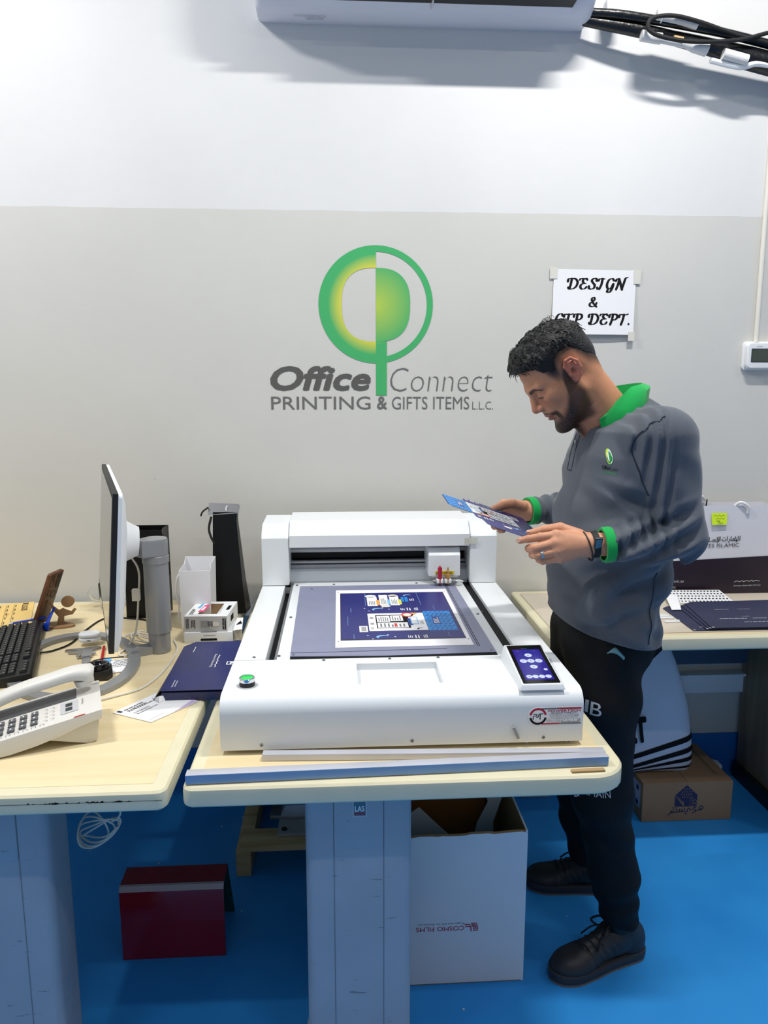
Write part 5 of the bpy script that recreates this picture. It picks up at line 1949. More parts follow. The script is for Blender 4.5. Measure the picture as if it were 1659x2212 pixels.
v, q = nets(trousers, (0.50, 1.60, 0.08), (0.84, 2.08, 0.99), 0.0055)
tr = np_object('trousers', [(v, q, 0)], ['trouser_black'], man)
mat('print_silver', (190, 192, 194), 0.5)
mb = MB()
mb.text('B', (0.6035, 1.5, 0.718), X1, Vector((0.05, 0, 1)).normalized(), 0.022, 0.034, 0, 0.0)
mb.text('I', (0.594, 1.5, 0.721), X1, Vector((0.05, 0, 1)).normalized(), 0.006, 0.032, 0, 0.0)
mb.text('BALMAIN', (0.573, 1.5, 0.506), Vector((1, 0, 0.02)).normalized(), Vector((-0.08, 0, 1)).normalized(), 0.086, 0.017, 0, 0.01)
drape(mb, trousers, 1.50, 1.9, 0.002)
mb.build('leg_print', ['print_silver'], tr)
mb = MB()                                              # cloth tab hanging at the back pocket
mb.prism([(0.745, 0.885), (0.800, 0.885), (0.808, 0.852), (0.778, 0.822), (0.770, 0.83), (0.762, 0.806), (0.755, 0.83)], 1.735, 1.741, lambda a, b, h: (a, h, b))
mb.build('pocket_flap', ['trouser_black'], tr)


def shoe(heel, toe, name='shoe'):
    h2, t2 = Vector(heel), Vector(toe)
    d = (t2 - h2)
    L = d.length
    ang = atan2(d.y, d.x)
    Mx = frame_at(h2, ang)
    root = bpy.data.objects.new(name, None)
    COL.objects.link(root)
    k = L / 0.295
    outl = [(0.0, 0), (0.006, -0.022), (0.03, -0.036), (0.08, -0.036), (0.13, -0.037), (0.18, -0.046), (0.23, -0.050), (0.27, -0.036), (0.292, -0.010),
            (0.293, 0.012), (0.275, 0.036), (0.235, 0.050), (0.18, 0.047), (0.13, 0.040), (0.08, 0.037), (0.03, 0.036), (0.006, 0.022)]
    o2 = [(p[0] * k, p[1]) for p in catmull([(a, b) for a, b in outl], 4, True)]
    mb = MB()
    mb.M = Mx
    mb.prism(o2, 0.006, 0.029, None, 0, 0.004, 2)
    mb.prism([(0.003 + p[0] * 0.985, p[1] * 0.97) for p in o2], 0.0, 0.007, None, 1)
    sole = mb.build('sole', ['shoe_sole', 'gum_sole'], None)

    def up(P):
        f = smin(el(P, (0.046 * k, 0, 0.048), (0.046, 0.036, 0.058)), rc(P, (0.07 * k, 0, 0.085), (0.10 * k, 0, 0.075), 0.037, 0.036), 0.02)
        f = smin(f, rc(P, (0.10 * k, 0, 0.062), (0.19 * k, 0, 0.040), 0.038, 0.034), 0.02)
        f = smin(f, el(P, (0.220 * k, 0.001, 0.030), (0.068, 0.047, 0.037)), 0.02)
        f = smax(f, 0.024 - P[:, 2], 0.003)
        f = smax(f, (P[:, 2] - 0.108 + 0.10 * (P[:, 0] - 0.06 * k) - 0.25 * np.maximum(0, 0.03 * k - P[:, 0])), 0.006)
        # stitched panel lines
        f = f + 0.0014 * np.exp(-((P[:, 0] - 0.205 * k + 0.5 * np.abs(P[:, 1])) / 0.003) ** 2) * (P[:, 2] < 0.075)
        hole = rc(P, (0.066 * k, 0, 0.098), (0.075 * k, 0, 0.16), 0.030, 0.034)
        return smax(f, -hole, 0.004)
    v, q = nets(up, (-0.005, -0.06, 0.015), (0.30, 0.06, 0.13), 0.003)
    Mn = np.array(Mx)
    v = v @ Mn[:3, :3].T + Mn[:3, 3]
    upper = np_object('upper', [(v, q, 0)], ['shoe_leather'], None)
    stripes = []
    for i in range(3):
        sb = MB()
        xa = (0.098 + 0.022 * i) * k
        pts = []
        for q in range(7):
            x_, z_ = xa + 0.026 * q / 6, 0.034 + 0.046 * q / 6
            for dx in (-0.0045, 0.0045):
                ys = np.arange(0.07, 0.0, -0.0005, dtype=np.float32)
                f_ = up(np.stack([np.full_like(ys, x_ + dx), ys, np.full_like(ys, z_)], 1))
                j = int(np.argmax(f_ < 0))
                pts.append((x_ + dx, float(ys[j]) + 0.0009, z_))
        sb.M = Mx
        sb.add(pts, [(2 * q, 2 * q + 1, 2 * q + 3, 2 * q + 2) for q in range(6)])
        stripes.append(sb.build('stripe', ['shoe_sole'], None))
    lac = MB()
    lac.M = Mx
    for i in range(5):
        x = (0.120 + 0.0185 * i) * k
        zc = 0.102 - 0.0060 * i
        w = 0.024 + 0.001 * i
        lac.tube([(x - 0.008, -w, zc - 0.016), (x, -w * 0.5, zc - 0.002), (x + 0.004, 0, zc), (x, w * 0.5, zc - 0.002), (x - 0.008, w, zc - 0.016)], 0.0033, 6, 0, 4, rz=0.0016)
    for sgn in (-1, 1):
        lac.tube([(0.118 * k, 0, 0.106), (0.128 * k, sgn * 0.018, 0.124), (0.150 * k, sgn * 0.030, 0.112), (0.140 * k, sgn * 0.014, 0.104), (0.118 * k, 0, 0.106)], 0.0028, 6, 0, 6)
        lac.tube([(0.118 * k, 0, 0.106), (0.15 * k, sgn * 0.02, 0.100), (0.175 * k, sgn * 0.036, 0.072)], 0.0024, 6, 0, 6)
    lac = lac.build('laces', ['lace'], None)
    ton = MB()
    ton.M = Mx
    ton.loft([[(x, yy, z - 0.9 * yy * yy / 0.03) for yy in np.linspace(-w, w, 7)] + [(x + 0.004, yy, z - 0.006 - 0.9 * yy * yy / 0.03) for yy in np.linspace(w, -w, 7)] for x, z, w in ((0.105 * k, 0.128, 0.020), (0.115 * k, 0.110, 0.024), (0.15 * k, 0.096, 0.024), (0.2 * k, 0.078, 0.02))])
    ton = ton.build('tongue', ['shoe_leather'], None)
    return root, [upper, sole, lac, ton] + stripes


for heel, toe in (((0.806, 1.740, 0.0), (0.527, 1.655, 0.0)), ((0.822, 1.985, 0.0), (0.558, 2.03, 0.0))):
    root, parts = shoe(heel, toe)
    root.parent = man
    root.location = (0, 0, 0)
    main = parts[0]
    bpy.data.objects.remove(root)
    for p in parts:
        p.data.transform(Matrix.Translation(-man.location))
    main.name = 'shoe'
    main.parent = man
    for p in parts[1:]:
        p.parent = main
    main['label'] = 'black leather low sneaker'

# ---------------------------------------------------------------- things he carries
mat('phone_teal', (120, 160, 160), 0.3)
ph = MB()
ph.M = Matrix.Translation((0.648, 1.677, 0.852)) @ Matrix.Rotation(radians(46), 4, 'Y') @ Matrix.Rotation(radians(22), 4, 'X')
ph.prism(rrect(-0.020, 0.020, -0.06, 0.036, 0.007), -0.0045, 0.0045, lambda a, b, h: (a, h, b), 0, 0.002)
tag(ph.build('smartphone', ['phone_teal']), 'pale teal smartphone sticking out of the black trouser pocket', 'phone')

carton = MB()
KC = 0.80
cux = Vector((-0.945, 0.0, 0.328)).normalized()
cuy = Vector((0.0, -1.0, -0.06)).normalized()
cnz = cux.cross(cuy)
if cnz.z < 0:
    cnz = -cnz
Oc = Vector((0.266, 1.83, 1.227)) - cux * (0.312 * KC) - cuy * (0.15 * KC)
outl = [(0.01, 0.0), (0.222, 0.0), (0.232, 0.03), (0.2335, 0.066), (0.300, 0.066), (0.313, 0.08), (0.313, 0.222), (0.300, 0.236), (0.2335, 0.236), (0.232, 0.284), (0.215, 0.292), (0.208, 0.345), (0.198, 0.358), (0.01, 0.358)]
carton.prism([(p[0] * KC, p[1] * KC) for p in outl], -0.0006, 0.0, lambda a, b, h: tuple(Oc + cux * a + cuy * b + cnz * h), 1)
tmp = MB()
art(tmp, (0, 0, 0), X1, Y1, Z1)
keep_v, keep_f, keep_m = tmp.v, [], []
for f, m in zip(tmp.f, tmp.m):
    zs = tmp.v[f[0]][2]
    if zs < 0.00035 and m in (1, 2):
        continue
    cxm = sum(tmp.v[i][0] for i in f) / len(f)
    cym = max(tmp.v[i][1] for i in f)
    mx = max(tmp.v[i][0] for i in f)
    if cym > 0.355 or (mx > 0.23 and not (0.065 <= min(tmp.v[i][1] for i in f) and cym <= 0.239)):
        continue
    keep_f.append(f)
    keep_m.append(m)
o0 = len(carton.v)
carton.v += [tuple(Oc + cux * (p[0] * KC) + cuy * (p[1] * KC) + cnz * p[2]) for p in keep_v]
carton.f += [tuple(i + o0 for i in f) for f in keep_f]
carton.m += keep_m
tag(carton.build('printed_carton', ART), 'die-cut navy printed carton blank with a bright blue flap held in both hands', 'carton')

# ================================================================ left desk
def scribble(mb, O, ux, uy, w, h, n, m=0, seed=1, gap=0.3):
    """lines of small unreadable print"""
    rnd = random.Random(seed)
    for i in range(n):
        y = h * (1 - (i + 0.5) / n)
        x = 0
        while x < w * (0.7 + 0.3 * rnd.random()):
            L = w * (0.05 + 0.10 * rnd.random())
            t = h / n * (0.5 - gap / 2)
            mb.flat([(x, y - t), (x + L, y - t), (x + L, y + t * (0.4 + 0.6 * rnd.random())), (x, y + t)], O, ux, uy, m)
            x += L + w * 0.025
    return mb


# ---------------------------------------------------------------- monitor
mat('screen_glass', (30, 32, 34), 0.09, spec=0.9)
TAU = radians(4.6)
e1 = Vector((-0.324, 0.946, 0)).normalized()
nbk = Vector((0.946, 0.324, 0)).normalized()
e3 = (Z1 * cos(TAU) + nbk * sin(TAU)).normalized()
e2 = (nbk * cos(TAU) - Z1 * sin(TAU)).normalized()
BP = Vector((-0.533, 1.662, 0.898))
MM = Matrix.Identity(4)
for i, e in enumerate((e1, e2, e3)):
    for k in range(3):
        MM[k][i] = e[k]
MM.translation = BP
MW, MH = 0.72, 0.372
mo = thing('monitor', (-0.70, 1.99, 0.75), 'wide white-backed monitor seen edge-on on a silver stand on the left desk', 'monitor')
mb = MB()
mb.M = MM
mb.box(0, MW, 0, 0.0125, 0, MH, 0, 0.0015)
mb.build('bezel', ['black'], mo)
mb = MB()
mb.M = MM
mb.box(0.012, MW - 0.012, -0.0006, 0.0002, 0.016, MH - 0.012)
mb.build('screen', ['screen_glass'], mo)
mb = MB()
mb.M = MM
rg = lambda e, y: [(a, y, b) for a, b in rrect(e, MW - e, e, MH - e, 0.012, 4)]
mb.loft([rg(0.0, 0.0125), rg(0.0, 0.021), rg(0.03, 0.030), rg(0.10, 0.040), rg(0.14, 0.042)])
mb.build('back_cover', ['white'], mo, 30)
mb = MB()
mb.M = MM
mb.prism(circle(MW * 0.52, MH * 0.52, 0.062, 28), 0.040, 0.052, lambda a, b, h: (a, h, b))
mb.loft([[(MW * 0.52 + r * cos(t), y, MH * 0.52 + r * sin(t)) for t in np.linspace(0, 2 * pi, 29)[:-1]] for y, r in ((0.052, 0.058), (0.075, 0.046), (0.088, 0.040))])
mb.build('hinge_housing', ['white'], mo, 30)
sx, sy = -0.522, 2.088
hp = MM @ Vector((MW * 0.52, 0.086, MH * 0.52))
mb = MB()
cc0, cc1 = Vector((hp.x, hp.y, 0)), Vector((sx, sy, 0))
ad = (cc1 - cc0).normalized()
an = Vector((-ad.y, ad.x, 0))
plan = [cc0 + an * 0.020, cc0 - an * 0.020]
for t in np.linspace(-pi / 2, pi / 2, 13):
    plan.append(cc1 + ad * (0.036 * cos(t)) + an * (0.036 * sin(t)))
mb.loft([[Vector((q.x, q.y, z + 0.10 * ((q - cc1).dot(ad)) * -0.1)) for q in [cc1 + (w_ - cc1) * k_ for w_ in plan]] for z, k_ in ((1.036, 0.96), (1.04, 1.0), (1.078, 1.0), (1.084, 0.95))])
mb.build('arm', ['silver_paint'], mo, 40)
MB().lathe([(0, 0.0305), (0.062, 0.0305)], (sx, sy, 0.752), n=30).lathe([(0.060, 0.0345), (0.262, 0.0345), (0.263, 0.037), (0.282, 0.037), (0.284, 0.034), (0.286, 0.0)], (sx, sy, 0.752), n=30).build('column', ['silver_paint'], mo, 30)
cen = Vector((-0.729, 1.985, 0))
ro, ri = [], []
for k in range(48):
    t = 2 * pi * k / 48
    ro.append(cen + e1 * (0.262 * cos(t)) + nbk * (0.172 * sin(t)))
    ri.append(cen + e1 * (0.228 * cos(t)) + nbk * (0.140 * sin(t)))
mb = MB()
for k in range(48):
    j = (k + 1) % 48
    a, b, c, d = ro[k], ro[j], ri[j], ri[k]
    up, lo = Vector((0, 0, 0.7635)), Vector((0, 0, 0.7512))
    mb.add([p + lo for p in (a, b, c, d)] + [p + up for p in (a, b, c, d)], [(4, 5, 6, 7), (3, 2, 1, 0), (0, 1, 5, 4), (2, 3, 7, 6)])
mb.build('ring_base', ['silver_paint'], mo, 40)
mb = MB()
lk = Vector((sx, sy, 0)) - (cen + nbk * 0.165)
p0 = cen + nbk * 0.158 + e1 * 0.02
mb.loft([[(p.x - 0.0, p.y + w, z) for w, z in ((-0.024, 0.7512), (0.024, 0.7512), (0.024, 0.772), (-0.024, 0.772))] for p in (p0, Vector((sx - 0.01, sy, 0)))])
mb.build('base_link', ['silver_paint'], mo)

# ---------------------------------------------------------------- desk telephone
mat('phone_white', (222, 220, 214), 0.42)
mat('phone_white_warm', (214, 208, 192), 0.45)
mat('key_grey', (92, 94, 98), 0.5)
mat('lcd_grey', (160, 164, 166), 0.2)
TP = thing('telephone', (-0.62, 1.55, 0.75), 'white corded desk telephone with grey keys at the front of the left desk', 'telephone')
ya = radians(19.3)
MT = frame_at((-0.519 - 0.2425 * cos(ya), 1.522 - 0.2425 * sin(ya), 0.7512), ya)
LT, WT = 0.252, 0.178
topz = lambda u: 0.030 + 0.044 * (u / LT)


def phone_mb():
    b = MB()
    b.M = MT
    return b


mb = phone_mb()
up = [(0.0, 0.004), (0.03, 0.001), (0.07, 0.004), (0.12, 0.014), (0.17, 0.028), (0.21, 0.043), (LT, 0.054), (LT, topz(LT)), (LT * 0.5, topz(LT / 2)), (0.006, topz(0)), (0.0, 0.026)]
mb.prism(up, 0.0, WT, lambda a, b, h: (a, h, b), 0, 0.003, 2)
mb.build('body', ['phone_white'], TP, 40)
mb = phone_mb()
mb.prism([(0.135, 0.022), (0.218, 0.0), (0.232, 0.0), (0.240, 0.006), (0.246, 0.055), (0.225, 0.05)], 0.006, WT - 0.006, lambda a, b, h: (a, h, b), 0, 0.003, 2)
mb.build('stand', ['phone_white_warm'], TP, 40)
sl_ = 0.044 / LT
tu, tw_ = Vector((1, 0, sl_)).normalized(), Vector((0, 1, 0))
mb = phone_mb()
O = Vector((0, 0, topz(0) + 0.0007))
P3 = lambda u, w, dz=0.0: O + tu * u + tw_ * w + Vector((0, 0, dz))
mb.add([P3(0.03, 0.105), P3(0.205, 0.105), P3(0.205, 0.165), P3(0.03, 0.165)], [(0, 1, 2, 3)])
mb.build('cradle_well', ['key_grey'], TP)
mb = phone_mb()
mb.add([P3(0.172, 0.035, 0.0003), P3(0.208, 0.035, 0.0003), P3(0.208, 0.095, 0.0003), P3(0.172, 0.095, 0.0003)], [(0, 1, 2, 3)], 1)
for w0 in (0.045, 0.068):
    mb.add([P3(0.182, w0, 0.0006), P3(0.196, w0, 0.0006), P3(0.196, w0 + 0.018, 0.0006), P3(0.182, w0 + 0.018, 0.0006)], [(0, 1, 2, 3)], 0)
mb.build('index_window', ['dark_grey', 'light_grey'], TP)
key = None
for i in range(4):
    for j in range(3):
        u, w = 0.052 + 0.0225 * i, 0.032 + 0.0235 * j
        b = MB()
        b.M = MT @ Matrix.Translation(P3(u, w)) @ Matrix.Rotation(-atan(sl_), 4, 'Y')
        b.box(-0.0070, 0.0070, -0.0085, 0.0085, -0.001, 0.0042, 0, 0.0016)
        b.flat([(-0.0015, -0.003), (0.0015, -0.003), (0.0015, 0.003), (-0.0015, 0.003)], (0, 0, 0.0044), X1, Y1, 1)
        b.build('key', ['key_grey', 'white'], TP)
mb = phone_mb()
tn = tu.cross(tw_)
for i in range(8):
    mb.ribbon([(-0.004, 0), (-0.004, 0.006), (0, 0.008), (0.004, 0.006), (0.004, 0)], 0.0009, P3(0.020 + 0.0165 * i, 0.010, 0.0004), tu, tw_, 0, 0)
for i in range(4):
    for j in range(2):
        mb.ribbon([(-0.004, 0.004), (0, 0.006), (0.004, 0.0), (0, -0.004)], 0.0008, P3(0.142 + 0.014 * (i % 2), 0.028 + 0.019 * (i // 2 * 2 + j), 0.0004), tu, tw_, 0, 0)
        mb.ribbon([(-0.004, 0), (-0.004, 0.005), (0.004, 0.005)], 0.0008, P3(0.012 + 0.016 * (i % 2), 0.034 + 0.018 * (i // 2 * 2 + j), 0.0004), tu, tw_, 0, 0)
mb.text('Panasonic', P3(0.219, 0.062, 0.0004), tw_, -tu, 0.030, 0.0045, 0, 0.01)
mb.build('printed_marks', ['key_grey'], TP)
mb = phone_mb()
mb.add([P3(0.198, 0.0005, 0.0004), P3(0.222, 0.0005, 0.0004), P3(0.221, 0.004, 0.0004), P3(0.2, 0.004, 0.0004)], [(0, 1, 2, 3)])
mb.build('message_lamp', ['print_red'], TP)
mb = phone_mb()
hp_ = [(-0.006, 0.135, 0.046), (0.012, 0.135, 0.060), (0.05, 0.135, 0.078), (0.10, 0.135, 0.094), (0.15, 0.136, 0.104), (0.20, 0.137, 0.113), (0.240, 0.138, 0.107)]
pth = catmull(hp_, 5)
rings = []
nP = len(pth)
for i, p in enumerate(pth):
    t = i / (nP - 1)
    w = 0.024 + 0.006 * (abs(2 * t - 1) ** 3)
    hh = 0.0135 + 0.0075 * (abs(2 * t - 1) ** 4)
    if i in (0, nP - 1):
        w, hh = w * 0.72, hh * 0.72
    d = pth[min(i + 1, nP - 1)] - pth[max(i - 1, 0)]
    d = Vector(d).normalized()
    n_ = Vector((-d.z, 0, d.x))
    rings.append([Vector(p) + Vector((0, 1, 0)) * (w * math.copysign(abs(cos(a)) ** 0.75, cos(a))) + n_ * (hh * math.copysign(abs(sin(a)) ** 0.75, sin(a))) for a in np.linspace(0, 2 * pi, 21)[:-1]])
mb.loft(rings)
for u, z in ((0.012, 0.050), (0.222, 0.096)):
    mb.lathe([(0, 0.020), (0.014, 0.022)], (u, 0.136, z - 0.012), (-0.2, 0, 1), 20)
mb.build('handset', ['phone_white'], TP, 50)

cord = MB().tube([(-0.590, 1.735, 0.756), (-0.555, 1.762, 0.754), (-0.508, 1.80, 0.754), (-0.485, 1.86, 0.754), (-0.474, 1.93, 0.754), (-0.470, 2.02, 0.754), (-0.476, 2.10, 0.754), (-0.50, 2.17, 0.754)], 0.0028, 8, 0, 8)
tag(cord.build('phone_cable', ['warm_white']), 'thin white cable curving over the left desk from telephone to monitor column', 'cable')

# ---------------------------------------------------------------- keyboard and its cable
mat('keycap', (28, 29, 31), 0.5)
kb = thing('keyboard', (-0.86, 2.08, 0.75), 'black full size keyboard at the left edge of the left desk', 'keyboard')
ku, kv = Vector((-0.304, 0.952, 0)).normalized(), Vector((-0.952, -0.304, 0)).normalized()
KM = Matrix.Identity(4)
for i, e in enumerate((ku, kv, Z1)):
    for k in range(3):
        KM[k][i] = e[k]
KM.translation = Vector((-0.79, 1.856, 0.7512))
mb = MB()
mb.M = KM
mb.prism([(0.0, 0.006), (0.0, 0.024), (0.006, 0.030), (0.165, 0.017), (0.172, 0.012), (0.172, 0.0), (0.02, 0.0)], 0, 0.468, lambda a, b, h: (h, a, b), 0, 0.003, 2)
mb.build('case', ['black'], kb, 30)
mb = MB()
for w in (0.008, 0.0095, 0.011):
    pass
for u in [0.014 + 0.0195 * i + (0.012 if i > 3 else 0) + (0.012 if i > 6 else 0) for i in range(22)]:
    for r, v in enumerate((0.022, 0.050, 0.0695, 0.089, 0.1085, 0.128)):
        z = 0.030 - 0.0805 * (v - 0.006) - 0.001
        c = KM @ Vector((u + 0.009, v, z))
        if c.x < -0.475 * c.y or u > 0.45:
            continue
        if r == 0 and 0.075 < u < 0.11:
            continue
        b = MB()
        b.M = KM @ Matrix.Translation((u + 0.009, v, z)) @ Matrix.Rotation(-atan(0.08), 4, 'X')
        rr = lambda e, zz: [(-0.0088 + e, -0.0088 + e, zz), (0.0088 - e, -0.0088 + e, zz), (0.0088 - e, 0.0088 - e, zz), (-0.0088 + e, 0.0088 - e, zz)]
        b.loft([rr(0, 0), rr(0.0004, 0.004), rr(0.0016, 0.0085), rr(0.0026, 0.0092)])
        b.flat([(-0.001, -0.004), (0.001, -0.004), (0.001, -0.001), (-0.001, -0.001)], (0, 0, 0.0094), X1, Y1, 1)
        b.build('key', ['keycap', 'light_grey'], kb)
tag(MB().tube([(-0.858, 2.078, 0.756), (-0.83, 2.10, 0.754), (-0.80, 2.16, 0.754), (-0.797, 2.28, 0.754), (-0.775, 2.40, 0.754), (-0.70, 2.40, 0.754), (-0.62, 2.36, 0.754), (-0.56, 2.22, 0.754)], 0.0026, 8, 0, 8).build('keyboard_cable', ['black_rubber']), 'black cable running from the keyboard back behind the monitor', 'cable')

# ---------------------------------------------------------------- order form, pen
mat('form_yellow', (236, 202, 126), 0.7)
mat('form_ink', (92, 78, 50), 0.8)
fm = MB()
a, b, c, d = Vector((-1.085, 2.615, 0)), Vector((-0.988, 2.335, 0)), Vector((-1.36, 2.21, 0)), Vector((-1.46, 2.50, 0))
fz = 0.7512
fm.add([p + Vector((0, 0, fz)) for p in (a, b, c, d)] + [p + Vector((0, 0, fz + 0.003)) for p in (a, b, c, d)], [(3, 2, 1, 0), (4, 5, 6, 7), (0, 1, 5, 4), (1, 2, 6, 5), (2, 3, 7, 6), (3, 0, 4, 7)])
fx_, fy_ = (b - a).normalized(), (a - d).normalized()
O = d + Vector((0, 0, fz + 0.0035))
# the form reads from the right edge of the desk: text runs along the short edge
fm.text('LOGOS', O + fx_ * 0.03 + fy_ * 0.355, fx_, fy_, 0.075, 0.020, 1, 0.02)
fm.flat([(0, 0), (0.018, 0), (0.018, 0.018), (0, 0.018)], O + fx_ * 0.006 + fy_ * 0.357, fx_, fy_, 1)
rnd = random.Random(8)
for i in range(13):
    y = 0.33 - 0.024 * i
    fm.flat([(0.02, y), (0.27, y), (0.27, y + 0.0012), (0.02, y + 0.0012)], O, fx_, fy_, 1)
    for k in range(5):
        x = 0.02 + 0.05 * k + 0.01 * rnd.random()
        fm.flat([(x, y + 0.004), (x + 0.02 + 0.014 * rnd.random(), y + 0.004), (x + 0.022, y + 0.0075), (x, y + 0.0075)], O, fx_, fy_, 1)
    if i % 2:
        x = 0.08 + 0.1 * rnd.random()
        fm.ribbon([(x + 0.008 * q, y + 0.004 + 0.010 * rnd.random()) for q in range(7)], 0.0014, O, fx_, fy_, 1, 3)
tag(fm.build('order_form', ['form_yellow', 'form_ink']), 'yellow printed order form with handwriting at the wall on the left desk', 'paper')
mat('pen_blue', (22, 66, 190), 0.3)
pen = MB()
pa, pbp = Vector((-1.02, 2.29, 0.779)), Vector((-0.935, 2.318, 0.786))
pen.cyl(pa, pbp, 0.0035, n=12, m=0).cyl(pa - (pbp - pa) * 0.16, pa, 0.0012, 0.0034, n=12, m=1).cyl(pbp, pbp + (pbp - pa) * 0.08, 0.0028, n=12, m=0)
pn = thing('pen', (-0.98, 2.30, 0.78), 'blue ballpoint pen lying across the top of the keyboard', 'pen')
pen.build('barrel', ['pen_blue', 'white'], pn)
MB().cyl(pbp - (pbp - pa) * 0.42, pbp + (pbp - pa) * 0.02, 0.0046, n=12).build('cap', ['pen_blue'], pn)

# ---------------------------------------------------------------- phone leaning on a wooden figure stand
mat('carve', (30, 22, 18), 0.6)
wp = thing('wooden_phone_case', (-0.95, 2.33, 0.7522), 'brown wooden cased smartphone leaning upright beside the keyboard', 'phone')
WM = Matrix.Translation((-0.972, 2.315, 0.753)) @ Matrix.Rotation(radians(58), 4, 'Z') @ Matrix.Rotation(radians(22), 4, 'X')
# local: x along the width, y across the thickness, z up the case
WM = Matrix.Translation((-0.962, 2.305, 0.7570)) @ Matrix.Rotation(radians(80), 4, 'Z') @ Matrix.Rotation(radians(22), 4, 'X')
mb = MB()
mb.M = WM
mb.prism(rrect(-0.002, 0.076, 0.0, 0.186, 0.006), 0.0, 0.012, lambda a, b, h: (a, h, b), 0, 0.002, 2)
mb.build('case', ['walnut'], wp)
mb = MB()
mb.M = WM
yb_ = -0.0006
for poly in (rrect(0.045, 0.068, 0.128, 0.178, 0.008), ):
    mb.flat(poly, (0, yb_, 0), X1, Z1, 0)
for (cx_, cz_, r) in ((0.022, 0.150, 0.012), (0.025, 0.115, 0.010), (0.05, 0.105, 0.012), (0.02, 0.172, 0.006)):
    mb.ribbon(circle(cx_, cz_, r, 16), 0.003, (0, yb_, 0), X1, Z1, 0, 0, closed=True)
mb.ribbon([(0.012, 0.03), (0.03, 0.06), (0.022, 0.09)], 0.002, (0, yb_, 0), X1, Z1, 0, 5)
mb.build('carving', ['carve'], wp)
mat('light_ply', (170, 132, 92), 0.6, vary=0.1, vscale=30)
mat('burnt_edge', (58, 38, 26), 0.8)
fs = thing('figure_phone_stand', (-0.90, 2.35, 0.751), 'small plywood stick figure phone stand holding up the brown case', 'phone stand')
fy0 = 2.338
fn_ = lambda a, b, h: (a, fy0 + h + (a + 0.9) * 0.25, b)
mb = MB()
mb.prism(circle(-0.870, 0.829, 0.0185, 24), 0, 0.006, fn_)
mb.build('head', ['light_ply'], fs)
mb = MB()
mb.prism([(-0.938, 0.848), (-0.931, 0.853), (-0.910, 0.815), (-0.897, 0.803), (-0.886, 0.809), (-0.878, 0.803), (-0.862, 0.796), (-0.853, 0.806), (-0.847, 0.801), (-0.858, 0.786), (-0.884, 0.782), (-0.885, 0.765), (-0.872, 0.757), (-0.905, 0.757), (-0.899, 0.782), (-0.911, 0.800), (-0.923, 0.828)][::-1], 0, 0.006, fn_)
mb.build('figure', ['light_ply'], fs)
MB().prism(circle(-0.91, 2.335, 0.062, 28, 0.030), 0.7512, 0.757).build('base', ['light_ply'], fs)
ub = thing('blue_strap', (-0.90, 2.29, 0.76), 'short blue plastic usb strap hanging from the wooden figure', 'usb strap')
MB().tube([(-0.905, 2.330, 0.815), (-0.908, 2.318, 0.806), (-0.915, 2.302, 0.785), (-0.918, 2.296, 0.775)], [0.004, 0.0045, 0.006, 0.0075], 10, 0, 5, rz=0.003).build('band', ['pen_blue'], ub)
mb = MB()
mb.M = frame_at((-0.919, 2.290, 0.766), radians(-20), 0, radians(10))
mb.box(-0.009, 0.009, -0.004, 0.004, -0.012, 0.010, 0, 0.002).box(-0.0055, 0.0055, -0.0025, 0.0025, -0.0145, -0.0122, 1)
mb.build('plug', ['pen_blue', 'black'], ub)

# ---------------------------------------------------------------- glass mug
mat('clear_glass', (250, 252, 252), 0.02, trans=1.0)
MATS['clear_glass'].node_tree.nodes['Principled BSDF'].inputs['IOR'].default_value = 1.45
gm = thing('glass_mug', (-0.80, 2.545, 0.7512), 'clear glass mug against the wall behind the monitor', 'mug')
MB().lathe([(0, 0.0), (0, 0.030), (0.004, 0.032), (0.083, 0.035), (0.085, 0.034), (0.083, 0.0325), (0.008, 0.029), (0.008, 0.0)], (-0.80, 2.545, 0.7514), n=32, cap=False).build('bowl', ['clear_glass'], gm)
MB().tube([(-0.834, 2.545, 0.818), (-0.855, 2.54, 0.822), (-0.868, 2.535, 0.803), (-0.858, 2.537, 0.780), (-0.833, 2.543, 0.772)], 0.0045, 12, 0, 7).build('handle', ['clear_glass'], gm)

# ---------------------------------------------------------------- small things inside the monitor ring
ear = thing('earbud_case', (-0.742, 2.16, 0.762), 'white rounded earbud case on the grey caliper beside the monitor', 'earbud case')
EM = frame_at((-0.742, 2.155, 0.7745), radians(8))
mb = MB()
mb.M = EM
mb.prism(rrect(-0.031, 0.031, -0.022, 0.022, 0.0215, 8), -0.0125, 0.002, None, 0, 0.008, 4)
mb.build('bottom_shell', ['white'], ear, 50)
mb = MB()
mb.M = EM
mb.prism(rrect(-0.031, 0.031, -0.022, 0.022, 0.0215, 8), 0.0023, 0.0145, None, 0, 0.008, 4)
mb.build('lid', ['white'], ear, 50)
mb = MB()
mb.M = EM
mb.box(-0.005, 0.005, -0.0225, -0.0205, -0.006, -0.0035)
mb.build('charging_port', ['black'], ear)
cl = thing('caliper', (-0.71, 2.03, 0.751), 'grey steel slide caliper lying left of the monitor foot', 'caliper')
CM = frame_at((-0.708, 2.015, 0.7515), atan2(-0.20, 0.055))
mb = MB()
mb.M = CM
mb.box(-0.105, 0.115, -0.011, 0.011, 0, 0.0045, 0, 0.0008)
mb.build('beam', ['silver'], cl)
mb = MB()
mb.M = CM
mb.prism([(-0.105, -0.060), (-0.095, -0.062), (-0.080, -0.014), (-0.080, 0.018), (-0.096, 0.036), (-0.106, 0.036)], 0, 0.005, None, 0, 0.0008)
mb.build('fixed_jaw', ['steel'], cl)
mb = MB()
mb.M = CM
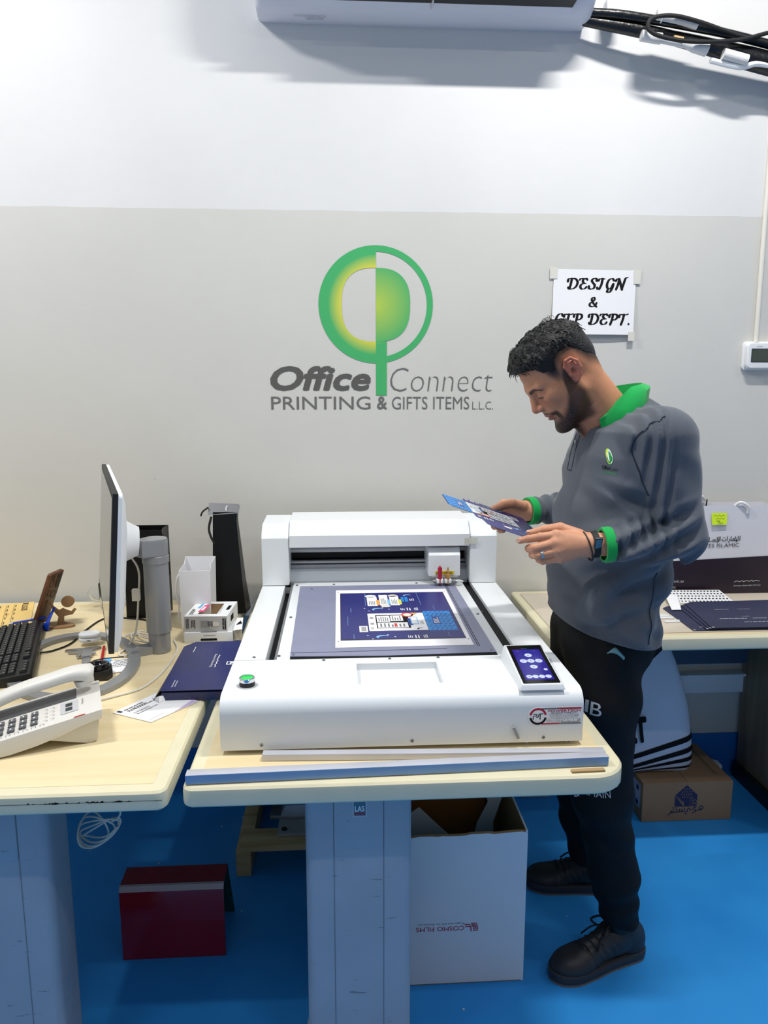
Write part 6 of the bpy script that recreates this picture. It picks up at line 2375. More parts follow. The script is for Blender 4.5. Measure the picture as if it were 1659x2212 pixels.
mb.box(-0.075, -0.02, -0.015, 0.015, 0.003, 0.0085, 0, 0.001).prism([(-0.075, -0.016), (-0.062, -0.016), (-0.072, -0.052), (-0.078, -0.052)], 0.001, 0.006, None, 0)
mb.cyl((-0.045, 0.015, 0.006), (-0.045, 0.024, 0.006), 0.004, n=12).lathe([(0, 0.007), (0.006, 0.007)], (-0.03, -0.021, 0.004), (0, 0, 1), 14)
mb.build('sliding_jaw', ['silver'], cl)
mat('pencil_red', (178, 24, 26), 0.35)
pcl = MB()
p1_, p2_ = Vector((-0.690, 2.115, 0.7565)), Vector((-0.652, 1.965, 0.7565))
pcl.cyl(p1_, p2_, 0.0042, n=6).cyl(p1_, p1_ + (p1_ - p2_) * 0.12, 0.0042, 0.0006, n=6, m=1)
tag(pcl.build('pencil', ['pencil_red', 'pine']), 'red pencil next to the caliper under the monitor edge', 'pencil')
nc = thing('note_card', (-0.61, 1.98, 0.7512), 'white scribbled note card with a blue tab inside the monitor base ring', 'paper')
q4 = [Vector((-0.645, 1.905, 0.7525)), Vector((-0.570, 1.930, 0.7525)), Vector((-0.583, 2.030, 0.7525)), Vector((-0.652, 2.010, 0.7525))]
mb = MB().add(q4 + [p + Vector((0, 0, 0.0015)) for p in q4], [(3, 2, 1, 0), (4, 5, 6, 7), (0, 1, 5, 4), (1, 2, 6, 5), (2, 3, 7, 6), (3, 0, 4, 7)])
O = Vector((-0.64, 1.915, 0.7543))
nx_, ny_ = (q4[1] - q4[0]).normalized(), (q4[3] - q4[0]).normalized()
mb.ribbon([(0.01, 0.03), (0.06, 0.09)], 0.0012, O, nx_, ny_, 1, 0).ribbon([(0.005, 0.055), (0.05, 0.10)], 0.0012, O, nx_, ny_, 1, 0)
scribble(mb, O + nx_ * 0.02 + ny_ * 0.03, nx_, ny_, 0.045, 0.06, 5, 1, 4, 0.55)
mb.flat([(0.058, 0.05), (0.066, 0.05), (0.066, 0.10), (0.058, 0.10)], O, nx_, ny_, 2)
mb.build('card', ['paper_white', 'grey', 'dark_grey'], nc)
mat('note_blue', (104, 180, 232), 0.7)
mb = MB().add([Vector(p) for p in ((-0.662, 1.962, 0.7546), (-0.632, 1.972, 0.7546), (-0.640, 2.022, 0.757), (-0.668, 2.012, 0.757))], [(0, 1, 2, 3)])
mb.build('blue_tab', ['note_blue'], nc)
pk = thing('desk_loupe', (-0.645, 1.915, 0.751), 'black desk magnifier with a round lens in front of the monitor', 'magnifier')
mb = MB()
mb.M = frame_at((-0.640, 1.892, 0.7515), radians(14))
mb.prism([(-0.045, -0.02), (0.028, -0.032), (0.040, -0.012), (0.036, 0.030), (-0.02, 0.032), (-0.048, 0.012)], 0.0, 0.026, None, 0, 0.004, 2)
mb.build('housing', ['black'], pk, 30)
mb = MB()
mb.M = frame_at((-0.638, 1.895, 0.777), radians(14), radians(-6))
mb.lathe([(0, 0.030), (0.010, 0.030), (0.013, 0.028), (0.0125, 0.022), (0.006, 0.019), (0.004, 0.0)], (0, 0, 0), n=30, cap=False)
mb.build('lens_barrel', ['black_gloss'], pk, 30)
MB().tube([(-0.665, 1.915, 0.775), (-0.668, 1.95, 0.775), (-0.655, 1.985, 0.768), (-0.63, 2.01, 0.762), (-0.61, 2.03, 0.7565)], 0.0016, 8, 0, 6).build('cable', ['black_rubber'], pk)
cbb = MB()
rs2 = random.Random(5)
for i in range(3):
    pts = []
    for k in range(16):
        t = 2 * pi * k / 16
        pts.append((-0.605 + 0.052 * cos(t) * (1 - 0.12 * i) + 0.012 * i - 0.010 * sin(t), 2.175 + 0.05 * sin(t) * (1 - 0.15 * i) - 0.025 * cos(t) + 0.012 * i, 0.7545 + 0.003 * i + 0.002 * sin(3 * t)))
    cbb.tube(pts, 0.0024, 6, 0, 2, True)
cbb.tube([(-0.597, 2.063, 1.055), (-0.575, 2.10, 0.99), (-0.585, 2.12, 0.90), (-0.60, 2.13, 0.80), (-0.62, 2.11, 0.758), (-0.63, 2.06, 0.756), (-0.61, 2.04, 0.756), (-0.58, 2.09, 0.757), (-0.56, 2.14, 0.757)], 0.0028, 8, 0, 8)
cbb.box(-0.600, -0.578, 2.106, 2.122, 0.895, 0.93, 0, 0.003)
tag(cbb.build('coiled_cable', ['warm_white']), 'coiled pale grey monitor cable behind the screen', 'cable')

# ---------------------------------------------------------------- paper bags at the wall
mat('bag_black', (9, 9, 10), 0.36, spec=0.3, bump=0.35, bscale=14)
mat('bag_white', (232, 232, 236), 0.55, bump=0.2, bscale=12)
mat('flap_silver', (112, 114, 117), 0.35, 0.3)


def open_bag(mb, b, t, z0, z1, m=0, th=0.0012, rise=0.0):
    """open paper bag: b and t are (x0, x1, y0, y1) at the bottom and the rim"""
    def rg(q, z, e):
        mx = 0.5 * (q[2] + q[3])
        up = rise * (z - z0) / (z1 - z0)
        ring = [(q[0] + e, q[2] + e, z), (q[1] - e, q[2] + e, z), (q[1] - e - 0.006, mx, z), (q[1] - e, q[3] - e, z), (q[0] + e, q[3] - e, z), (q[0] + e + 0.006, mx, z)]
        return [(x, y, zz + up * (y - q[2]) / (q[3] - q[2])) for x, y, zz in ring]
    k = 5
    out = [rg([b[j] + (t[j] - b[j]) * i / k for j in range(4)], z0 + (z1 - z0) * i / k, 0) for i in range(k + 1)]
    inn = [rg([b[j] + (t[j] - b[j]) * i / k for j in range(4)], max(z0 + 0.002, z0 + (z1 - z0) * i / k), th) for i in range(k, -1, -1)]
    mb.loft(out + inn, m, True)
    return mb


bb = thing('black_paper_bag', (-0.64, 2.46, 0.75), 'glossy black paper bag half hidden behind the monitor', 'paper bag')
open_bag(MB(), (-0.705, -0.575, 2.405, 2.50), (-0.700, -0.578, 2.41, 2.505), 0.7512, 1.046).build('bag', ['bag_black'], bb, 25)
MB().tube([(-0.580, 2.42, 1.030), (-0.566, 2.405, 1.012), (-0.560, 2.40, 0.96), (-0.556, 2.398, 0.90)], 0.004, 8, 0, 6).build('rope_handle', ['black_rubber'], bb)
wb = thing('white_paper_bag', (-0.455, 2.34, 0.75), 'small open white paper bag between the black bags', 'paper bag')
open_bag(MB(), (-0.500, -0.408, 2.285, 2.385), (-0.503, -0.406, 2.288, 2.398), 0.7512, 0.938, rise=0.022).build('bag', ['bag_white'], wb, 25)
MB().tube([(-0.503, 2.32, 0.93), (-0.516, 2.315, 0.905), (-0.519, 2.31, 0.86), (-0.512, 2.312, 0.82), (-0.517, 2.318, 0.77)], 0.007, 8, 0, 6, rz=0.003).build('ribbon_handle', ['bag_white'], wb)
mb = MB()
mb.M = frame_at((-0.462, 2.345, 0.903), radians(15), radians(20))
mb.box(-0.026, 0.026, -0.016, 0.016, -0.03, 0.012, 0, 0.001)
scribble(mb, Vector((-0.022, -0.0165, -0.02)), X1, Z1, 0.04, 0.028, 4, 1, 3)
tag(mb.build('small_carton', ['light_grey', 'dark_grey']), 'small grey printed carton inside the open white paper bag', 'box')
tb_ = thing('tall_black_bag', (-0.37, 2.49, 0.75), 'tall black gift bag with a folded silver grey top against the wall', 'paper bag')
mb = MB()
mb.loft([[(-0.428, 2.44, 0.7512), (-0.318, 2.44, 0.7512), (-0.310, 2.50, 0.7512), (-0.318, 2.56, 0.7512), (-0.428, 2.56, 0.7512)],
         [(-0.427, 2.45, 0.85), (-0.328, 2.45, 0.85), (-0.328, 2.50, 0.85), (-0.330, 2.55, 0.85), (-0.426, 2.55, 0.85)],
         [(-0.424, 2.475, 1.06), (-0.345, 2.475, 1.06), (-0.350, 2.50, 1.06), (-0.347, 2.53, 1.06), (-0.424, 2.53, 1.06)],
         [(-0.423, 2.480, 1.092), (-0.343, 2.480, 1.092), (-0.347, 2.50, 1.092), (-0.344, 2.52, 1.092), (-0.423, 2.52, 1.092)]])
mb.build('bag', ['bag_black'], tb_, 25)
mb = MB()
mb.add([(-0.440, 2.478, 1.082), (-0.338, 2.478, 1.088), (-0.334, 2.49, 1.112), (-0.340, 2.498, 1.116), (-0.438, 2.498, 1.121),
        (-0.440, 2.482, 1.082), (-0.338, 2.482, 1.088), (-0.334, 2.494, 1.112), (-0.340, 2.502, 1.116), (-0.438, 2.502, 1.121)],
       [(0, 1, 2, 3, 4), (9, 8, 7, 6, 5), (0, 5, 6, 1), (1, 6, 7, 2), (2, 7, 8, 3), (3, 8, 9, 4), (4, 9, 5, 0)])
O = Vector((-0.392, 2.4765, 1.088))
uyf = Vector((0, 0.45, 0.9)).normalized()
O = Vector((-0.384, 2.4855, 1.1045))
mb.text('Vespr', O + uyf * 0.010 - Y1 * 0.002, -uyf, X1, 0.020, 0.010, 1, 0.02)
mb.build('folded_top', ['flap_silver', 'white'], tb_)
MB().tube([(-0.438, 2.485, 1.108), (-0.456, 2.478, 1.095), (-0.463, 2.475, 1.080)], 0.003, 8, 0, 5).tube([(-0.428, 2.475, 1.078), (-0.436, 2.468, 1.04), (-0.430, 2.466, 1.01), (-0.418, 2.47, 0.985)], 0.004, 8, 0, 6).build('ribbon_handle', ['black_rubber'], tb_)

# ---------------------------------------------------------------- little cartons
mat('carton_inside', (226, 204, 172), 0.7)
mat('tag_pink', (214, 60, 120), 0.5)
mat('tag_blue', (96, 170, 214), 0.5)
mat('carton_grey_face', (196, 194, 192), 0.5)
lower = MB()
lower.M = frame_at((-0.394, 2.205, 0.7512), radians(1))
lower.box(-0.072, 0.070, -0.055, 0.055, 0, 0.0315, 0, 0.0008)
lower.flat([(-0.024, 0), (0.024, 0), (0.024, 0.007), (-0.024, 0.007)], (0, -0.0554, 0.006), X1, Z1, 1)
lower.flat([(-0.015, 0), (0.02, 0), (0.02, 0.0022), (-0.015, 0.0022)], (0, -0.0554, 0.021), X1, Z1, 2)
lower.flat([(-0.024, -0.054), (0.024, -0.054), (0.024, -0.05), (-0.024, -0.05)], (0, 0, 0.0319), X1, Y1, 1)
tag(lower.build('flat_white_carton', ['white', 'ink', 'mid_grey']), 'plain white carton underneath the window box', 'box')
wx = thing('window_carton', (-0.395, 2.235, 0.783), 'small white cosmetic carton with a cut-out window and pink tag', 'box')
WXM = Matrix.Translation((-0.402, 2.157, 0.7835)) @ Matrix.Rotation(radians(-1.5), 4, 'Z')
mb = MB()
mb.M = WXM
bx0, bx1, by1, bh = -0.064, 0.064, 0.156, 0.047
sh_ = 0.0
out = [(bx0, 0), (bx1, 0), (bx1 + 0.006, by1), (bx0 + 0.008, by1)]
mb.add([(p[0], p[1], 0) for p in out] + [(p[0], p[1], bh) for p in out], [(3, 2, 1, 0), (1, 2, 6, 5), (2, 3, 7, 6), (3, 0, 4, 7)])
mb.add([(bx0, 0, 0), (bx1, 0, 0), (bx1, 0, bh), (bx0, 0, bh)], [(0, 1, 2, 3)], 1)
w = [(-0.028, 0.024), (0.030, 0.024), (0.033, 0.132), (-0.018, 0.132)]
mb.add([(p[0], p[1], bh) for p in out] + [(p[0], p[1], bh) for p in w], [(i, (i + 1) % 4, (i + 1) % 4 + 4, i + 4) for i in range(4)])
mb.build('carton', ['white', 'carton_grey_face'], wx)
mb = MB()
mb.M = WXM
e = 0.001
mb.add([(p[0] * 0.98, 0.002 + p[1] * 0.98, 0.001) for p in out] + [(p[0] * 0.98, 0.002 + p[1] * 0.98, bh - e) for p in out], [(0, 1, 2, 3), (0, 4, 5, 1), (1, 5, 6, 2), (2, 6, 7, 3), (3, 7, 4, 0)])
mb.build('inner_tray', ['carton_inside'], wx)
mb = MB()
mb.M = WXM
Zt = Vector((0, 0, bh + 0.0004))
mb.flat([(-0.032, 0.045), (-0.014, 0.045), (-0.008, 0.118), (-0.024, 0.118)], Zt, X1, Y1, 2)
mb.flat([(-0.041, 0.085), (-0.032, 0.085), (-0.028, 0.135), (-0.036, 0.135)], Zt, X1, Y1, 3)
mb.flat([(-0.027, 0.062), (-0.019, 0.062), (-0.015, 0.10), (-0.022, 0.10)], Zt + Vector((0, 0, 0.0002)), X1, Y1, 4)
scribble(mb, Zt + Vector((-0.042, 0.02, 0)), Y1, -X1, 0.06, 0.012, 3, 0, 6)
scribble(mb, Zt + Vector((0.038, 0.03, 0)), Y1, -X1, 0.08, 0.006, 2, 5, 7)
mb.flat([(0.049, 0.065), (0.059, 0.065), (0.061, 0.11), (0.051, 0.11)], Zt, X1, Y1, 0)
F0 = Vector((0, -0.0004, 0))
mb.flat([(0.050, 0.006), (0.060, 0.006), (0.060, 0.040), (0.050, 0.040)], F0, X1, Z1, 0)
mb.text('Neutrogena', F0 + Vector((0.0525, -0.0003, 0.0385)), -Z1, X1, 0.031, 0.005, 4, 0.01)
mb.prism(rrect(-0.017, 0.018, 0.010, 0.036, 0.003), 0, 0.0003, lambda a, b, h: (a, -0.0004 - h, b), 5)
mb.flat([(-0.015, 0.012), (0.010, 0.012), (0.010, 0.034), (-0.015, 0.034)], F0 - Y1 * 0.0005, X1, Z1, 6)
scribble(mb, F0 + Vector((0.006, -0.0008, 0.032)), -Z1, X1, 0.018, 0.016, 5, 7, 9)
mb.prism(rrect(0.018, 0.040, 0.016, 0.030, 0.005), 0, 0.0003, lambda a, b, h: (a, -0.0004 - h, b), 8)
scribble(mb, F0 + Vector((-0.044, -0.0003, 0.036)), -Z1, X1, 0.026, 0.014, 3, 7, 10)
scribble(mb, F0 + Vector((-0.059, -0.0003, 0.040)), -Z1, X1, 0.036, 0.010, 4, 7, 11)
R0 = Vector((bx1 + 0.0026, 0, 0))
rx_ = Vector((0.006, by1, 0)).normalized()
mb.flat([(0.05, 0.014), (0.09, 0.014), (0.09, 0.032), (0.05, 0.032)], Vector((bx1 + 0.0004, 0, 0)), rx_, Z1, 0)
mb.build('print', ['ink', 'ink', 'tag_pink', 'tag_blue', 'white', 'light_grey', 'mid_grey', 'dark_grey', 'warm_white'], wx)
sc_ = thing('sample_sachet', (-0.31, 2.18, 0.7512), 'small white folded sachet with a black mark beside the cartons', 'sachet')
mb = MB()
mb.loft([[(-0.318, 2.165, 0.7515), (-0.300, 2.165, 0.7515), (-0.300, 2.19, 0.7515), (-0.318, 2.19, 0.7515)], [(-0.317, 2.170, 0.786), (-0.300, 2.168, 0.786), (-0.300, 2.19, 0.786), (-0.317, 2.19, 0.786)]])
mb.build('pouch', ['tag_base'] if 'tag_base' in MATS else ['beige_mat'], sc_)
mb = MB()
q5 = [Vector((-0.322, 2.155, 0.785)), Vector((-0.295, 2.160, 0.787)), Vector((-0.298, 2.215, 0.806)), Vector((-0.316, 2.21, 0.806))]
mb.add(q5 + [p + Vector((0, 0, 0.001)) for p in q5], [(3, 2, 1, 0), (4, 5, 6, 7), (0, 1, 5, 4), (1, 2, 6, 5), (2, 3, 7, 6), (3, 0, 4, 7)])
ux5, uy5 = (q5[1] - q5[0]).normalized(), (q5[3] - q5[0]).normalized()
mb.flat([(0.004, 0.024), (0.022, 0.028), (0.014, 0.042)], q5[0] + Vector((0, 0, 0.0022)), ux5, uy5, 1)
mb.build('flap', ['white', 'ink'], sc_)

# ---------------------------------------------------------------- navy presentation folder and envelope
mat('folder_navy', (40, 46, 104), 0.3, vary=0.04, vscale=6)
mat('folder_line', (62, 62, 140), 0.35)
mat('folder_side', (34, 40, 84), 0.35)
fo = thing('presentation_folder', (-0.35, 1.88, 0.751), 'navy blue presentation folder box lying against the left side of the machine', 'folder')
FX0, FX1, FY0, FY1 = -0.438, -0.258, 1.728, 2.062
mb = MB()
mb.box(FX0 + 0.002, FX1, FY0 + 0.002, FY1 - 0.004, 0.7512, 0.7725, 0, 0.001)
mb.build('tray', ['folder_side'], fo)
lo_ = [(FX0, FY0), (FX1, FY0), (FX1, FY1), (FX0 + 0.025, FY1), (FX0 - 0.002, FY1 - 0.035)]
mb = MB()
zt_ = lambda x, y: 0.7775 + 0.006 * (y - FY0) / 0.334
v0 = [(x, y, zt_(x, y)) for x, y in lo_]
mb.add(v0 + [(x, y, z + 0.0014) for x, y, z in v0], [(4, 3, 2, 1, 0), (5, 6, 7, 8, 9)] + [(i, (i + 1) % 5, (i + 1) % 5 + 5, i + 5) for i in range(5)])
OF = Vector((0, 0, 0))
fz_ = lambda x, y, k=0.0: Vector((x, y, zt_(x, y) + 0.0018 + k))
uyF = Vector((0, 1, 0.018)).normalized()
for i in range(22):
    x = -0.425 + 0.0036 * i
    mb.flat([(0, 0), (0.0007, 0), (0.0007, 0.115), (0, 0.09)], fz_(x, 1.735 + 0.0006 * i), X1, uyF, 1)
mb.text('Business Onboarding', fz_(-0.345, 1.962), -uyF, X1, 0.090, 0.0085, 2, 0.0)
mb.ribbon([(-0.040, 0.0), (-0.034, 0.003), (-0.028, 0), (-0.02, 0.002), (-0.01, -0.001), (0, 0.003), (0.012, 0), (0.02, 0.003), (0.03, -0.001), (0.04, 0.003), (0.045, 0)], 0.0022, fz_(-0.331, 1.915), -uyF, X1, 2, 2)
mb.flat([(0, 0), (0.03, 0), (0.03, 0.022), (0, 0.022)], fz_(-0.303, 1.885), X1, uyF, 2)
mb.flat([(0.003, 0.003), (0.009, 0.003), (0.009, 0.019), (0.003, 0.019)], fz_(-0.303, 1.885, 0.0002), X1, uyF, 0)
mb.flat([(0.012, 0.003), (0.018, 0.003), (0.027, 0.019), (0.021, 0.019)], fz_(-0.303, 1.885, 0.0002), X1, uyF, 0)
for (x, y, L) in ((-0.408, 2.02, 0.05), (-0.416, 1.79, 0.045), (-0.409, 1.785, 0.035)):
    scribble(mb, fz_(x, y), -uyF, X1, L, 0.004, 1, 2, int(-x * 1000))
mb.build('cover', ['folder_navy', 'folder_line', 'white'], fo)
mb = MB()
mb.add([(FX0, FY0, 0.7775), (FX0 - 0.001, FY0, 0.7768), (FX0 - 0.020, FY0 + 0.004, 0.7515), (FX0 - 0.019, FY1 - 0.06, 0.7515), (FX0 - 0.002, FY1 - 0.04, 0.782)], [(0, 1, 2, 3, 4)])
mb.build('side_flap', ['dark_grey'], fo)
mat('envelope_tint', (196, 180, 216), 0.6)
en = MB()
ez = 0.7515
EV = [Vector((-0.534, 1.668, ez)), Vector((-0.432, 1.612, ez)), Vector((-0.345, 1.722, ez)), Vector((-0.452, 1.79, ez))]
en.add(EV + [p + Vector((0, 0, 0.0012)) for p in EV], [(3, 2, 1, 0), (4, 5, 6, 7), (0, 1, 5, 4), (1, 2, 6, 5), (2, 3, 7, 6), (3, 0, 4, 7)])
exx, eyy = (EV[3] - EV[0]).normalized(), (EV[0] - EV[1]).normalized()
EO = EV[1] + Vector((0, 0, 0.0016))
en.add([EV[1].lerp(EV[2], 0.45) + Vector((0, 0, 0.0014)), EV[1].lerp(EV[2], 0.97) + Vector((0, 0, 0.0014)), EV[2].lerp(EV[3], 0.15) + Vector((0, 0, 0.0014))], [(0, 1, 2)], 2)
en.flat([(0.006, 0.098), (0.014, 0.098), (0.014, 0.112), (0.006, 0.112)], EO, exx, eyy, 1)
en.text('EMIRATES', EO + exx * 0.020 + eyy * 0.098, exx, eyy, 0.055, 0.006, 1, 0.02)
scribble(en, EO + exx * 0.020 + eyy * 0.085, exx, eyy, 0.07, 0.010, 2, 1, 12)
en.text('Documents', EO + exx * 0.020 + eyy * 0.068, exx, eyy, 0.045, 0.006, 1, 0.01)
en.text('Business Debit Card', EO + exx * 0.020 + eyy * 0.058, exx, eyy, 0.06, 0.006, 1, 0.01)
en.flat([(0.006, 0.012), (0.05, 0.012), (0.05, 0.0127), (0.006, 0.0127)], EO, exx, eyy, 3)
tag(en.build('envelope', ['paper_white', 'dark_grey', 'envelope_tint', 'mid_grey']), 'white printed envelope lying in front of the navy folder', 'envelope')
cwr = MB()
cwr.loft([[(-0.462, 1.742, 0.7535), (-0.438, 1.716, 0.7535), (-0.425, 1.732, 0.7535), (-0.448, 1.770, 0.7535)], [(-0.460, 1.745, 0.7565), (-0.440, 1.723, 0.7655), (-0.428, 1.734, 0.7665), (-0.446, 1.764, 0.7575)]])
tag(cwr.build('crumpled_wrapper', ['paper_white']), 'crumpled white wrapper between the envelope and the folder corner', 'wrapper')

# ================================================================ under the desks
mat('red_gloss', (128, 8, 26), 0.12, spec=0.7)
mat('green_gloss', (8, 70, 50), 0.25)
mat('fold_white', (170, 150, 150), 0.5)
rd = thing('folded_red_board', (-0.45, 1.85, 0), 'glossy dark red folded board standing like a bench under the left desk', 'display board')
th_ = 0.004
mb = MB()
mb.box(-0.586, -0.315, 1.788, 1.792, 0.0, 0.198, 0, 0.0008)
mb.build('front_panel', ['red_gloss'], rd)
mb = MB()
mb.loft([[(x, 1.788, 0.198), (x, 1.794, 0.211), (x, 1.868, 0.216), (x, 1.868, 0.212), (x, 1.796, 0.206), (x, 1.792, 0.198)] for x in (-0.586, -0.315)])
mb.build('top_panel', ['red_gloss'], rd, 25)
mb = MB()
mb.loft([[(x, 1.7875, 0.1985), (x, 1.7935, 0.2114), (x, 1.800, 0.2126), (x, 1.7935, 0.2112)] for x in (-0.586, -0.315)])
mb.build('worn_fold', ['fold_white'], rd)
mb = MB()
mb.loft([[(x, 1.864, 0.214), (x, 1.868, 0.214), (x, 1.962, 0.0), (x, 1.958, 0.0)] for x in (-0.586, -0.315)])
mb.build('rear_panel', ['green_gloss'], rd)

hc = MB()
hc.tube([(-0.505, 1.60, 0.707), (-0.507, 1.60, 0.60), (-0.510, 1.60, 0.535), (-0.535, 1.60, 0.515)], 0.0025, 8, 0, 6)
rs2 = random.Random(9)
for i in range(5):
    pts = [(-0.556 + 0.040 * cos(t) + 0.008 * sin(i + t) - 0.004 * i, 1.60 + 0.012 * sin(2 * t + i), 0.497 + (0.018 + 0.006 * i) * sin(t) + 0.012 * cos(t)) for t in np.linspace(0, 2 * pi, 14)[:-1]]
    hc.tube(pts, 0.0022, 6, 0, 3, True)
tag(hc.build('hanging_cable', ['warm_white']), 'tangled white cable hanging down under the left desk', 'cable')

pl = thing('pallet', (-0.12, 2.3, 0), 'small pine pallet on the floor behind the centre desk column', 'pallet')
MB().box(-0.331, -0.285, 2.115, 2.60, 0.0, 0.085, 0, 0.002).build('skid', ['pine'], pl)
MB().box(0.10, 0.146, 2.115, 2.60, 0.0, 0.085, 0, 0.002).build('skid', ['pine'], pl)
MB().box(-0.318, 0.16, 2.11, 2.20, 0.0855, 0.108, 0, 0.002).build('cross_board', ['pine'], pl)
MB().box(-0.318, 0.16, 2.46, 2.55, 0.0855, 0.108, 0, 0.002).build('cross_board', ['pine'], pl)
MB().box(-0.331, -0.285, 2.42, 2.50, 0.1085, 0.165, 0, 0.002).build('end_block', ['pine'], pl)
mat('motor_paint', (44, 58, 88), 0.4)
mt_ = thing('electric_motor', (-0.08, 2.3, 0.108), 'dark blue electric motor strapped on the pine pallet', 'motor')
MB().cyl((-0.262, 2.34, 0.235), (0.07, 2.34, 0.235), 0.092, n=32, bev=0.012).build('housing', ['motor_paint'], mt_)
MB().cyl((-0.272, 2.34, 0.235), (-0.255, 2.34, 0.235), 0.098, n=32, bev=0.006).build('end_bell', ['motor_paint'], mt_)
MB().box(-0.20, -0.02, 2.28, 2.40, 0.32, 0.40, 0, 0.01).build('terminal_box', ['motor_paint'], mt_)
mb = MB()
mb.prism([(-0.235, 0.13), (-0.20, 0.13), (-0.185, 0.165), (-0.05, 0.165), (-0.05, 0.13), (0.05, 0.13), (0.05, 0.118), (-0.235, 0.118)], 2.232, 2.40, lambda a, b, h: (a, h, b), 0, 0.002)
mb.build('base_plate', ['silver'], mt_)
MB().box(-0.205, 0.07, 2.15, 2.26, 0.109, 0.117, 0, 0.001).cyl((-0.185, 2.175, 0.117), (-0.185, 2.175, 0.121), 0.009, n=14, m=1).build('mounting_rail', ['mid_grey', 'black'], mt_)

mat('cosmo_white', (224, 226, 230), 0.6, vary=0.02, vscale=5, bump=0.3, bscale=6)
mat('corrugate', (150, 116, 78), 0.8)
mat('crimson', (176, 36, 66), 0.6)
cbx = thing('white_carton_box', (0.29, 1.8, 0), 'tall white open carton with upside-down red film lettering under the centre desk', 'carton')
cx0, cx1, cy0, cy1, ch = 0.105, 0.459, 1.656, 1.955, 0.417
t5 = 0.005
mb = MB()
top = []
rnd = random.Random(4)
xs_ = np.linspace(cx0, cx1, 26)
zt2 = [ch + (0.004 * rnd.random() - 0.002) - 0.006 * (1 - (x - cx0) / (cx1 - cx0)) for x in xs_]
for i in range(25):
    mb.add([(xs_[i], cy0, 0.003), (xs_[i + 1], cy0, 0.003), (xs_[i + 1], cy0, zt2[i + 1]), (xs_[i], cy0, zt2[i])], [(0, 1, 2, 3)], 0)
    mb.add([(xs_[i], cy0 + t5, 0.003), (xs_[i], cy0 + t5, zt2[i] + 0.003), (xs_[i + 1], cy0 + t5, zt2[i + 1] + 0.003), (xs_[i + 1], cy0 + t5, 0.003)], [(0, 1, 2, 3)], 1)
    mb.add([(xs_[i], cy0, zt2[i]), (xs_[i + 1], cy0, zt2[i + 1]), (xs_[i + 1], cy0 + t5, zt2[i + 1] + 0.003), (xs_[i], cy0 + t5, zt2[i] + 0.003)], [(0, 1, 2, 3)], 1)
mb.box(cx1 - t5, cx1, cy0 + 0.0005, cy1, 0.0, ch + 0.004, 0)
mb.box(cx1 - t5 - 0.0006, cx1 - t5, cy0 + t5, cy1 - t5, 0.004, ch + 0.0045, 1)
mb.box(cx0, cx0 + t5, cy0 + 0.0005, cy1, 0.0, ch - 0.004, 1)
mb.box(cx0, cx1, cy1 - t5, cy1, 0.0, ch, 1)
mb.box(cx0 + 0.001, cx1 - 0.001, cy0 + 0.001, cy1 - 0.001, 0.0, 0.004, 1)
mb.build('carton', ['cosmo_white', 'corrugate'], cbx)
mb = MB()
mb.text('COSMO FILMS', (0.304, 1.6552, 0.165), -X1, -Z1, 0.122, 0.0125, 0, 0.012)
mb.text('Engineered to Enhance', (0.304, 1.6552, 0.1755), -X1, -Z1, 0.118, 0.006, 1, 0.0)
for k, (dx, w_) in enumerate(((0.0, 0.0), (0.0045, 0.0), (0.009, 0.0))):
    pass
Lp = Vector((0.338, 1.6552, 0.170))
for k in range(3):
    o_ = 0.0042 * k
    mb.ribbon([(0.016 - o_ * 0.2, 0.001 - o_), (0.004 + o_, 0.001 - o_), (0.001 + o_ * 1.0, -0.006), (0.0 + o_, -0.019 + o_), (0.010, -0.019 + o_)], 0.0026, Lp, -X1, Z1, 0, 0)
mb.ribbon([(0.032, -0.002), (0.021, -0.002), (0.017, -0.010), (0.0165, -0.0205)], 0.0026, Lp, -X1, Z1, 0, 0)
mb.ribbon([(0.031, -0.008), (0.021, -0.008)], 0.0024, Lp, -X1, Z1, 0, 0)
mb.build('film_lettering', ['crimson', 'grey'], cbx)
mat('board_white', (200, 200, 204), 0.6)
mat('board_orange', (150, 84, 30), 0.7)
for nm, poly, y, m_, lab in (('white_board', [(0.12, 0.02), (0.32, 0.02), (0.282, 0.324), (0.203, 0.405), (0.12, 0.345)], 1.80, 'board_white', 'pointed white card standing inside the open carton'),
                             ('orange_board', [(0.18, 0.02), (0.40, 0.02), (0.40, 0.43), (0.19, 0.43)], 1.90, 'board_orange', 'orange brown board at the back of the open carton'),
                             ('curved_card', [(0.30, 0.02), (0.43, 0.02), (0.412, 0.33), (0.443, 0.43), (0.385, 0.435), (0.396, 0.39), (0.368, 0.33)], 1.84, 'board_white', 'curved white card leaning in the right side of the open carton')):
    b = MB().prism(poly, y, y + 0.002, lambda a, b, h: (a, h, b))
    tag(b.build(nm, [m_]), lab, 'card')

# ================================================================ right desk
mat('bank_purple', (34, 20, 36), 0.4)
mat('bank_white', (226, 226, 234), 0.45)
mat('sticky', (214, 244, 40), 0.7)
bk = thing('bank_paper_bag', (1.38, 2.6, 0.76), 'large white paper bag with dark purple base and Arabic lettering on the right desk', 'paper bag')
bz0, bz1, bs = 0.7592, 1.085, 0.888
q_b, q_t = (1.178, 1.578, 2.552, 2.640), (1.170, 1.572, 2.550, 2.636)
open_bag(MB(), q_b, q_t, bz0, bz1).build('bag', ['bank_white'], bk, 25)
mb = MB()
mb.add([(1.1775, 2.5505, bz0 + 0.001), (1.5785, 2.5505, bz0 + 0.001), (1.5765, 2.5495, bs + 0.012), (1.1745, 2.5495, bs - 0.005)], [(0, 1, 2, 3)])
mb.add([(1.5785, 2.5505, bz0 + 0.001), (1.5730, 2.596, bz0 + 0.001), (1.5710, 2.596, bs + 0.01), (1.5765, 2.5495, bs + 0.012)], [(0, 1, 2, 3)])
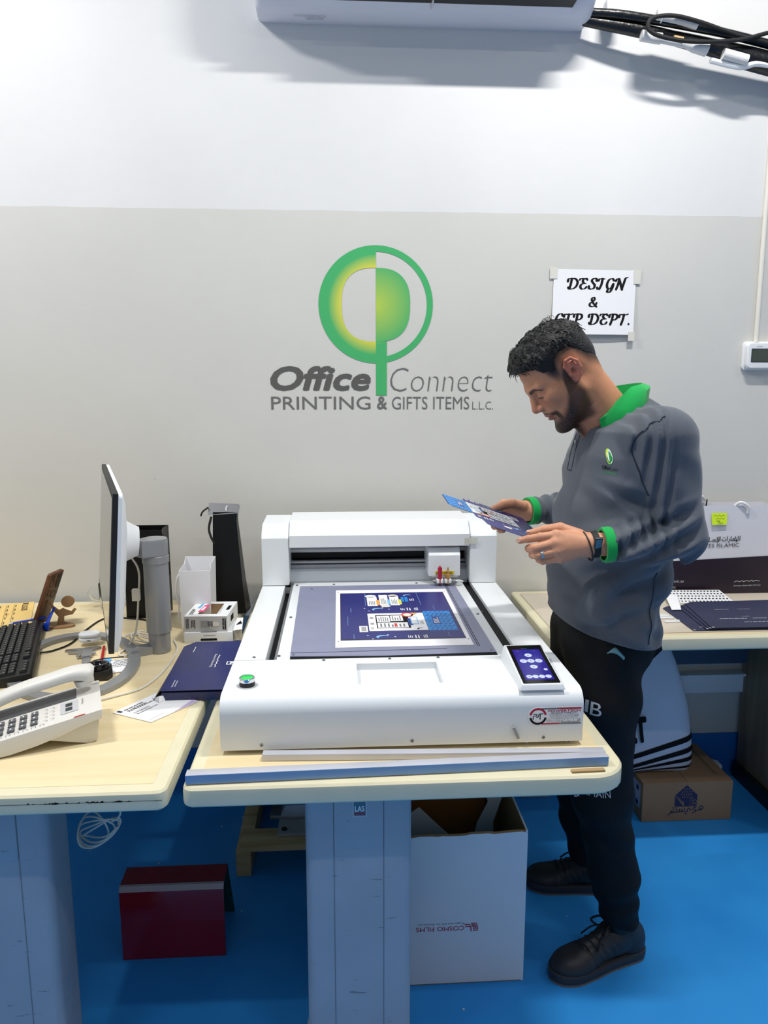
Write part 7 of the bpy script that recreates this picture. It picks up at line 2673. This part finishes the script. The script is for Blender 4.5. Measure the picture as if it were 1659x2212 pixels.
mb.build('purple_base', ['bank_purple'], bk)
yk = 2.5485
mb = MB()
# Arabic wordmark drawn as pen strokes, baseline z 0.956
def strokes(mb, lst, O, ux, uy, w, m=0):
    for s in lst:
        if len(s) == 1:
            mb.flat(circle(s[0][0], s[0][1], w * 0.62, 10), O, ux, uy, m)
        else:
            mb.ribbon(s, w, O, ux, uy, m, 4 if len(s) > 2 else 0)


sa = 0.130 / 510.0                                     # crop pixel to metre
AR = []
def ar(*pts):
    AR.append([((p[0] - 1225) * sa, (745 - p[1]) * sa) for p in pts])


ar((1218, 685), (1218, 745))
ar((1150, 690), (1172, 742), (1190, 745))
ar((1190, 685), (1190, 745), (1130, 745))
ar((1168, 766), (1176, 762))
ar((1130, 745), (1140, 728), (1128, 714), (1114, 724), (1118, 742), (1090, 745))
ar((1088, 685), (1088, 745))
ar((1070, 720), (1068, 745), (1052, 768))
ar((1034, 685), (1034, 745))
ar((1014, 718), (1012, 738), (996, 745), (972, 744), (960, 736), (960, 718))
ar((978, 696))
ar((994, 696))
ar((930, 685), (930, 745))
ar((884, 690), (900, 740), (912, 745))
ar((910, 685), (910, 745), (868, 745))
ar((890, 768), (898, 764))
ar((866, 718), (864, 742), (846, 745), (846, 720))
ar((846, 744), (828, 745), (828, 720))
ar((828, 744), (770, 745))
ar((770, 685), (770, 745), (752, 744), (735, 690))
ar((720, 745), (704, 745), (700, 725), (690, 735), (690, 745), (655, 745))
strokes(mb, AR, Vector((1.450, yk, 0.9585)), Vector((1, 0, 0.02)), Z1, 0.0026, 0)
mb.text('EMIRATES ISLAMIC', (1.252, yk, 0.931), Vector((1, 0, 0.02)).normalized(), Z1, 0.196, 0.0135, 0, 0.004)
mb.text('emiratesislamic.ae', (1.145, yk + 0.0005, 0.803), Vector((1, 0, 0.01)), Z1, 0.105, 0.0105, 1, 0.012)
mb.text('600 59 995', (1.158, yk + 0.0008, 0.780), Vector((1, 0, 0.01)), Z1, 0.063, 0.009, 1, 0.01)
mb.text('Emirates Islamic Bank (P.J.S.C)', (1.440, yk + 0.0005, 0.784), Vector((1, 0, 0.02)), Z1, 0.100, 0.0075, 1, 0.004)
mb.ribbon([(0.006 * i, 0.0018 * ((i * 7) % 3) + (0.002 if i % 2 else 0)) for i in range(17)], 0.0022, Vector((1.440, yk + 0.0005, 0.802)), Vector((1, 0, 0.02)), Z1, 1, 2)
mb.v = [p if p[0] > 1.172 else (1.172, p[1], p[2]) for p in mb.v]
mb.build('lettering', ['dark_grey', 'light_grey'], bk)
MB().tube([(1.468, 2.547, 1.058), (1.466, 2.540, 1.080), (1.452, 2.540, 1.094), (1.436, 2.545, 1.098), (1.424, 2.556, 1.085)], 0.0052, 10, 0, 6).build('rope_handle', ['white'], bk)
MB().tube([(1.300, 2.630, 1.055), (1.303, 2.618, 1.085), (1.312, 2.612, 1.106), (1.330, 2.615, 1.110), (1.345, 2.625, 1.095)], 0.0052, 10, 0, 6).build('rope_handle', ['white'], bk)
mb = MB().add([(1.335, 2.5465, 1.060), (1.392, 2.5465, 1.060), (1.391, 2.541, 1.018), (1.336, 2.540, 1.018)], [(3, 2, 1, 0)])
for i, (z, x0, L) in enumerate(((1.050, 1.342, 0.04), (1.040, 1.350, 0.032), (1.031, 1.352, 0.014), (1.024, 1.358, 0.018))):
    mb.ribbon([(x0 + L * k / 8, z + 0.0028 * (((k * 5 + i) % 3) - 1)) for k in range(9)], 0.0009, (0, 2.5445 - 0.0045 * i * 0.35, 0), X1, Z1, 1, 3)
tag(mb.build('sticky_note', ['sticky', 'dark_grey']), 'bright yellow sticky note with handwriting on the white paper bag', 'sticky note')
mb = MB().cyl((1.352, 2.625, 1.07), (1.356, 2.628, 1.098), 0.0025, n=8)
tag(mb.build('black_pen', ['black']), 'black pen tip poking up inside the white paper bag', 'pen')

zk = 0.7592
pf = MB()
P4 = [Vector((1.150, 2.440, zk)), Vector((1.380, 2.425, zk)), Vector((1.372, 2.525, zk + 0.02)), Vector((1.160, 2.535, zk + 0.02))]
pf.add(P4 + [p + Vector((0, 0, 0.002)) for p in P4], [(3, 2, 1, 0), (4, 5, 6, 7), (0, 1, 5, 4), (1, 2, 6, 5), (2, 3, 7, 6), (3, 0, 4, 7)])
ux4, uy4 = (P4[1] - P4[0]).normalized(), (P4[3] - P4[0]).normalized()
for i in range(17):
    for j in range(5):
        pf.flat(circle(0.011 + (0.0127 - 0.0002 * j) * i + 0.003 * (j % 2), 0.012 + 0.019 * j, 0.0036, 8), P4[0] + Vector((0, 0, 0.0028)), ux4, uy4, 1)
tag(pf.build('perforated_tray', ['white', 'ink']), 'white perforated tray with dark round holes in front of the paper bag', 'tray')
wpz = MB()
P5 = [Vector((1.145, 2.345, zk + 0.0025)), Vector((1.178, 2.345, zk + 0.0025)), Vector((1.222, 2.470, zk + 0.012)), Vector((1.190, 2.51, zk + 0.018))]
wpz.add(P5 + [p + Vector((0, 0, 0.001)) for p in P5], [(3, 2, 1, 0), (4, 5, 6, 7), (0, 1, 5, 4), (1, 2, 6, 5), (2, 3, 7, 6), (3, 0, 4, 7)])
mat('env_navy', (40, 44, 74), 0.55)


def navy_sheet(nl, fl, fr, nr, z, label, marks):
    P = [Vector((nl[0], nl[1], z)), Vector((nr[0], nr[1], z)), Vector((fr[0], fr[1], z)), Vector((fl[0], fl[1], z))]
    cz_ = P[3].lerp(P[2], 0.06)
    P = [P[0], P[1], P[2], cz_, P[3].lerp(P[0], 0.08)]
    b = MB().add(P + [p + Vector((0, 0, 0.0012)) for p in P], [(4, 3, 2, 1, 0), (5, 6, 7, 8, 9)] + [(i, (i + 1) % 5, (i + 1) % 5 + 5, i + 5) for i in range(5)])
    u, v = (P[1] - P[0]).normalized(), (P[3] - P[0]).normalized()
    O = P[0] + Vector((0, 0, 0.0016))
    b.flat([(0.002, 0.002), (0.010, 0.002), (0.008, 0.009), (0.002, 0.009)], O, u, v, 1)
    for (x, y, w, h, s) in marks:
        scribble(b, O + u * x + v * y, u, v, w, h, 1, 1, s, 0.4)
    return tag(b.build('navy_envelope', ['env_navy', 'light_grey']), label, 'envelope', 'navy envelopes fanned on the right desk')


navy_sheet((1.092, 2.142), (1.100, 2.40), (1.5, 2.42), (1.49, 2.138), zk + 0.0004, 'lowest navy envelope of the fan, lying furthest left at the desk edge', [(0.03, 0.03, 0.03, 0.006, 1)])
navy_sheet((1.134, 2.144), (1.158, 2.405), (1.53, 2.42), (1.53, 2.14), zk + 0.0032, 'second navy envelope from the bottom of the fan', [])
navy_sheet((1.142, 2.142), (1.172, 2.412), (1.56, 2.425), (1.56, 2.14), zk + 0.0060, 'third navy envelope of the fan, just beneath the topmost one', [])
navy_sheet((1.150, 2.140), (1.190, 2.420), (1.60, 2.43), (1.60, 2.138), zk + 0.0088, 'topmost navy envelope of the fan with printed white lines', [(0.06, 0.19, 0.06, 0.004, 2), (0.14, 0.19, 0.05, 0.004, 3), (0.05, 0.085, 0.09, 0.010, 4), (0.16, 0.088, 0.05, 0.006, 5), (0.12, 0.05, 0.12, 0.006, 6), (0.13, 0.11, 0.03, 0.004, 7)])
for v_ in range(1):
    wpz.v = [(p[0] - 0.03, p[1], p[2] + 0.003) for p in wpz.v]
tag(wpz.build('white_sheet', ['paper_white']), 'white paper sheet between the perforated tray and the navy envelopes', 'paper')
for i, (x, y, L, a) in enumerate(((1.055, 2.300, 0.055, -6), (1.060, 2.275, 0.055, -4), (1.066, 2.235, 0.05, 2))):
    b = MB()
    b.M = frame_at((x, y, zk), radians(a))
    b.box(-L / 2, L / 2, -0.007, 0.007, 0, 0.004, 0, 0.0008)
    b.box(-L / 2, L / 2, -0.001, 0.001, 0.004, 0.007, 0, 0.0004)
    tag(b.build('plastic_strip', ['white']), ['rear white plastic strip beside the navy envelopes', 'middle white plastic strip beside the navy envelopes', 'front white plastic strip, nearest the desk edge'][i], 'strip', 'white plastic strips by the envelopes')

# ================================================================ box and tote on the floor
mat('kraft', (150, 118, 88), 0.75, vary=0.05, vscale=8)
mat('kraft_dark', (92, 68, 48), 0.8)
mat('logo_navy', (38, 40, 78), 0.7)
mat('label_pale', (176, 186, 214), 0.6)
hb = thing('cardboard_box', (1.2, 2.46, 0), 'brown cardboard box with navy house emblem on the floor under the right desk', 'box')
hx0_, hx1_, hy0_, hy1_, hz_ = 1.046, 1.368, 2.325, 2.600, 0.147
mb = MB()
mb.box(hx0_, hx1_, hy0_, hy1_, 0.001, hz_, 0, 0.0015)
mb.box(1.2035, 1.2050, hy0_ + 0.002, hy1_, hz_ - 0.0002, hz_ + 0.0004, 1)
mb.build('box', ['kraft', 'kraft_dark'], hb)
mb = MB()
yh = hy0_ - 0.0005
house = [(1.162, 0.056), (1.242, 0.054), (1.242, 0.098), (1.202, 0.136), (1.162, 0.098)]
mb.flat(house, (0, yh, 0), X1, Z1, 0)
for i in range(3):
    mb.ribbon([(1.165 + 0.014 * i * 0.9, 0.084 - 0.010 * i + 0.012), (1.192 + 0.010 * i * 0.2, 0.060)], 0.0024, (0, yh - 0.0004, 0), X1, Z1, 1, 0)
rnd = random.Random(6)
for i in range(5):
    for j in range(4):
        x, z = 1.186 + 0.0085 * i - 0.003 * (j % 2), 0.088 + 0.010 * j
        if abs(x - 1.202) < (0.134 - z) * 0.85:
            mb.flat([(x, z), (x + 0.005, z + 0.002), (x + 0.002, z + 0.0065)], (0, yh - 0.0004, 0), X1, Z1, 1)
for (x, z) in ((1.222, 0.062), (1.234, 0.074), (1.222, 0.080), (1.234, 0.060)):
    mb.ribbon(circle(x, z, 0.0062, 12), 0.0013, (0, yh - 0.0004, 0), X1, Z1, 1, 0, closed=True)
AR = []
sa = 0.124 / 265.0


def ar2(*pts):
    AR.append([((p[0] - 880) * sa, (1352 - p[1]) * sa) for p in pts])


ar2((1096, 1352), (1130, 1350), (1145, 1335), (1130, 1318), (1116, 1332), (1122, 1346), (1140, 1346))
ar2((1090, 1334), (1078, 1322), (1068, 1336), (1078, 1350), (1090, 1346), (1086, 1362), (1064, 1372))
ar2((1052, 1350), (1040, 1328), (1026, 1338), (1030, 1352), (1016, 1356), (1014, 1378))
ar2((1004, 1330), (1002, 1350), (984, 1352), (984, 1332))
ar2((984, 1350), (966, 1352), (966, 1332))
ar2((966, 1351), (944, 1352), (944, 1330))
ar2((944, 1352), (918, 1352), (918, 1332))
ar2((942, 1316))
ar2((914, 1316))
ar2((926, 1316))
ar2((918, 1352), (904, 1352), (900, 1336), (900, 1352), (886, 1368), (878, 1370))
strokes(mb, AR, Vector((1.141, yh, 0.033)), Vector((1, 0, 0.06)), Z1, 0.0034, 0)
mb.build('house_emblem', ['logo_navy', 'kraft'], hb)
mb = MB()
mb.add([(hx0_ - 0.0006, 2.345, 0.040), (hx0_ - 0.0006, 2.345, 0.128), (hx0_ - 0.0006, 2.49, 0.128), (hx0_ - 0.0006, 2.49, 0.040)], [(0, 1, 2, 3)])
for (y, z) in ((2.36, 0.045), (2.39, 0.06), (2.42, 0.08), (2.36, 0.10), (2.44, 0.10), (2.46, 0.05)):
    mb.add([(hx0_ - 0.001, y, z), (hx0_ - 0.001, y, z + 0.018), (hx0_ - 0.001, y + 0.02, z + 0.018), (hx0_ - 0.001, y + 0.02, z)], [(0, 1, 2, 3)], 1)
mb.build('side_label', ['label_pale', 'logo_navy'], hb)
mb = MB()
mb.text('homecentre.com', (1.322, 2.57, hz_ + 0.0006), -Y1, X1, 0.20, 0.016, 0, 0.0)
mb.build('top_print', ['kraft_dark'], hb)

mat('tote_white', (206, 210, 224), 0.6, bump=0.5, bscale=9)
tt = thing('striped_tote', (1.12, 2.43, 0.147), 'white tote bag with black striped hem slumped on the cardboard box', 'tote bag')
mb = MB()
def tring(cx, cy, a, b, z, tilt=0.0, n=28):
    r = []
    for i in range(n):
        t = 2 * pi * i / n
        c, s = cos(t), sin(t)
        x = cx + a * math.copysign(abs(c) ** 0.6, c)
        y = cy + b * math.copysign(abs(s) ** 0.6, s)
        r.append((x, y, z + tilt * (x - cx) + 0.004 * sin(3 * t)))
    return r


lv = [(1.125, 2.465, 0.135, 0.07, 0.1495, 0.0), (1.125, 2.463, 0.142, 0.078, 0.165, 0.10), (1.125, 2.46, 0.138, 0.08, 0.20, 0.28), (1.122, 2.46, 0.130, 0.078, 0.27, 0.34), (1.115, 2.46, 0.125, 0.074, 0.36, 0.2),
      (1.105, 2.46, 0.115, 0.066, 0.46, 0.0), (1.098, 2.46, 0.090, 0.05, 0.55, 0.0), (1.092, 2.46, 0.066, 0.026, 0.62, 0.0), (1.09, 2.46, 0.056, 0.010, 0.66, 0.0)]
mb.loft([tring(*l) for l in lv])
tote_o = mb.build('bag', ['tote_white'], tt, 60)
mb = MB()
for k, (f0, f1) in enumerate(((0.45, 0.85), (1.25, 1.55), (1.88, 2.18), (2.48, 2.76))):
    def at_lv(f):
        i = min(int(f), len(lv) - 2)
        w_ = f - i
        l = [lv[i][j] * (1 - w_) + lv[i + 1][j] * w_ for j in range(6)]
        l[2] += 0.0016
        l[3] += 0.0016
        return tring(*l)
    mb.loft([at_lv(f0), at_lv((f0 + f1) / 2), at_lv(f1)], 0, False)
mb.build('hem_stripe', ['ink'], tt, 60)
mb = MB()
Tz = Vector((-0.15, 0, 1)).normalized()
mb.text('LT', (1.006, 2.3765, 0.266), Vector((1, 0, 0.12)).normalized(), Tz, 0.072, 0.098, 0, 0.05)
mb.build('lettering', ['ink'], tt)
rag = MB()
rag.ell((1.425, 2.56, 0.03), (0.04, 0.04, 0.032), 14, 8).ell((1.44, 2.585, 0.055), (0.025, 0.03, 0.03), 12, 8)
rv = np.array(rag.v)
rag.v = [tuple(p + 0.004 * np.sin(p[[1, 2, 0]] * 160)) for p in rv]
rag.v = [(p[0], p[1], max(0.001, p[2])) for p in rag.v]
tag(rag.build('white_cloth', ['bag_white']), 'crumpled white cloth on the floor behind the brown cardboard box', 'cloth')
